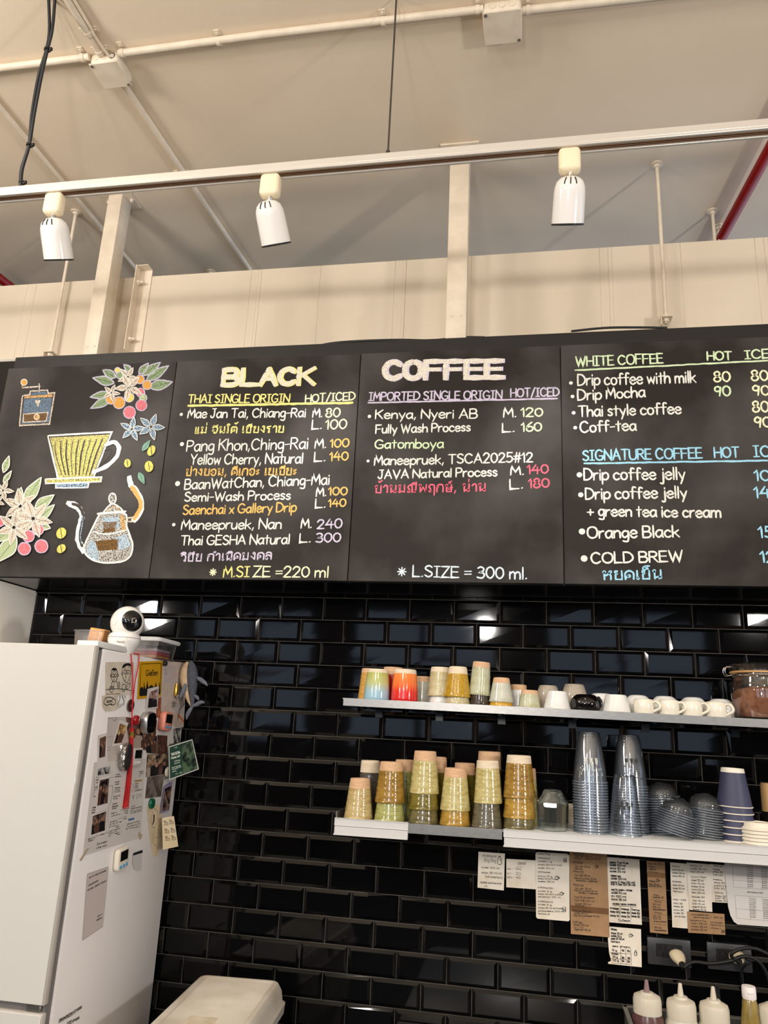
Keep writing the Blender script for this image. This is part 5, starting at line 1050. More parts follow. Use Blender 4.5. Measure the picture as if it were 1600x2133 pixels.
n = note([(92, 85), (230, 95), (224, 287), (87, 272)], 'white', 'small white note reading Big Big with a bottle drawing, leftmost under the shelf', [('ครปอมนเจ', 115, 110, 184, 115, 15), ('Big Big', 122, 136, 182, 140, 20), ('นมสด 120 ml', 108, 170, 200, 176, 10), ('นเชอม 30-40 ml', 108, 198, 212, 204, 12), ('(แลวแตลกคา)', 126, 218, 216, 226, 12), ('ขอบคณ เดมนำแขงมาก', 102, 248, 212, 256, 11), ('รร', 124, 268, 138, 270, 9)])
doodle(n, 'bottle', 202, 130, 13)
note([(237, 122), (392, 130), (392, 281), (237, 270)], 'white', 'blank looking white note with faint pencil numbers, second from the left', [('เปลยน!', 296, 152, 340, 152, 18), ('L', 290, 160, 328, 164), ('นม - 140', 242, 178, 315, 182, 13), ('นา - 20', 242, 202, 312, 206, 13), ('นชง - 40', 240, 222, 310, 226, 13)], w=.0009)
rr = [(400, 86), (554, 95), (565, 104), (567, 440), (560, 447), (400, 433), (392, 424), (389, 94)]
rows = []
for i, (tx, v, l) in enumerate((('ชงรอน 111 g', 98, 60), ('มทชานมเยน', 119, 64), ('นมสด 1 g', 137, 72), ('นำรอน 50 ml (1 นาท)', 155, 124), ('นมสด 120 ml', 172, 84), ('มทชานมรอน', 192, 64), ('นมขน 15 g', 214, 74), ('นำรอน 40 ml (1 นาท)', 228, 104), ('นมสตรม 150 ml', 242, 84), ('ชาโคโคนมรอน', 274, 78), ('นมสด 5 g', 292, 72), ('นำรอน 40 ml (1 นาท)', 308, 112), ('แลวเตมนม 150 ml', 322, 118), ('ชาโคโคนมเยน', 346, 78), ('นมสด 5 g', 362, 70), ('นำรอน 50 ml ตมใหเดอด', 380, 132), ('แลวเทนมสดตาม 200 ml', 396, 132), ('ใสนำแขง 8', 410, 60))): rows.append((tx, 402, v, 402+l, v+4, 8))
n = note(rr, 'white', 'tall white note with rounded corners, long recipe list and cup drawings', rows, lift=.0012)
doodle(n, 'glass', 542, 128, 9, lift=.0012); doodle(n, 'cup', 500, 222, 10, lift=.0012); doodle(n, 'cup', 524, 304, 9, lift=.0012); doodle(n, 'glass', 538, 385, 10, lift=.0012)
rows = []
for tx, u, v, l in (('Latte Ice', 586, 94, 54), ('Oat milk 120 ml', 594, 110, 84), ('ใสนำแขง + ชอตกาแฟ 30 ml', 592, 122, 134), ('Latte Hot', 584, 140, 52), ('Oat milk 120 ml', 594, 164, 78), ('espresso', 594, 174, 40), ('Mocha Hot', 586, 188, 54), ('Oat milk 120 ml', 592, 210, 80), ('โกโก 20 g นำรอน 30 ml', 592, 226, 112), ('ตใหเขากน + ชอตกาแฟ', 602, 238, 110), ('Mocha Ice', 586, 258, 52), ('Oat milk 150 ml', 594, 278, 84), ('โกโก 20 g นำรอน 30 ml', 592, 290, 116), ('ใสนำแขง + ชอตกาแฟ', 614, 302, 100), ('Thai Style เอสเยน', 588, 324, 106), ('Oat milk 120 ml', 592, 342, 102), ('นมสด 30 ml', 594, 358, 84), ('ขนหวาน', 598, 366, 44), ('Peach Tea ปน', 588, 396, 90), ('นมสด 120 ml', 590, 406, 72), ('โกโก 20 g นำรอนตม 40 ml', 588, 420, 132), ('Coff-tea', 584, 452, 46), ('นำเปลา 120 ml', 588, 468, 76), ('ชา 10', 588, 480, 50), ('ชอตกาแฟ 30 ml', 592, 492, 82)): rows.append((tx, u, v, u+l, v+5, 9))
for v in (98, 144, 193, 262, 329, 456): rows.append(('L', 584, v, 640, v+5))
n = note([(566, 66), (760, 82), (775, 530), (573, 512)], 'brown', 'largest brown kraft paper note with a strip of shiny tape across it', rows, lift=.0024)
doodle(n, 'cup', 705, 163, 8, lift=.0024)
m = MB(); P = [wuv(960+u/2.5, 1740+v/2.5) for u, v in ((572, 362), (770, 380), (771, 412), (574, 395))]; m.prism(P, FW, .0034, .0036); link('clear_tape', m, clear('clear_tape', (.95, .90, .84, 1), .06, .2), n, sm=0)
rows = []
for tx, u, v, l in (('เอสเยน Thai Style', 776, 144, 96), ('นมสด 120 ml', 776, 158, 80), ('นมขน 30 ml', 776, 174, 76), ('นมสด 20 ml', 776, 190, 80), ('มอคคา เยน', 782, 212, 50), ('นมสด 120 ml', 782, 228, 78), ('นมขน 2 ชอน (30 ml)', 782, 246, 124), ('โกโก 5 ชอน (20-30 ml)', 782, 258, 126), ('ดงต ใน นมสด + นำรอน', 784, 286, 108), ('นมสด 40 ml', 784, 302, 76), ('ชา 120 ml', 784, 320, 76), ('นมขน 30 ml', 784, 336, 76), ('ครปอม ขอนม ลาเตเยน', 792, 360, 120), ('หวานนอย', 778, 382, 44), ('ลาเตรอน', 836, 386, 40), ('ไมหวาน', 890, 390, 40), ('นมสด 120', 778, 400, 48), ('นมสด 120', 836, 404, 44), ('นมสด 120', 890, 407, 42), ('นมขน 10', 778, 420, 46), ('นมขน 20', 836, 424, 44), ('นมขน 30', 890, 424, 42), ('ไมใสนำ', 822, 446, 60)): rows.append((tx, u, v, u+l, v+5, 10))
rows += [('L', 776, 148, 808, 151), ('L', 784, 216, 812, 218), ('L', 788, 291, 830, 294), ('L', 792, 365, 915, 372), ('L', 828, 372, 830, 432), ('L', 884, 376, 887, 436)]
note([(762, 112), (930, 125), (943, 466), (770, 452)], 'white', 'white note covered with a three column table, right of the largest brown note', rows, lift=.0006, w=.0016)
rows = [('โกโกเยน', 782, 492, 812, 495, 10), ('นำรอน 30 ml', 782, 512, 840, 517, 10), ('ผงโกโก 20 g', 782, 527, 836, 531, 10), ('นมสด 20-30 ml', 782, 541, 850, 545, 10), ('ใสนำแขง', 782, 556, 828, 560, 10), ('สตร นำรอน', 790, 580, 880, 586, 9), ('15 g', 786, 600, 812, 603, 9), ('100', 838, 602, 850, 604, 9), ('150', 866, 606, 880, 608, 9), ('20 g', 790, 634, 816, 638, 9), ('นำเชอม', 784, 618, 820, 622, 9), ('200', 838, 640, 850, 642, 9), ('300', 868, 642, 880, 644, 9), ('115 g', 790, 654, 822, 656, 9), ('100', 838, 658, 850, 659, 9), ('250', 866, 660, 880, 662, 9)]
rows += [('L', 775, 608, 885, 618), ('L', 778, 640, 888, 648), ('L', 784, 664, 890, 672), ('L', 832, 574, 834, 666), ('L', 858, 582, 860, 668), ('L', 884, 588, 888, 672)]
n = note([(775, 474), (938, 488), (942, 686), (768, 668), (766, 660), (783, 652), (772, 610), (766, 540)], 'white', 'white note with a torn left edge and a small grid, lowest of all the notes', rows, lift=.0012, w=.0014)
doodle(n, 'cup', 884, 522, 9, lift=.0012); doodle(n, 'bottle', 910, 612, 8, lift=.0012)
rows = []
for tx, u, v, l in (('ชานม 1 แกว 120 g', 976, 150, 76), ('นำรอน', 978, 164, 30), ('นำเชอม 10', 980, 178, 36), ('โกโกเยน', 978, 192, 50), ('ลาเตรอน', 982, 240, 30), ('ชานม 120 ml', 980, 256, 52), ('เดมชาเยน 30 ml', 980, 266, 64), ('ชงเยน', 1004, 312, 28), ('นมสดรอน 30', 1000, 324, 56), ('นมขน', 1010, 346, 34), ('30 20', 1000, 362, 40), ('โกโก 10', 1000, 376, 40), ('ชานมเยนใสนำแขง', 1000, 388, 66), ('ชาเยน', 1010, 404, 36), ('30 20', 1002, 424, 40), ('โกโก 10', 1002, 436, 40), ('ชานมเยนใสนำ', 1004, 450, 66), ('30 20', 1008, 482, 36), ('ชานมเยนใสนำแขง', 1008, 496, 64)): rows.append((tx, u, v, u+l, v+4, 8))
rows += [('L', 996, 334, 1062, 340), ('L', 1000, 410, 1068, 416), ('L', 1000, 460, 1070, 466)]
n = note([(967, 132), (1062, 138), (1079, 514), (985, 505)], 'brown', 'narrow brown kraft note hanging alone above the left socket plate', rows, lift=.0006); doodle(n, 'cup', 1024, 236, 8, lift=.0006)
m = MB(); P = [wuv(960+u/2.5, 1740+v/2.5) for u, v in ((968, 190), (1064, 196), (1066, 224), (970, 216))]; m.prism(P, FW, .0016, .0018); link('clear_tape', m, MATS['clear_tape'], n, sm=0)
rows = [(tx, u, v, u+l, v+4, 8) for tx, u, v, l in (('ชามะนาว', 1100, 162, 40), ('นำชา 50 ml', 1102, 182, 56), ('นำเชอม 30 ml', 1102, 198, 62), ('นมขน 30 ml', 1102, 214, 62), ('ชาเขยวนม', 1102, 242, 46), ('นำชา 40 ml', 1104, 262, 56), ('นมสด 30 ml', 1104, 278, 60), ('ใสนำแขง', 1106, 294, 52))]
note([(1090, 140), (1181, 148), (1186, 324), (1095, 318)], 'white', 'small white note above the faint pencil note, right of the narrow brown note', rows, lift=.0003)
rows = [(tx, u, v, u+l, v+4, 8) for tx, u, v, l in (('ชานม - กาแฟ', 1106, 336, 66), ('นำชา 30', 1108, 356, 46), ('นำเชอม 30', 1108, 372, 50), ('นมขน 30', 1108, 390, 52), ('นมสด 30', 1110, 406, 52), ('แกว 16 ใสนำ', 1114, 424, 56))]
note([(1096, 318), (1186, 324), (1190, 486), (1101, 478)], 'white', 'white note with faint pencil writing, just below the small white note', rows, lift=.0008, w=.0009)
rows = [(tx, u, v, u+l, v+4, 8) for tx, u, v, l in (('นำโกโก 10', 1192, 160, 62), ('นมสด 30 ml', 1194, 176, 84), ('ใสนำ 50 ml', 1196, 192, 68), ('ชามะนาวโซดา', 1198, 218, 80), ('นำแดง 20 ml', 1200, 236, 62), ('โกโก 15 ml', 1200, 252, 66), ('นำเชอม 15 ml', 1200, 268, 66), ('มะนาว 15 ml', 1202, 284, 64), ('โซดา 120 ml', 1202, 300, 66), ('ใสนมสด 30', 1202, 322, 66), ('นำชา 30 ml', 1206, 342, 62), ('โกโก 10 ml', 1206, 358, 62), ('นมสด 10-20 ml', 1206, 374, 68), ('นำเชอม 10 ml', 1208, 388, 68))]+[('L', 1194, 164, 1240, 168), ('L', 1198, 224, 1274, 232)]
note([(1175, 140), (1300, 150), (1309, 398), (1188, 387)], 'white', 'white note packed with short lines, directly above the small brown card', rows, lift=.0020)
rows = [(tx, u, v, u+l, v+4, 8) for tx, u, v, l in (('โกโก 20', 1318, 162, 46), ('หวานนอย', 1312, 178, 36), ('นำรอน 30', 1312, 192, 52), ('โกโก 20', 1314, 208, 50), ('ลาเตรอน', 1314, 232, 46), ('นำรอน 120', 1318, 248, 56), ('ผงโกโก 5 g', 1318, 264, 64), ('โกโก 20', 1318, 278, 56), ('ไมหวาน', 1322, 300, 44), ('นำรอน 120', 1324, 318, 58), ('ผงโก 30 g', 1324, 330, 70), ('นมสด 20', 1324, 342, 62))]
note([(1298, 148), (1400, 158), (1400, 352), (1306, 347)], 'white', 'white note half tucked under the big printed sheet', rows, lift=.0010)
rows = [(tx, u, v, u+l, v+4, 8) for tx, u, v, l in (('ชานมสดใสกาแฟ', 1200, 414, 88), ('สตรชานมเยน', 1212, 428, 80), ('1 : 200 ml', 1300, 428, 60), ('นมขนหวาน 5 g', 1194, 444, 80), ('นำชา 45 ml', 1200, 460, 80), ('นำรอน 30 ml', 1200, 476, 80), ('นำเชอม 30 ml', 1198, 492, 82), ('หวานนอย', 1300, 454, 62), ('ใสนำแขง', 1300, 468, 68), ('ชาเยน 1', 1304, 484, 50))]
n = note([(1178, 394), (1371, 408), (1376, 517), (1183, 505)], 'brown', 'small wide brown card below the packed white note, above the right socket plate', rows, lift=.0032); doodle(n, 'cup', 1362, 500, 7, lift=.0032)
rows = [('L', 1412, 132, 1640, 150), ('L', 1412, 156, 1640, 172), ('L', 1414, 204, 1640, 218), ('L', 1416, 232, 1640, 248), ('L', 1418, 268, 1640, 284), ('L', 1412, 132, 1418, 268), ('L', 1486, 138, 1494, 276), ('L', 1560, 144, 1570, 282), ('L', 1426, 310, 1640, 326), ('L', 1430, 380, 1640, 396), ('L', 1434, 430, 1640, 446), ('L', 1426, 310, 1434, 430), ('L', 1498, 315, 1508, 436), ('L', 1568, 320, 1578, 442)]
for k in range(11): rows.append((random.choice(('นมสด', 'นำรอน', 'กาแฟ', 'ชาเยน', 'โกโก')), 1492, 162+k*10.5, 1520, 164+k*10.5, 6)); rows.append((random.choice(('นมสด', 'นำรอน', 'กาแฟ', 'ชาเยน')), 1566, 168+k*10.5, 1594, 170+k*10.5, 6))
for k in range(10): rows.append((random.choice(('นมสด', 'นำรอน', 'กาแฟ', 'ชาเยน')), 1504, 330+k*10.5, 1534, 332+k*10.5, 6)); rows.append((random.choice(('นมสด', 'นำรอน', 'กาแฟ')), 1574, 336+k*10.5, 1600, 338+k*10.5, 6))
rows += [('สตรกาแฟและชา 2567', 1490, 296, 1572, 302, 7)]
note([(1368, 120), (1660, 142), (1660, 478), (1440, 462), (1420, 448), (1402, 415), (1390, 370), (1384, 300)], 'pale', 'large pale printed sheet with tables and a curled lower corner, rightmost under the shelf', rows, lift=.0040, w=.0008)

# ------------------------------------------------------------------ sockets and cables
plate_m = pm('charcoal_plate', rgb(52, 52, 54), .35); sock_m = pm('socket_black', rgb(26, 25, 25), .4)
def socket(q, label):
    P = [wuv(960+u/2.5, 1740+v/2.5, -.02) for u, v in q]; x0 = (P[0][0]+P[3][0])/2; x1 = (P[1][0]+P[2][0])/2; z1 = (P[0][1]+P[1][1])/2; z0 = (P[2][1]+P[3][1])/2
    t = thing('wall_socket', label, 'socket', ((x0+x1)/2, -.0079, (z0+z1)/2), group='charcoal double sockets on the tiles')
    m = MB(); m.box(x0, x1, -.02, -.0077, z0, z1, .003, 2); link('plate', m, plate_m, t)
    xm, zm = (x0+x1)/2, (z0+z1)/2+.004; w_, h_ = (x1-x0)*.30, (z1-z0)*.24
    m = MB(); m.box(xm-w_, xm+w_, -.0215, -.0195, zm-h_, zm+h_, .0015, 1); link('insert', m, sock_m, t)
    m = MB()
    for sx in (-1, 1):
        c = xm+sx*w_*.5
        for dx, dz in ((-.008, .006), (.008, .006), (0, -.010)): m.box(c+dx-.0022, c+dx+.0022, -.0219, -.021, zm+dz-.004, zm+dz+.004)
    link('pin_holes', m, pm('hole_black', rgb(5, 5, 5), .9), t, sm=0); return xm, zm, w_
q1 = [(970, 530), (1198, 548), (1202, 692), (976, 672)]; q2 = [(1282, 557), (1515, 575), (1520, 716), (1288, 700)]
s1_ = socket(q1, 'charcoal double socket with the beige plug, left of the two'); s2_ = socket(q2, 'charcoal double socket crossed by black cables, right of the two')
plug_m = pm('beige_plug', rgb(214, 198, 168), .3)
def plug(x, z, label, mat, dx, dz):
    t = thing('power_plug', label, 'plug', (x, -.0219, z))
    M = Matrix.Translation((x, -.0221, z)) @ (Vector((0, 0, 1)).rotation_difference(Vector((dx, -1, dz)).normalized())).to_matrix().to_4x4()
    m = MB(); m.lathe([(0, .002), (.015, .0025), (.0185, .006), (.0195, .014), (.0165, .028), (.012, .038), (.0105, .043), (0, .043)], 28, M, sx=1.15, sy=.85); link('body', m, mat, t)
    m = MB(); m.lathe([(.0085, .043), (.008, .052), (.006, .058), (.004, .058)], 18, M); link('cord_sleeve', m, rubber_m, t)
    return M @ Vector((0, 0, .056))
e1 = plug(s1_[0]+s1_[2]*.45, s1_[1]-.002, 'beige rounded plug in the left socket', plug_m, .25, -.5)
e2 = plug(s2_[0]+s2_[2]*.5, s2_[1]+.004, 'beige plug mostly hidden behind black cables in the right socket', plug_m, -.1, -.1)
pt = lambda px, py, y=-.07: at(px, py, y=y)
def cable(pts, label, r_=.0048):
    m = MB(); m.tube(smooth(pts, 6), r_, 10); one('power_cable', m, rubber_m, label, 'cable', pts[0], 'black power cables at the sockets')
cable([e1, pt(1445, 2004), pt(1480, 2007, -.08), pt(1520, 2002, -.085), pt(1548, 1992, -.085), pt(1575, 1999, -.085), pt(1594, 2022, -.08), pt(1606, 2060, -.07), (at(1612, 2120, y=-.05))], 'black cable drooping from the beige plug to the right edge')
cable([e2, pt(1524, 1992, -.09), pt(1530, 1982, -.095), pt(1552, 1975, -.095), pt(1580, 1978, -.095), pt(1615, 1996, -.09)], 'black cable arching up over the right socket')
cable([pt(1552, 1996, -.055), pt(1565, 2003, -.05), pt(1552, 2012, -.045), pt(1545, 2024, -.03), pt(1548, 2050, -.02), pt(1549, 2075, -.015)], 'thin black cable looping down below the right socket', .003)

# ------------------------------------------------------------------ sauce bottles on the counter
ZT_ = .74
t = thing('steel_counter', 'stainless steel counter below the picture edge carrying the bottles', 'counter', (1.5, -.4, 0))
m = MB(); m.box(.62, 2.6, -.78, -.01, ZT_-.04, ZT_, .004, 2); link('worktop', m, steel_m, t)
for x in (.7, 2.5):
    for y in (-.72, -.07): m = MB(); m.box(x-.02, x+.02, y-.02, y+.02, 0, ZT_-.04); link('leg', m, steel_m, t, sm=0)
YQ = -.50
fog = pm('cloudy_plastic', rgb(226, 218, 200), .35, sss=.3, trans=.25); fog_w = pm('milky_plastic', rgb(214, 208, 190), .32, sss=.2, trans=.15); syr = pm('berry_syrup', rgb(88, 58, 58), .25); tipm = pm('purple_tip', rgb(150, 122, 124), .35, trans=.2)
def squeeze(px, tip_y, cap_t, cap_b, w_, body_m, nozzle_m, label, zc=None):
    b = at(px, cap_b, y=YQ); k = (b-CAM).dot(FWD)/1600; x = b.x; Zc = b.z; Zt = at(px, cap_t, y=YQ+.0).z; Zn = at(px, tip_y, y=YQ).z; R_ = w_*k/2
    t = thing('squeeze_bottle', label, 'bottle', (x, YQ, ZT_), group='squeeze bottles on the counter')
    zl_ = lambda z: z-ZT_
    Rb = R_*1.14
    m = MB(); m.lathe([(0, .001), (Rb*.9, .001), (Rb, .008), (Rb, zl_(Zc)-.03), (Rb*.97, zl_(Zc)-.014), (R_*.93, zl_(Zc)-.002), (R_*.9, zl_(Zc)+.004)], 40); link('body', m, body_m, t, local=True)
    m = MB(); m.lathe([(R_*.9, zl_(Zc)-.004), (R_, zl_(Zc)-.004), (R_, zl_(Zc)+.022), (R_*.93, zl_(Zc)+.030), (R_*.55, zl_(Zc)+.036), (R_*.5, zl_(Zt)-.004), (R_*.45, zl_(Zt)), (0, zl_(Zt))], 40, ripple=lambda a, z: .003*math.sin(40*a) if z < zl_(Zc)+.022 else 0); link('cap', m, fog, t, local=True)
    m = MB(); m.lathe([(R_*.21, zl_(Zt)-.002), (R_*.2, zl_(Zt)+.006), (R_*.12, zl_(Zn)-.001), (R_*.08, zl_(Zn)), (0, zl_(Zn))], 20); link('nozzle', m, nozzle_m, t, local=True)
squeeze(1349, 2041, 2066, 2105, 57, syr, tipm, 'squeeze bottle of dark berry syrup with a purple tip, leftmost of the sauce bottles')
squeeze(1420, 2048, 2075, 2116, 59, fog_w, fog, 'milky squeeze bottle beside the berry syrup bottle')
squeeze(1489, 2055, 2082, 2123, 59, fog_w, fog, 'milky squeeze bottle next to the bottle with the white flip cap')
squeeze(1612, 2064, 2090, 2130, 58, pm('pale_yellow_sauce', rgb(208, 190, 130), .35, sss=.1), fog, 'squeeze bottle with pale yellow sauce cut off by the right edge')
b = at(1561, 2078, y=YQ); k = (b-CAM).dot(FWD)/1600
t = thing('sauce_bottle', 'tapered bottle of olive brown sauce with a white flip cap', 'bottle', (b.x, YQ, ZT_)); zc_ = b.z-ZT_; zt_ = at(1561, 2056, y=YQ).z-ZT_
m = MB(); m.lathe([(0, .001), (26*k, .001), (27*k, .01), (26*k, zc_*.45), (20*k, zc_*.8), (14*k, zc_-.006), (12*k, zc_)], 32); link('body', m, pm('olive_sauce', rgb(112, 92, 44), .15, col2=rgb(150, 130, 70), scale=30, stretch=(2, 2, .6), coat=.5), t, local=True)
m = MB(); m.lathe([(13*k, zc_-.002), (14*k, zc_), (14*k, zt_-.004), (13*k, zt_+.002), (0, zt_+.004)], 32); m.box(-.006, .006, -15.5*k, -12*k, zc_+.010, zc_+.016, .002, 1); link('flip_cap', m, pm('white_cap', rgb(232, 224, 222), .35), t, local=True)
t = thing('bottle_rack', 'stainless steel open box behind and around the sauce bottles', 'rack', (1.5, YQ, ZT_))
a = at(1300, 2096, y=YQ+.07); xr0 = a.x; zr = a.z
m = MB(); m.box(xr0, 2.2, YQ+.065, YQ+.068, ZT_, zr); m.box(xr0, 2.2, YQ-.08, YQ-.077, ZT_, ZT_+.05); m.box(xr0, xr0+.003, YQ-.08, YQ+.068, ZT_, zr); m.box(xr0-.002, 2.2, YQ+.060, YQ+.070, zr-.001, zr+.002); m.box(xr0-.004, xr0+.006, YQ-.08, YQ+.07, zr-.001, zr+.002); link('sheet', m, steel_m, t, sm=0)

# ------------------------------------------------------------------ white ingredient bin
ZB = .835
c = [at(px, py, z=ZB) for px, py in ((418, 2031), (584, 2042))]
ex = (c[1]-c[0]); wd = ex.length; ex.normalize(); ang = math.atan2(ex.y, ex.x)-.05; ex = Vector((math.cos(ang), math.sin(ang), 0)); ey = Vector((ex.y, -ex.x, 0))
O = c[0]+ex*(wd/2)+ey*.29; bin_m = pm('bin_plastic', rgb(216, 208, 194), .42, col2=rgb(200, 188, 168), scale=8, lo=.45, hi=.7)
off = O.y+.30+.02
t = thing('ingredient_bin', 'white plastic bin with a grubby domed lid at the bottom edge', 'bin', (O.x, O.y, 0), (0, 0, ang))
hw, hd = wd/2, .30
def ring(m, w0, d0, z, r_):
    pts = []
    for sx, sy, a0 in ((1, 1, 0), (-1, 1, 90), (-1, -1, 180), (1, -1, 270)):
        for k in range(6):
            a = math.radians(a0+k*18); pts.append(m.bm.verts.new((sx*(w0-r_)+r_*math.cos(a), sy*(d0-r_)+r_*math.sin(a), z)))
    return pts
def loft(m, secs, cap0=True, cap1=True):
    R_ = [ring(m, *s_) for s_ in secs]
    for a, b in zip(R_, R_[1:]):
        for i in range(len(a)): m.bm.faces.new((a[i], a[(i+1) % len(a)], b[(i+1) % len(a)], b[i]))
    if cap0: m.bm.faces.new(R_[0][::-1])
    if cap1: m.bm.faces.new(R_[-1])
m = MB(); loft(m, [(hw-.02, hd-.02, .02, .03), (hw+.005, hd+.005, ZB-.075, .03)]); link('body', m, bin_m, t, local=True)
m = MB(); loft(m, [(hw+.020, hd+.020, ZB-.080, .035), (hw+.022, hd+.022, ZB-.055, .035), (hw+.014, hd+.014, ZB-.05, .03), (hw+.010, hd+.010, ZB-.022, .03), (hw, hd, ZB-.003, .025), (hw-.004, hd-.004, ZB, .022), (hw-.012, hd-.012, ZB, .02), (hw-.016, hd-.016, ZB-.004, .018)]); lid = link('lid', m, bin_m, t, local=True, sm=50)
m = MB(); m.box(-.045, .03, -.18, -.02, ZB-.0045, ZB-.0035); link('old_sticker', m, pm('stained_sticker', rgb(222, 212, 192), .5, col2=rgb(206, 190, 160), scale=30), lid, local=True, sm=0)
for y in (-.16, .0): m = MB(); m.box(hw+.008, hw+.020, y-.02, y+.02, ZB-.06, ZB-.02, .004, 2); link('rib', m, bin_m, lid, local=True)
for sx in (-1, 1):
    for sy in (-1, 1): m = MB(); m.lathe([(0, 0), (.016, 0), (.016, .021), (0, .021)], 14, Matrix.Translation((sx*(hw-.05), sy*(hd-.05), 0))); link('foot', m, rubber_m, t, local=True)

# ------------------------------------------------------------------ fridge
XS = -.155; ZF = 1.756
fr_white = pm('fridge_glass_front', rgb(208, 207, 202), .10, coat=.5); fr_side = pm('fridge_side', rgb(236, 232, 230), .42, bump=.05, bscale=250); gasket = pm('grey_gasket', rgb(120, 116, 114), .6); trimm = pm('fridge_trim', rgb(196, 190, 180), .35)
yb0 = at(217, 1356, x=XS).y; yd = at(206, 1352, x=XS).y
zg = at(112, 2090, x=XS).z
x_l = -.775
yd = min(yd, yb0-.045)
t = thing('fridge', 'tall white fridge at the left with notes, photos and magnets on its side', 'fridge', ((XS+x_l)/2, -.3, 0))
m = MB(); m.box(x_l, XS, yb0, -.03, .03, ZF-.006, .004, 2); link('cabinet', m, fr_side, t)
m = MB(); m.box(x_l+.006, XS-.006, yd+.018, yb0+.001, .06, ZF-.012); link('door_gasket', m, gasket, t, sm=0)
def door(z0, z1):
    m = MB(); m.box(x_l, XS, yd, yd+.020, z0, z1, .003, 2); d = link('door', m, trimm, t)
    m = MB(); m.box(x_l+.002, XS-.002, yd-.004, yd+.001, z0+.002, z1-.001, .0015, 1); link('glass_front', m, fr_white, d)
door(zg+.006, ZF-.001); door(.08, zg-.012)
m = MB(); m.box(XS-.05, XS-.012, yd+.006, yb0+.01, zg-.012, zg+.005, .002, 1); link('middle_hinge', m, steel_m, t)
m = MB(); q = at(196, 1342, z=ZF+.006); m.box(XS-.068, XS-.004, yd+.015, yb0+.14, ZF-.004, ZF+.013, .003, 2); o = link('hinge_cover', m, white_m, t); o['label'] = 'white plastic hinge cover'
m = MB(); m.box(XS-.05, XS-.008, yd+.004, yb0+.01, ZF-.012, ZF-.003); link('top_hinge', m, pm('dark_hinge', rgb(70, 70, 72), .4, .5), t)
for x in (x_l+.06, XS-.06):
    for y in (yb0+.05, -.08): m = MB(); m.lathe([(0, 0), (.02, 0), (.02, .032), (0, .032)], 14, Matrix.Translation((x, y, 0))); link('foot', m, rubber_m, t)

# everything on the side of the fridge: plane x = XS, seen from the right
FS = lambda u, v, h: (XS+.0002+h, u, v)
def suv(px, py): p = at(px, py, x=XS+.001); return (p.y, p.z)
def SQ(quad): return [suv(*q) for q in quad]
def sheet(name, quad, mat, label, cat, h=.0004, group=None, th=.0004, curl=None):
    P = SQ(quad); c = (XS+h, sum(p[0] for p in P)/len(P), sum(p[1] for p in P)/len(P))
    t = thing(name, label, cat, c, group=group); m = MB(); m.prism(P, FS, h, h+th); link('print' if name in ('photo', 'polaroid_photo') else 'sheet', m, mat, t, sm=0); return t
def sline(parent, segs, mat, w, h, name='drawing', sm_=True):
    m = MB()
    for q in segs:
        P = [Vector(suv(*p)) for p in q]; P = smooth(P, 4) if sm_ and len(P) > 2 else P; m.ribbon(P, w, FS, h, .08)
    link(name, m, mat, parent, sm=0, flip=False)
def sfill(parent, quads, mat, h, name):
    m = MB()
    for q in quads: m.prism(SQ(q), FS, h, h+.0002)
    return link(name, m, mat, parent, sm=0)
def stext(parent, rows, mat, w, h, name='handwriting', cap=.006):
    m = MB()
    for r_ in rows: write(m, r_[0], suv(r_[1], r_[2]), suv(r_[3], r_[4]), r_[5] if len(r_) > 5 else cap, w, FS, h)
    link(name, m, mat, parent, sm=0, flip=False)
z5 = lambda *p: [(200+u/6.957, 1350+v/6.957) for u, v in p]
z6 = lambda *p: [(160+u/6.667, 1480+v/6.667) for u, v in p]
z7 = lambda *p: [(280+u/6.667, 1480+v/6.667) for u, v in p]
z8 = lambda *p: [(80+u/5.333, 1760+v/5.333) for u, v in p]
def bent(px, py, h=0):
    """a sheet that lies on the fridge side and lifts off it towards the back edge"""
    q = at(px, py, x=XS+.001); y = q.y if q.y < -.17 else -.17+(q.y+.17)*.42
    p = at(px, py, y=y); return p+Vector((.86, -.5, 0))*h
FBN = lambda u, v, h: tuple(bent(u, -v, h))
def bsheet(quad, h, th=.0003, n=10):
    a, b, c, d = [Vector(q) for q in quad]; m = MB(); g = {}
    for s_ in (0, 1):
        for i in range(n+1):
            for j in range(n+1):
                p = a.lerp(b, i/n).lerp(d.lerp(c, i/n), j/n); g[s_, i, j] = m.bm.verts.new(bent(p.x, p.y, h+s_*th))
    for i in range(n):
        for j in range(n):
            for s_ in (0, 1): m.bm.faces.new((g[s_, i, j], g[s_, i+1, j], g[s_, i+1, j+1], g[s_, i, j+1]))
    for i in range(n):
        for f in (lambda k, s_: g[s_, k, 0], lambda k, s_: g[s_, k, n], lambda k, s_: g[s_, 0, k], lambda k, s_: g[s_, n, k]): m.bm.faces.new((f(i, 0), f(i+1, 0), f(i+1, 1), f(i, 1)))
    return m
def btext(parent, rows, mat, w, h, name):
    m = MB()
    for tx, p0, p1, cap in rows: write(m, tx, (p0[0], -p0[1]), (p1[0], -p1[1]), cap, w, FBN, h)
    link(name, m, mat, parent, sm=0, flip=False)
paper1 = pm('warm_paper', rgb(222, 212, 194), .6, col2=rgb(206, 194, 172), scale=20); cream1 = pm('cream_sketch_paper', rgb(226, 208, 176), .6, col2=rgb(214, 194, 158), scale=18); marker = pm('marker_black', rgb(18, 17, 17), .6)
def circ(c, rx, ry, n=12): return [(c[0]+rx*math.cos(k*2*math.pi/n), c[1]+ry*math.sin(k*2*math.pi/n)) for k in range(n+1)]

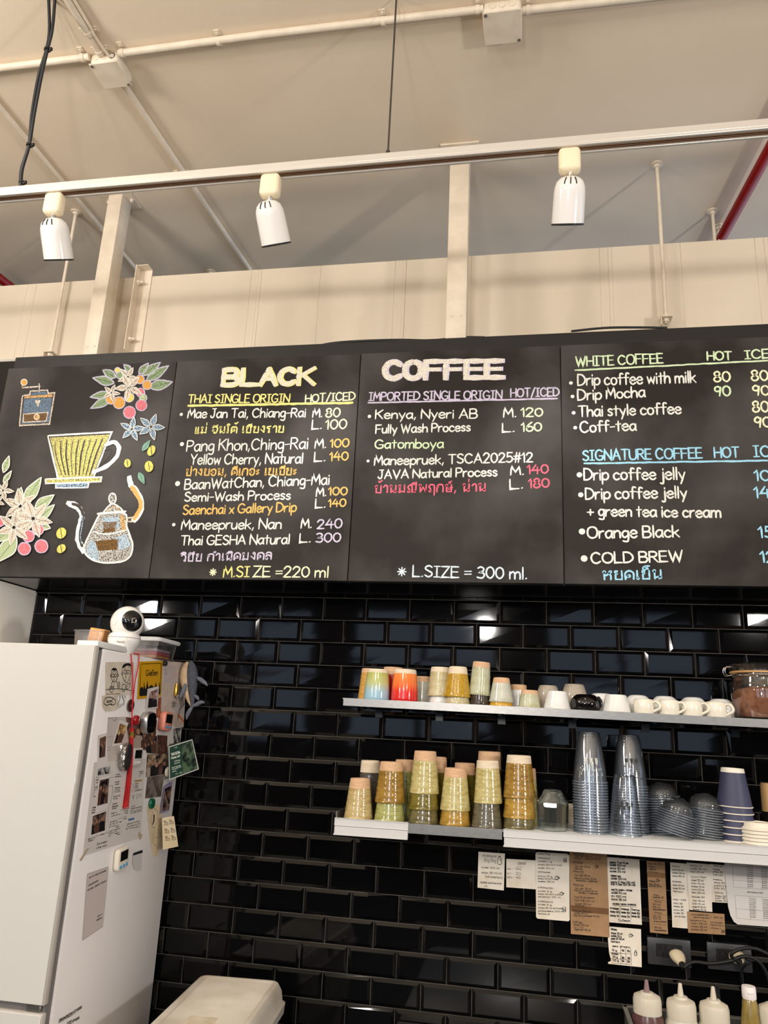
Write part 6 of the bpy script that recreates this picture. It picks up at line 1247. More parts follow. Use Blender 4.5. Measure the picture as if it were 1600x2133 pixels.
t = sheet('drawing_paper', z5((85, 690), (310, 660), (318, 880), (250, 908), (128, 918), (90, 850)), paper1, 'lower paper with a marker drawing of a bun and a hand on the fridge side', 'drawing', .0006)
sline(t, [z5((110, 800), (130, 730), (200, 712), (270, 745), (280, 800), (240, 825), (200, 815), (150, 828), (110, 800)), z5((150, 745), (185, 790), (250, 730)), z5((150, 790), (200, 760), (240, 790)), z5((205, 800), (230, 815))], marker, .0022, .0014)
sline(t, [z5((345, 690), (345, 740), (318, 800), (312, 838)), z5((335, 800), (325, 870)), z5((360, 810), (340, 862)), z5((385, 800), (362, 846)), z5((375, 690), (405, 770), (395, 830)), z5((410, 690), (430, 720))], marker, .0022, .0014, 'hand_drawing')
t = sheet('drawing_paper', z5((135, 205), (300, 200), (545, 205), (520, 660), (300, 690), (130, 712)), paper1, 'upper paper with a marker drawing of two people at a table, behind the red cord', 'drawing', .0018)
f1 = [z5((205, 380), (200, 400), (212, 425)), z5((212, 330), (235, 295), (280, 298), (300, 345), (302, 420), (280, 470), (255, 490), (228, 470), (212, 420), (212, 330)), z5(*circ((237, 395), 16, 24)), z5(*circ((276, 395), 14, 24)), z5((225, 350), (250, 342)), z5((265, 342), (290, 350)), z5((255, 410), (252, 440)), z5((245, 462), (262, 460)), z5((308, 370), (316, 400), (304, 410)), z5((235, 480), (215, 520), (212, 590)), z5((285, 478), (300, 510), (308, 590)), z5((250, 520), (252, 590)),
      z5((372, 290), (385, 250), (430, 225), (490, 235), (495, 330), (478, 420), (450, 490), (425, 500), (395, 455), (375, 390), (372, 290)), z5(*circ((412, 345), 20, 28)), z5(*circ((455, 345), 18, 28)), z5((432, 345), (438, 345)), z5((425, 385), (422, 425), (432, 430)), z5((412, 462), (432, 458)), z5((395, 285), (420, 300)), z5((450, 280), (475, 272)), z5((372, 345), (362, 370), (376, 395)), z5((385, 480), (372, 530)), z5((478, 460), (492, 530)),
      z5((135, 600), (330, 590), (500, 615)), z5((145, 668), (335, 662)), z5((195, 560), (190, 610), (210, 640), (235, 630), (240, 560), (195, 560)), z5((192, 578), (240, 575)), z5((370, 535), (380, 620), (405, 620), (415, 530), (370, 535)), z5((318, 500), (320, 560), (335, 555), (332, 495), (318, 500)), z5((420, 560), (450, 520), (470, 510), (480, 560), (450, 590), (425, 580), (460, 545))]
sline(t, f1, marker, .0020, .0028)
sfill(t, [z5((372, 290), (385, 250), (430, 222), (492, 230), (492, 262), (440, 252), (400, 280)), z5((214, 330), (236, 294), (282, 296), (300, 340), (280, 318), (258, 335), (236, 318))], marker, .0026, 'drawn_hair')

t = sheet('town_sign_postcard', z5((628, 196), (962, 184), (938, 702), (594, 742)), pm('sign_yellow', rgb(214, 160, 20), .35), 'yellow town sign card reading Gießen with a black skyline', 'card', .0012, th=.0008)
sline(t, [z5((645, 250), (650, 235), (665, 228), (930, 218), (940, 225), (925, 650), (915, 665), (640, 692), (625, 680), (645, 250))], marker, .0019, .0026, 'border', False)
stext(t, [('Gießen', *z5((712, 400))[0], *z5((884, 392))[0], .0165)], marker, .0026, .0026, 'lettering')
sfill(t, [z5((628, 690), (634, 590), (652, 562), (672, 565), (680, 600), (686, 545), (690, 478), (700, 560), (712, 600), (726, 540), (734, 468), (746, 540), (756, 575), (775, 545), (805, 532), (822, 560), (835, 570), (850, 545), (862, 490), (872, 550), (888, 570), (905, 540), (914, 480), (920, 560), (922, 655), (910, 664))], marker, .0024, 'skyline')
def disc(name, px, py, rx, ry, h, mat, label, cat='magnet', dome=.4, group='round magnets on the fridge side', h0=.0005):
    c = suv(px, py); u1 = suv(px+rx, py); v1 = suv(px, py-ry); R_ = max(abs(v1[1]-c[1]), .004)
    t = thing(name, label, cat, (XS+h0, c[0], c[1]), group=group)
    m = MB(); m.lathe([(0, 0), (R_, 0), (R_, h*(1-dome)), (R_*.9, h*(1-dome*.45)), (R_*.5, h*.97), (0, h)], 28, Matrix.Translation((XS+h0, c[0], c[1])) @ Matrix.Rotation(math.pi/2, 4, 'Y')); link('knob', m, mat, t); return t, R_
disc('magnet', 340.6, 1382, 5, 5.5, .012, pm('black_magnet', rgb(36, 34, 30), .3), 'small round dark magnet holding the corner of the yellow town sign', h0=.0022)
t = sheet('illustrated_print', z5((960, 182), (1345, 215), (1300, 560), (1270, 1148), (1150, 1146), (930, 900)), pm('faded_print', rgb(210, 196, 186), .55, col2=rgb(196, 178, 166), scale=25), 'faded illustrated print behind the whale plush at the back edge of the fridge', 'print', .0003)
sfill(t, [z5((1195, 945), (1275, 1050), (1272, 1090), (1190, 990))], pm('print_orange', rgb(206, 120, 70), .6), .0008, 'orange_stripe'); sfill(t, [z5((1000, 240), (1176, 262), (1170, 520), (985, 500)), z5((1100, 880), (1290, 800), (1280, 960), (1180, 930))], pm('print_pale', rgb(196, 174, 170), .6, col2=rgb(190, 190, 190), scale=40), .0007, 'printed_picture'); sline(t, [z5((990, 330), (1015, 300), (1025, 380), (990, 360)), z5((1200, 900), (1250, 860), (1240, 950)), z5((1210, 1085), (1235, 1080))], inkb, .0014, .0011)
t = sheet('photo', z5((740, 590), (902, 551), (880, 872), (706, 890)), pm('photo_border', rgb(222, 216, 212), .35), 'white bordered snapshot overlapping the yellow town sign', 'photo', .0030)
sfill(t, [z5((762, 640), (890, 590), (872, 850), (735, 870))], photo_mat('photo_warm', (rgb(40, 26, 30), rgb(190, 150, 140), rgb(110, 50, 44), rgb(206, 190, 186)), 70), .0036, 'picture'); people(t, z5((762, 640), (890, 590), (872, 850), (735, 870)), .0039, 2, 4, lambda u, v, h: FS(*suv(u, v), h))
t = sheet('photo_strip', z5((890, 720), (945, 715), (930, 1000), (868, 1010)), photo_mat('photo_amber', (rgb(120, 90, 60), rgb(214, 180, 130), rgb(150, 70, 50)), 80), 'narrow amber photo strip below the yellow town sign', 'photo', .0009)
# gold charm and blocks
c = suv(*z5((1140, 610))[0])
t = thing('bottle_magnet', 'small gold bottle shaped magnet beside the whale plush', 'magnet', (XS, c[0], c[1]))
m = MB(); m.lathe([(0, -.020), (.008, -.020), (.0085, -.018), (.0085, .012), (.0068, .0185), (.0068, .021), (0, .021)], 20, Matrix.Translation((XS+.007, c[0], c[1])), sx=.75); link('bottle', m, pm('gold', rgb(196, 160, 70), .22, .8), t)
m = MB(); 
for k in range(9): m.lathe([(.0028*math.sin(q*math.pi/6), .0028*math.cos(q*math.pi/6)) for q in range(7)], 10, Matrix.Translation((XS+.010+.002*(k % 2), c[0]+.005+.0035*(k % 3), c[1]-.014-.004*(k//3))))
link('beads', m, chrome_m, t)
c = suv(*z5((1110, 810))[0])
t = thing('letter_block_charm', 'clear blocks charm hanging under the gold bottle magnet', 'charm', (XS, c[0], c[1]))
m = MB()
for i in range(2):
    for j in range(2): m.box(XS+.0012, XS+.008, c[0]-.009+i*.0095, c[0]-.0005+i*.0095, c[1]-.009+j*.0095, c[1]-.0005+j*.0095, .001, 1)
link('blocks', m, pm('grey_block', rgb(150, 142, 134), .25, col2=rgb(90, 84, 80), scale=200), t)

# whale plush
def skin(pts, rad, name, mat, parent, M=None, sx=1):
    """smooth tapering body along the points"""
    n = 24; P = smooth(pts, 4); R_ = [r_[0] for r_ in smooth([(r_, 0) for r_ in rad], 4)]
    m = MB(); m.tube(P, [max(.0004, r_) for r_ in R_], n); link(name, m, mat, parent, sm=70)
wp = lambda u, v, x=.022: tuple(at(*z5((u, v))[0], y=-.100-(x-.022)*.9))
_w, wy, wz = wp(1370, 500)
t = thing('whale_plush', 'grey plush humpback whale with pale belly hanging at the back edge of the fridge', 'plush toy', (_w, wy, wz))
wgrey = pm('whale_grey', rgb(84, 88, 98), .85, col2=rgb(66, 70, 80), scale=120, bump=.4, bscale=300); wbel = pm('whale_belly', rgb(206, 180, 148), .8, col2=rgb(190, 160, 126), scale=30, stretch=(1, 1, 10), bump=.4, bscale=60)
wfin = pm('whale_fin', rgb(112, 116, 126), .85, col2=rgb(96, 100, 112), scale=60)
skin([wp(1365, 185), wp(1382, 250), wp(1395, 360), wp(1398, 480), wp(1395, 620), wp(1395, 760), wp(1398, 860)], [.004, .013, .0185, .0185, .0145, .0085, .004], 'body', wgrey, t)
skin([wp(1330, 200, .026), wp(1300, 280, .026), wp(1285, 380, .027), wp(1290, 480, .027), wp(1310, 620, .026), wp(1345, 760, .024), wp(1378, 840, .023)], [.005, .012, .0155, .0155, .011, .006, .002], 'belly', wbel, t)
skin([wp(1300, 520, .040), wp(1275, 600, .045), wp(1235, 680, .046), wp(1218, 735, .044)], [.005, .0072, .006, .002], 'flipper', wfin, t)
skin([wp(1470, 430, .03), wp(1520, 460, .034), wp(1580, 505, .036), wp(1615, 545, .036)], [.005, .0075, .006, .002], 'flipper', wfin, t)
skin([wp(1430, 690, .024), wp(1465, 715, .026), wp(1488, 752, .026)], [.004, .006, .003], 'dorsal_fin', wfin, t)
skin([wp(1400, 840, .024), wp(1450, 820, .026), wp(1520, 785, .026), wp(1575, 790, .025)], [.004, .0065, .0065, .002], 'tail_fluke', wfin, t)
skin([wp(1396, 850, .024), wp(1360, 900, .026), wp(1325, 970, .026), wp(1312, 1035, .025)], [.004, .0065, .0065, .002], 'tail_fluke', wfin, t)

# coin medal, red cord and tassel
c = suv(*z5((485, 832))[0])
t = thing('tassel_charm', 'red cord charm with an old bronze coin and a long red tassel', 'charm', (XS+.004, c[0], c[1]))
redc = pm('red_cord', rgb(196, 20, 44), .6); redt = pm('red_silk', rgb(206, 14, 22), .45, col2=rgb(160, 6, 14), scale=30, stretch=(1, 40, 1), lo=.4, hi=.6)
v1 = suv(*z5((485, 740))[0]); R_ = v1[1]-c[1]; sq = R_*.22
m = MB(); M = Matrix.Translation((XS+.0055, c[0], c[1])) @ Matrix.Rotation(math.pi/2, 4, 'Y')
m.lathe([(sq*1.3, -.001), (R_*.86, -.001), (R_*.9, -.0016), (R_, -.0016), (R_, .0016), (R_*.9, .0016), (R_*.86, .001), (sq*1.3, .001), (sq*1.3, -.001)], 36, M); link('coin', m, pm('old_bronze', rgb(84, 72, 56), .4, .6, col2=rgb(60, 52, 42), scale=60), t)
S3 = lambda u, v, x=.008: (XS+x,)+tuple(suv(*z5((u, v))[0]))
m = MB()
m.tube(smooth([S3(492, 84, .004), S3(500, 300, .007), S3(498, 620, .009), S3(495, 700, .009), S3(492, 800, .009)], 6), .0017, 8); m.tube(smooth([S3(612, 96, .004), S3(585, 260, .007), S3(530, 480, .009), S3(508, 640, .010), S3(496, 790, .010)], 6), .0017, 8)
m.tube(smooth([S3(492, 800, .009), S3(486, 930, .009), S3(487, 1000, .009), S3(486, 1165, .009)], 6), .0019, 8); m.tube([S3(540, 78, .003), S3(612, 92, .0035)], .0017, 8); link('cord', m, redc, t)
T6 = lambda u, v, x=.010: (XS+x,)+tuple(suv(*z6((u, v))[0]))
m = MB(); m.tube([T6(730, 248), T6(730, 285)], [.0052, .0058], 14); m.tube([T6(728, 365), T6(725, 382)], [.0058, .0062], 14); link('tassel_knot', m, redt, t)
m = MB(); m.tube([T6(730, 285), T6(728, 365)], .0056, 14); link('gold_band', m, MATS['gold'], t)
m = MB()
for k in range(26):
    a = random.uniform(0, 6.28); q = math.sqrt(random.random())*.0065; dy, dx = q*math.cos(a), q*math.sin(a)
    pts = []
    for u, v, sp in ((726, 375, .7), (716, 640, .95), (694, 900, 1.1), (660, 1200, 1.3), (640, 1340+random.uniform(-14, 24), 1.5)):
        p = T6(u, v); pts.append((p[0]+dx*sp, p[1]+dy*sp, p[2]))
    m.tube(smooth(pts, 3), .0012, 5)
m.tube(smooth([T6(715, 1000), T6(745, 1040), T6(748, 1090), T6(722, 1135)], 5), .0004, 5); link('tassel_threads', m, redt, t)
disc('magnet', 281, 1500, 6, 10.5, .012, pm('red_magnet', rgb(160, 24, 34), .25, coat=.5), 'round red magnet left of the silver kitchen timer', h0=.0012)

# kitchen timers
def timer(px, py, w, hgt, depth, shell_m, label, screen, btns, btn_m, rad, rot=0, front_m=None, h0=.0015):
    """px, py: centre of the front in the photograph; w, hgt in metres"""
    p = at(px, py, x=XS+h0+depth); y, z = p.y, p.z
    t = thing('kitchen_timer', label, 'timer', (XS+h0, y, z), group='kitchen timers on the fridge side')
    M = Matrix.Translation((XS+h0, y, z)) @ Matrix.Rotation(rot, 4, 'X')
    def rr(w_, h_, r_, n=6):
        out = []
        for sy, sz, a0 in ((1, 1, 0), (-1, 1, 90), (-1, -1, 180), (1, -1, 270)):
            for k in range(n): a = math.radians(a0+90*k/(n-1)); out.append((sy*(w_-r_)+r_*math.cos(a), sz*(h_-r_)+r_*math.sin(a)))
        return out
    def body(m, secs):
        R_ = [[m.bm.verts.new(M @ Vector((x_, u, v))) for u, v in rr(w_, h_, r_)] for x_, w_, h_, r_ in secs]
        for a, b in zip(R_, R_[1:]):
            for i in range(len(a)): m.bm.faces.new((a[i], a[(i+1) % len(a)], b[(i+1) % len(a)], b[i]))
        m.bm.faces.new(R_[0][::-1]); m.bm.faces.new(R_[-1])
    W2, H2 = w/2, hgt/2
    m = MB(); body(m, [(0, W2*.86, H2*.86, rad*.8), (depth*.15, W2*.97, H2*.97, rad), (depth*.3, W2, H2, rad), (depth*.75, W2, H2, rad), (depth*.93, W2*.95, H2*.95, rad*.95), (depth, W2*.86, H2*.88, rad*.85)]); link('case', m, shell_m, t, sm=50)
    if front_m is not None: m = MB(); body(m, [(depth*.9, W2*.88, H2*.90, rad*.85), (depth+.0012, W2*.86, H2*.88, rad*.8)]); link('dark_glass', m, front_m, t, sm=40)
    if screen:
        a, b, c_, d = screen
        m = MB(); vs = [(depth*.995, a*W2, c_*H2), (depth+.0006, b*W2, d*H2)]; m.box(vs[0][0], vs[1][0], vs[0][1], vs[1][1], vs[0][2], vs[1][2], .0004, 1, M); link('screen', m, pm('dark_screen', rgb(22, 22, 20), .15), t)
    for u, v, r_ in btns:
        m = MB(); m.lathe([(0, -.001), (r_, -.001), (r_, .0014), (r_*.6, .0028), (0, .0031)], 18, M @ Matrix.Translation((depth, u*W2, v*H2)) @ Matrix.Rotation(math.pi/2, 4, 'Y')); link('button', m, btn_m, t)
    return t
blue_b = pm('blue_button', rgb(64, 150, 196), .3)
timer(316, 1506, .064, .066, .024, pm('silver_case', rgb(196, 194, 192), .28, .85), 'silver round cornered timer with a black glass face', None, [], None, .024, .12, pm('black_glass', rgb(10, 10, 12), .06), .003)
timer(352, 1503, .062, .060, .022, pm('salmon_plastic', rgb(224, 140, 122), .35), 'salmon pink timer with three blue buttons', (-.72, .72, -.18, .74), ((-.5, -.58, .0046), (0, -.60, .0046), (.5, -.62, .0046)), blue_b, .013, -.06, h0=.003)
timer(288, 1577, .058, .052, .010, pm('pale_grey_plastic', rgb(208, 200, 196), .35), 'flat pale grey timer with three tiny white buttons beside the cookie magnet', (-.72, .72, -.14, .78), ((-.42, -.6, .0022), (0, -.6, .0022), (.42, -.6, .0022)), gloss_white, .006, .0, h0=.002)
timer(258, 1789, .062, .060, .016, pm('white_timer_plastic', rgb(232, 224, 208), .35), 'white timer with three blue buttons, lowest on the fridge side', (-.62, .74, -.14, .74), ((-.52, -.62, .0048), (.02, -.62, .0048), (.56, -.60, .0048)), blue_b, .013, .10, h0=.002)
# cookie magnet in foil
c = suv(253, 1576); v1 = suv(253, 1548); R_ = v1[1]-c[1]
t = thing('cookie_magnet', 'dark round cookie magnet half wrapped in crumpled silver foil', 'magnet', (XS, c[0], c[1]))
M = Matrix.Translation((XS+.010, c[0]+.004, c[1])) @ Matrix.Rotation(.25, 4, 'Z') @ Matrix.Rotation(math.pi/2, 4, 'Y')
m = MB(); m.lathe([(0, .0), (R_*.97, 0), (R_, .002), (R_, .010), (R_*.95, .012), (R_*.82, .0115), (R_*.8, .0125), (0, .0125)], 40, M, ripple=lambda a, z: .012*math.sin(26*a)); link('cookie', m, pm('cookie_brown', rgb(52, 44, 44), .6, col2=rgb(34, 28, 30), scale=160, bump=.8, bscale=350), t)
foil = pm('silver_foil', rgb(210, 208, 206), .18, 1, bump=1.5, bscale=140)
m = MB(); rnd = random.Random(3)
m.lathe([(R_*.3, -.009), (R_*.8, -.007), (R_*1.02, -.002), (R_*1.05, .004), (R_*1.0, .0085), (R_*.98, .0088)], 40, M, ripple=lambda a, z: .05*math.sin(13*a+z*300)); 
for k in range(16):
    a = math.pi*.5+rnd.uniform(-1.1, 1.1); p = M @ Vector((R_*.9*math.cos(a-math.pi*.0), -R_*rnd.uniform(.7, 1.4), rnd.uniform(-.006, .004))); s_ = rnd.uniform(.003, .007)
    d = [Vector((rnd.uniform(-s_, s_)*.6, rnd.uniform(-s_, s_), rnd.uniform(-s_, s_)*1.6)) for _ in range(4)]
    for q in ((0, 1, 2), (1, 2, 3), (0, 2, 3)): m.face([p+d[i]+Vector((.001, 0, 0)) for i in q])
link('foil', m, foil, t, sm=20)

# photos
bord = MATS['photo_border']; dark1 = photo_mat('photo_dark', (rgb(14, 13, 16), rgb(32, 26, 26), rgb(120, 88, 70), rgb(22, 20, 28)), 40); dark2 = photo_mat('photo_crowd', (rgb(20, 16, 18), rgb(120, 80, 62), rgb(30, 24, 30), rgb(196, 168, 140)), 75); dark3 = photo_mat('photo_night', (rgb(12, 12, 16), rgb(60, 54, 62), rgb(22, 20, 24), rgb(150, 120, 104)), 60); gold1 = photo_mat('photo_gold', (rgb(70, 44, 24), rgb(206, 176, 70), rgb(120, 70, 40), rgb(214, 190, 130)), 65); bw1 = photo_mat('photo_blackwhite', (rgb(24, 24, 26), rgb(120, 118, 116), rgb(40, 38, 38), rgb(190, 188, 184)), 70); grey1 = photo_mat('photo_greyed', (rgb(74, 66, 62), rgb(112, 102, 94), rgb(86, 74, 68), rgb(134, 126, 118)), 30)
def polaroid(o, i, mat, label, h, n=3):
    t = sheet('polaroid_photo', o, bord, label, 'photo', h, 'instant photos on the fridge side'); sfill(t, [i], mat, h+.0005, 'picture'); people(t, i, h+.00075, n, len(label), FPX); return t
FPX = lambda u, v, h: FS(*suv(u, v), h)
t = sheet('handwritten_sheet', z6((432, 95), (730, 85), (700, 900), (380, 960)), pm('grey_sheet', rgb(204, 194, 188), .6, col2=rgb(194, 182, 176), scale=15), 'pale sheet pinned behind the tilted gold photo and the cookie magnet', 'sheet', .0005)
sline(t, [z6((435, 110), (560, 95)), z6((500, 120), (520, 145), (550, 115), (540, 150)), z6((430, 370), (480, 360)), z6((400, 520), (460, 510)), z6((395, 560), (465, 548))], inkp, .0012, .0012, 'handwriting')
t = sheet('handwritten_sheet', [(196, 1588), (304, 1580), (293, 1744), (172, 1783)], pm('big_sheet', rgb(212, 206, 200), .6), 'big taped white sheet with rows of small handwriting and boxes, under the red tassel', 'sheet', .0007)
R6 = lambda s_, u0, v0, u1, v1, c_=.0043: (s_, *z6((u0, v0))[0], *z6((u1, v1))[0], c_)
stext(t, [R6('ชา', 268, 940, 300, 935), R6('กาแฟ', 262, 975, 298, 968), R6('นม', 262, 1010, 296, 1003), R6('ลาเต', 250, 1075, 288, 1066), R6('ชา', 252, 1105, 286, 1096), R6('นม', 230, 1205, 256, 1198), R6('กาแฟรอน', 215, 1360, 262, 1350), R6('ลาเต', 205, 1395, 250, 1388), R6('สตรชา', 205, 1430, 255, 1420),
 R6('กาแฟ', 540, 900, 595, 890), R6('ลาเตเยน', 530, 930, 610, 918), R6('ชาเขยว', 530, 1005, 590, 995), R6('นมสด', 530, 1035, 580, 1028), R6('ชานมเยน', 525, 1085, 600, 1075), R6('กาแฟ', 520, 1115, 595, 1105), R6('โกโก', 515, 1145, 600, 1133), R6('อเมรกาโน', 505, 1205, 600, 1190), R6('ลาเต', 505, 1235, 560, 1228), R6('มอคคา', 490, 1310, 560, 1296), R6('เอสเพรสโซ', 485, 1345, 570, 1330), R6('นมสด', 482, 1372, 545, 1362),
 R6('ใสแกว', 470, 1440, 545, 1425), R6('แลวคน', 475, 1475, 600, 1445), R6('อาคาร', 460, 1560, 560, 1535), R6('นานาชาต', 450, 1590, 615, 1550), R6('ชานม', 445, 1625, 540, 1600), R6('แลวเสรฟ', 440, 1690, 600, 1645), R6('ปดผา', 438, 1720, 520, 1700), R6('ชา', 435, 1755, 470, 1745), R6('สอนงาน', 150, 1800, 250, 1770), R6('ตอนเชา', 155, 1825, 230, 1805), R6('ขอเมน', 330, 1730, 385, 1715), R6('Dom engine', 275, 1870, 410, 1830, .0055), R6('Lever work', 268, 1920, 412, 1882, .0055),
 R6('รอนเยน', 860, 860, 920, 848), R6('นมชา', 870, 885, 920, 876), R6('ชา', 855, 920, 890, 915), R6('กาแฟ', 805, 1030, 850, 1020), R6('ชาเยน', 800, 1060, 850, 1050), R6('โกโก', 800, 1090, 850, 1080), R6('นมสดลาเต', 800, 1120, 900, 1105), R6('วทำ', 752, 1345, 805, 1330), R6('เปดเครองกอน', 745, 1375, 905, 1340), R6('ลางแกวนำ', 740, 1410, 905, 1375), R6('เชดโตะ', 735, 1438, 900, 1400), R6('ปดไฟรานกอน', 690, 1590, 870, 1545), R6('เกบของเขาต', 685, 1625, 870, 1580), R6('ลางหมอชา', 680, 1655, 878, 1615)], inkp, .0009, .0014)
bx = lambda u, v, w_=42, h_=30: z6((u, v+6), (u+w_, v-4), (u+w_, v+h_-6), (u, v+h_+4), (u, v+6))
sline(t, [bx(665, 1365), bx(665, 1395), bx(645, 1475), bx(540, 1590), bx(520, 1680), bx(555, 1690), z6((455, 935), (510, 928)), z6((445, 1050), (495, 1040), (490, 1180), (470, 1260), (455, 1330)), z6((440, 1340), (425, 1560)), z6((770, 1185), (800, 1180), (785, 1225), (770, 1185)), z6((825, 1170), (850, 1165), (848, 1212), (826, 1218), (825, 1170)), z6((868, 1165), (892, 1160), (882, 1202), (868, 1165)), z6((600, 1385), (660, 1370)), z6((575, 1505), (640, 1490)), z6((265, 1745), (330, 1728)), z6((395, 1700), (440, 1690)), z6((215, 1200), (240, 1130), (240, 940))], inkp, .0011, .0014, 'ruled_line', False)
sfill(t, [z6((712, 1505), (795, 1485), (797, 1515), (714, 1535))], pm('blue_marker', rgb(92, 116, 160), .6), .0012, 'blue_label'); sfill(t, [z6((800, 970), (905, 955), (905, 980), (802, 995))], pm('brown_marker', rgb(166, 136, 90), .6), .0012, 'brown_label'); sfill(t, [z6((130, 1925), (175, 1900), (60, 2090), (35, 2080)), z6((860, 1680), (910, 1730), (880, 1800), (845, 1740))], pm('yellowed_tape', rgb(184, 168, 142), .5), .0013, 'yellowed_tape')
polaroid(z6((285, 345), (410, 310), (425, 760), (282, 812)), z6((312, 385), (402, 352), (385, 640), (305, 660)), dark1, 'instant photo with a black picture, leftmost near the fridge door edge', .0016)
t = sheet('photo', z6((290, 815), (462, 770), (460, 872), (290, 902)), bw1, 'small black and white print under the leftmost instant photo', 'photo', .0012)
polaroid(z6((302, 935), (445, 905), (415, 1370), (252, 1420)), z6((312, 968), (442, 940), (418, 1285), (275, 1325)), dark3, 'instant photo of a dark scene in the middle of the left column', .0018)
polaroid(z6((200, 1440), (404, 1398), (385, 1700), (172, 1755)), z6((215, 1465), (400, 1400), (380, 1665), (190, 1728)), dark3, 'instant photo of a crowd, lowest of the left column', .0020, 5)
polaroid(z6((585, 128), (712, 172), (600, 470), (480, 500)), z6((592, 180), (690, 218), (612, 450), (505, 462)), gold1, 'tilted golden instant photo above the cookie magnet', .0022)
people(sheet('photo', [(262, 1494), (327, 1500), (322, 1560), (270, 1565)], dark1, 'dark group photo behind the silver timer and the red magnet', 'photo', .0009), [(262, 1494), (327, 1500), (322, 1560), (270, 1565)], .0014, 4, 3, FPX)
people(sheet('photo', z7((105, 370), (310, 350), (308, 600), (170, 590)), dark1, 'photo of people directly under the silver timer', 'photo', .0013), z7((105, 370), (310, 350), (308, 600), (170, 590)), .0018, 4, 8, FPX)
sheet('photo', z7((320, 340), (455, 350), (450, 598), (315, 605)), photo_mat('photo_cream', (rgb(60, 40, 32), rgb(206, 186, 166), rgb(110, 70, 56), rgb(40, 30, 30)), 90), 'pale photo strip under the salmon timer', 'photo', .0011)
people(sheet('photo', z7((175, 605), (462, 600), (455, 880), (160, 930)), dark2, 'wide brown photo of people at a table right of the pale grey timer', 'photo', .0008), z7((175, 605), (462, 600), (455, 880), (160, 930)), .0013, 5, 5, FPX)
sheet('photo', z7((545, 250), (650, 240), (625, 460), (545, 465)), bw1, 'black and white print between the salmon timer and the green card', 'photo', .0008)
sheet('photo', z7((180, 930), (415, 890), (370, 1195), (148, 1222)), grey1, 'faded grey photo above the green magnet', 'photo', .0006)
p = bent(375, 1580); t = thing('event_card', 'dark green card reading THAI GESHA sticking out past the fridge edge', 'card', p)
link('sheet', bsheet([z7(q)[0] for q in ((463, 500), (793, 397), (885, 815), (474, 966))], .0042), pm('card_border', rgb(200, 204, 198), .4), t, sm=0)
link('green_print', bsheet([z7(q)[0] for q in ((474, 512), (785, 412), (866, 806), (482, 946))], .0052, .0001), pm('card_green', rgb(30, 66, 52), .4), t, sm=0)
link('picture', bsheet([z7(q)[0] for q in ((632, 470), (783, 416), (858, 800), (660, 874))], .0060, .0001), photo_mat('photo_forest', (rgb(14, 26, 24), rgb(26, 40, 44), rgb(18, 30, 26), rgb(96, 120, 90)), 40), t, sm=0)
Q7 = lambda s_, u0, v0, u1, v1, c_: (s_, z7((u0, v0))[0], z7((u1, v1))[0], c_/6.667)
btext(t, [Q7('THAI GESHA', 500, 628, 622, 592, 34), Q7('Honey wet', 502, 674, 620, 637, 32)], pm('card_white', rgb(220, 226, 216), .5), .9, .0056, 'lettering')
btext(t, [Q7('coffee day', 540, 712, 622, 690, 14), Q7('in the forest', 542, 742, 618, 720, 14), Q7('natural process', 505, 800, 630, 762, 14), Q7('Chiang Mai, Nan', 510, 825, 636, 783, 14), Q7('slow bar', 515, 855, 570, 838, 14), Q7('11-12', 560, 893, 650, 866, 20)], MATS['card_white'], .45, .0056, 'small_lettering')
m = MB()
for k in range(3): q0 = [z7(q)[0] for q in ((545+k*13, 512-k*4), (554+k*13, 509-k*4), (553+k*13, 520-k*4), (546+k*13, 523-k*4))]; m.face([bent(*q, .0056) for q in q0])
link('small_mark', m, MATS['card_white'], t, sm=0)
c = suv(354, 1557); t = thing('magnet', 'square dark magnet holding the green card', 'magnet', (XS, c[0], c[1]))
m = MB(); m.box(XS+.0047, XS+.0125, c[0]-.010, c[0]+.010, c[1]-.012, c[1]+.012, .001, 1); link('block', m, pm('dark_tape', rgb(62, 56, 50), .5), t)
t, R_ = disc('magnet', 344.5, 1607.5, 8, 10.5, .010, pm('white_magnet', rgb(214, 206, 192), .35), 'round white magnet with a glassy knob at the corner of the green card', dome=.15, h0=.0062)
c = suv(344.5, 1607.5); m = MB(); M = Matrix.Translation((XS+.016, c[0], c[1])) @ Matrix.Rotation(math.pi/2, 4, 'Y'); m.lathe([(0, -.001), (.005, 0), (.0058, .004), (.0045, .009), (0, .010)], 8, M); link('glass_knob', m, glass_m, t)
t = sheet('photo_card', z7((400, 1050), (506, 985), (462, 1390), (335, 1430)), pm('lilac_card', rgb(146, 140, 176), .4), 'lilac framed photo card hanging from the white magnet', 'card', .0058)
sfill(t, [z7((402, 1085), (498, 1040), (455, 1370), (352, 1402))], dark3, .0063, 'picture')
t = sheet('drawing_paper', z7((172, 1330), (350, 1300), (372, 1480), (372, 1720), (385, 1900), (325, 1975), (328, 2018), (262, 2022), (232, 1860), (200, 1620)), cream1, 'cream paper with a line drawing of a reclining figure under the green magnet', 'drawing', .0010)
sline(t, [z7((270, 1360), (310, 1390), (325, 1470), (310, 1560), (280, 1620), (245, 1620), (228, 1540), (240, 1450), (265, 1400)), z7((290, 1620), (270, 1690), (252, 1760), (262, 1850), (300, 1880), (320, 1930), (300, 1975)), z7((310, 1640), (350, 1700), (372, 1770), (350, 1850), (360, 1900)), z7((300, 1680), (330, 1740), (365, 1760)), z7((275, 1770), (310, 1760), (340, 1780))], inkp, .0010, .0016); sfill(t, [z7((262, 1440), (278, 1450), (275, 1530), (250, 1600), (248, 1570), (262, 1520))], marker, .0015, 'drawn_hair')
disc('magnet', 313.7, 1673.5, 6, 11, .010, pm('green_magnet', rgb(16, 92, 66), .2, coat=.5), 'round glossy green magnet holding the cream drawing', h0=.0016)
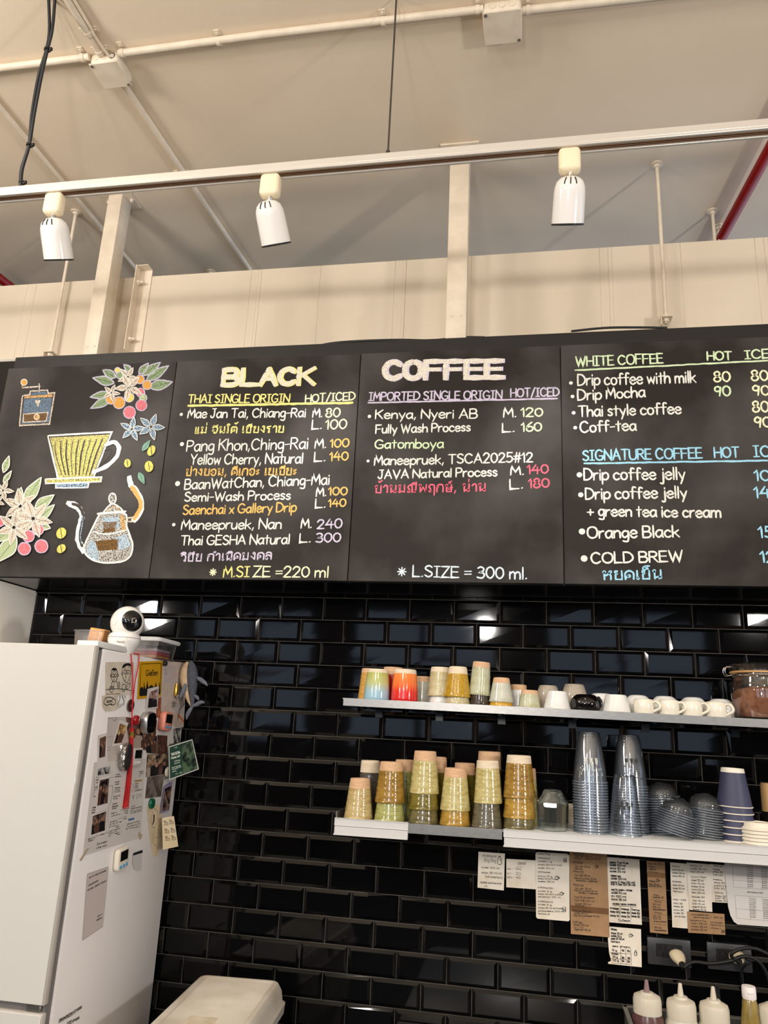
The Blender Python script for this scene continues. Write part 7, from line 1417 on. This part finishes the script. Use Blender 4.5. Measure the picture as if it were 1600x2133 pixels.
p = bent(352, 1735); t = thing('drawing_paper', 'cream paper with six small doodles of seated figures at the back edge', 'drawing', p)
link('sheet', bsheet([z7(q)[0] for q in ((376, 1490), (542, 1464), (602, 1886), (388, 1932))], .0026), cream1, t, sm=0)
m = MB()
for u, v in ((420, 1540), (495, 1525), (432, 1650), (515, 1640), (440, 1755), (525, 1745)):
    for q in ([(u-22, v), (u-8, v-12), (u+2, v), (u-8, v+14), (u-22, v)], [(u-4, v+18), (u-16, v+44), (u+6, v+50)], [(u+10, v-10), (u+12, v+50)], [(u+10, v+16), (u+34, v+14), (u+36, v+44)], [(u+2, v+50), (u+44, v+44)]):
        m.ribbon([Vector((p_[0], -p_[1])) for p_ in z7(*q)], .8, FBN, .0036)
link('drawing', m, marker, t, sm=0, flip=False)
t = sheet('round_label', z8((1048, 120), (1150, 88), (1140, 280), (1100, 290), (1060, 270), (1040, 200)), pm('label_white', rgb(206, 204, 202), .4), 'blank white label with a black header right of the lowest timer', 'label', .0012); sfill(t, [z8((1048, 118), (1055, 90), (1152, 55), (1155, 85))], pm('label_navy', rgb(26, 28, 38), .5), .0018, 'dark_header')
t = sheet('note_paper', z8((540, 320), (776, 240), (712, 905), (487, 1060)), pm('pinkish_paper', rgb(204, 192, 186), .6), 'tall blank note with two lines of handwriting at its top, below the lowest timer', 'note', .0012)
R8 = lambda s_, u0, v0, u1, v1, c_=.005: (s_, *z8((u0, v0))[0], *z8((u1, v1))[0], c_)
stext(t, [R8('นม ชา กาแฟ นำ ขอ ตม', 560, 372, 748, 290), R8('ขอบคณคะ', 548, 460, 660, 402), R8('อยาลม ปดไฟ ทกครง', 542, 512, 748, 405), R8('จาก ร', 652, 805, 696, 776), R8('พนกงาน', 642, 845, 700, 815)], inkp, .0012, .0018)
sline(t, [z8((540, 322), (776, 242)), z8((540, 322), (487, 1058)), z8((776, 242), (712, 905)), z8((487, 1058), (712, 905))], inkb, .0009, .0017, 'edge', False)
t = sheet('writing_label', z8((225, 1950), (372, 1858), (480, 1782), (480, 1815), (378, 1895), (222, 1985)), pm('label_clear', rgb(206, 200, 194), .5), 'strip of marker writing low on the fridge side', 'label', .0004)
stext(t, [R8('0810495239', 225, 1972, 375, 1888, .007), R8('ชางตด', 388, 1870, 478, 1815, .009), R8('020 ชางเยน', 315, 2010, 452, 1930, .008)], marker, .0016, .0010)

# ------------------------------------------------------------------ on top of the fridge
zt = ZF-.006
p = at(262, 1357, x=XS-.036); pc = at(258, 1352, z=ZF+.010); cx, cy = XS-.036, yb0+.155
kx = at(258, 1352, y=cy); cx = min(kx.x, XS-.03)
k = (Vector((cx, cy, ZF))-CAM).dot(FWD)/1600
t = thing('security_camera', 'white ball shaped security camera standing on top of the fridge', 'camera', (cx, cy, zt), (0, 0, 0))
rb = 33.5*k; zb = lambda py: at(262, py, y=cy).z-zt
m = MB(); m.lathe([(0, 0), (rb*.62, 0), (rb*.66, .003), (rb*.86, zb(1346)), (rb*.98, zb(1338)), (rb*1.0, zb(1330)), (rb*.92, zb(1322)), (rb*.8, zb(1319.5)), (0, zb(1319))], 44); link('base', m, gloss_white, t, local=True)
m = MB(); m.lathe([(rb*1.0, zb(1330.5)), (rb*1.008, zb(1330)), (rb*1.0, zb(1329.5))], 44); link('seam', m, gasket, t, local=True)
R_ = 34.5*k; zc_ = zb(1297); look = Vector((1.0, -.80, .10)).normalized()
M = Matrix.Translation((.003, 0, zc_)) @ (Vector((0, 0, 1)).rotation_difference(look)).to_matrix().to_4x4()
aa = [q*math.pi/24 for q in range(25)]; cut = .74
m = MB(); m.lathe([(R_*math.sin(a), R_*math.cos(a)) for a in aa if a > cut]+[(0, -R_)], 44, M); m.lathe([(R_*math.sin(cut+.05), R_*math.cos(cut+.05)), (R_*math.sin(cut-.02), R_*math.cos(cut)-.0005), (R_*.62, R_*.66), (R_*.60, R_*.62)], 44, M); head_ = link('head', m, gloss_white, t, local=True, sm=60)
m = MB(); m.lathe([(R_*.64, R_*.66), (R_*.60, R_*.755), (R_*.45, R_*.86), (R_*.22, R_*.94), (0, R_*.965)], 40, M); link('lens_cover', m, pm('lens_black', rgb(16, 17, 19), .08, coat=.5), t, local=True)
m = MB(); m.lathe([(R_*.10, R_*.955), (R_*.13, R_*.975), (R_*.16, R_*.96)], 24, M @ Matrix.Translation((0, .0, .0005))); link('lens_ring', m, chrome_m, head_, local=True)
side = Vector((-.42, -.88, .05)).normalized(); M2 = Matrix.Translation((.003, 0, zc_)) @ (Vector((0, 0, 1)).rotation_difference(side)).to_matrix().to_4x4()
m = MB(); m.lathe([(R_*.30, R_*.953), (R_*.315, R_*.957), (R_*.33, R_*.950)], 36, M2); link('power_ring', m, pm('pale_ring', rgb(206, 202, 198), .4), head_, local=True)
m = MB(); zl0 = zb(1342)
FCm = lambda u, v, h: ((rb*.955+h)*math.sin(u/rb), -(rb*.955+h)*math.cos(u/rb), v)
write(m, 'ezviz', (.0085, zl0), (.026, zl0+.0006), .0055, .0011, FCm, .0012, upright=.3)
for a, b in ((0, 0), (1, 0), (0, 1), (1, 1)): m.flat([(.0025+a*.0026+q*.0018, zl0+.0006+b*.0026+r_*.0018) for q, r_ in ((0, 0), (1, 0), (1, 1), (0, 1))], FCm, .0012)
link('logo', m, pm('logo_grey', rgb(120, 116, 114), .5), t, local=True, sm=0, flip=False)
# open tub with an orange sponge, and lidded tub
tubm = clear('frosted_plastic', (.86, .86, .86, 1), .18, .35); 
def tub(name, x, y, w, d, h, label, cat, lid=False):
    t = thing(name, label, cat, (x, y, zt))
    m = MB(); loft(m, [(w*.88, d*.88, .0005, .012), (w, d, h, .014)], True, False); loft(m, [(w*.99, d*.99, h-.003, .014), (w+.003, d+.003, h-.001, .015), (w+.003, d+.003, h+.001, .015), (w*.97, d*.97, h, .014)], False, False); link('tub', m, tubm, t, local=True)
    return t
yt_ = -.20
a = at(168, 1340, y=yt_); b = at(228, 1340, y=yt_); ht = at(200, 1317, y=yt_).z-zt
t1 = tub('plastic_tub', (a.x+b.x)/2, yt_, (b.x-a.x)/2, .055, max(.03, ht), 'open frosted plastic tub with an orange sponge in it on the fridge', 'tub')
t = thing('sponge', 'orange sponge sticking up out of the open tub on the fridge', 'sponge', ((a.x+b.x)/2+.004, yt_, zt+.002), (0, .12, 0))
m = MB(); hs = at(200, 1311, y=yt_).z-zt; n_ = 10
vs = []
m.box(-.03, .026, -.02, .02, .006, hs, .004, 2); link('sponge_block', m, pm('orange_sponge', rgb(236, 176, 106), .9, col2=rgb(216, 146, 76), scale=120, bump=.8, bscale=200), t, local=True)
yl = -.235
a = at(282, 1350, y=yl); b = at(350, 1350, y=yl); hl = at(330, 1336, y=yl).z-zt; xm = (a.x+b.x)/2; w2 = (b.x-a.x)/2
t = tub('storage_box', xm, yl, w2, .075, hl-.004, 'lidded clear storage box of pink and orange sachets behind the security camera', 'box')
m = MB(); loft(m, [(w2+.006, .081, hl-.006, .015), (w2+.008, .083, hl-.002, .016), (w2+.008, .083, hl+.004, .016), (w2, .075, hl+.007, .014)]); link('lid', m, pm('frosted_lid', rgb(226, 228, 228), .4), t, local=True)
for i, (z_, col, nm_) in enumerate(((.004, rgb(240, 168, 110), 'orange'), (.014, rgb(228, 110, 118), 'pink'), (.024, rgb(214, 190, 200), 'pale lilac'))):
    m = MB(); m.box(xm-w2*.78, xm+w2*.74, yl-.055, yl+.05, zt+z_, zt+z_+min(.009, hl*.25), .002, 1)
    one('sachet', m, pm('sachet_%d' % i, col, .5), '%s sachet lying inside the lidded storage box' % nm_, 'sachet', (xm, yl, zt+z_), 'sachets in the storage box')
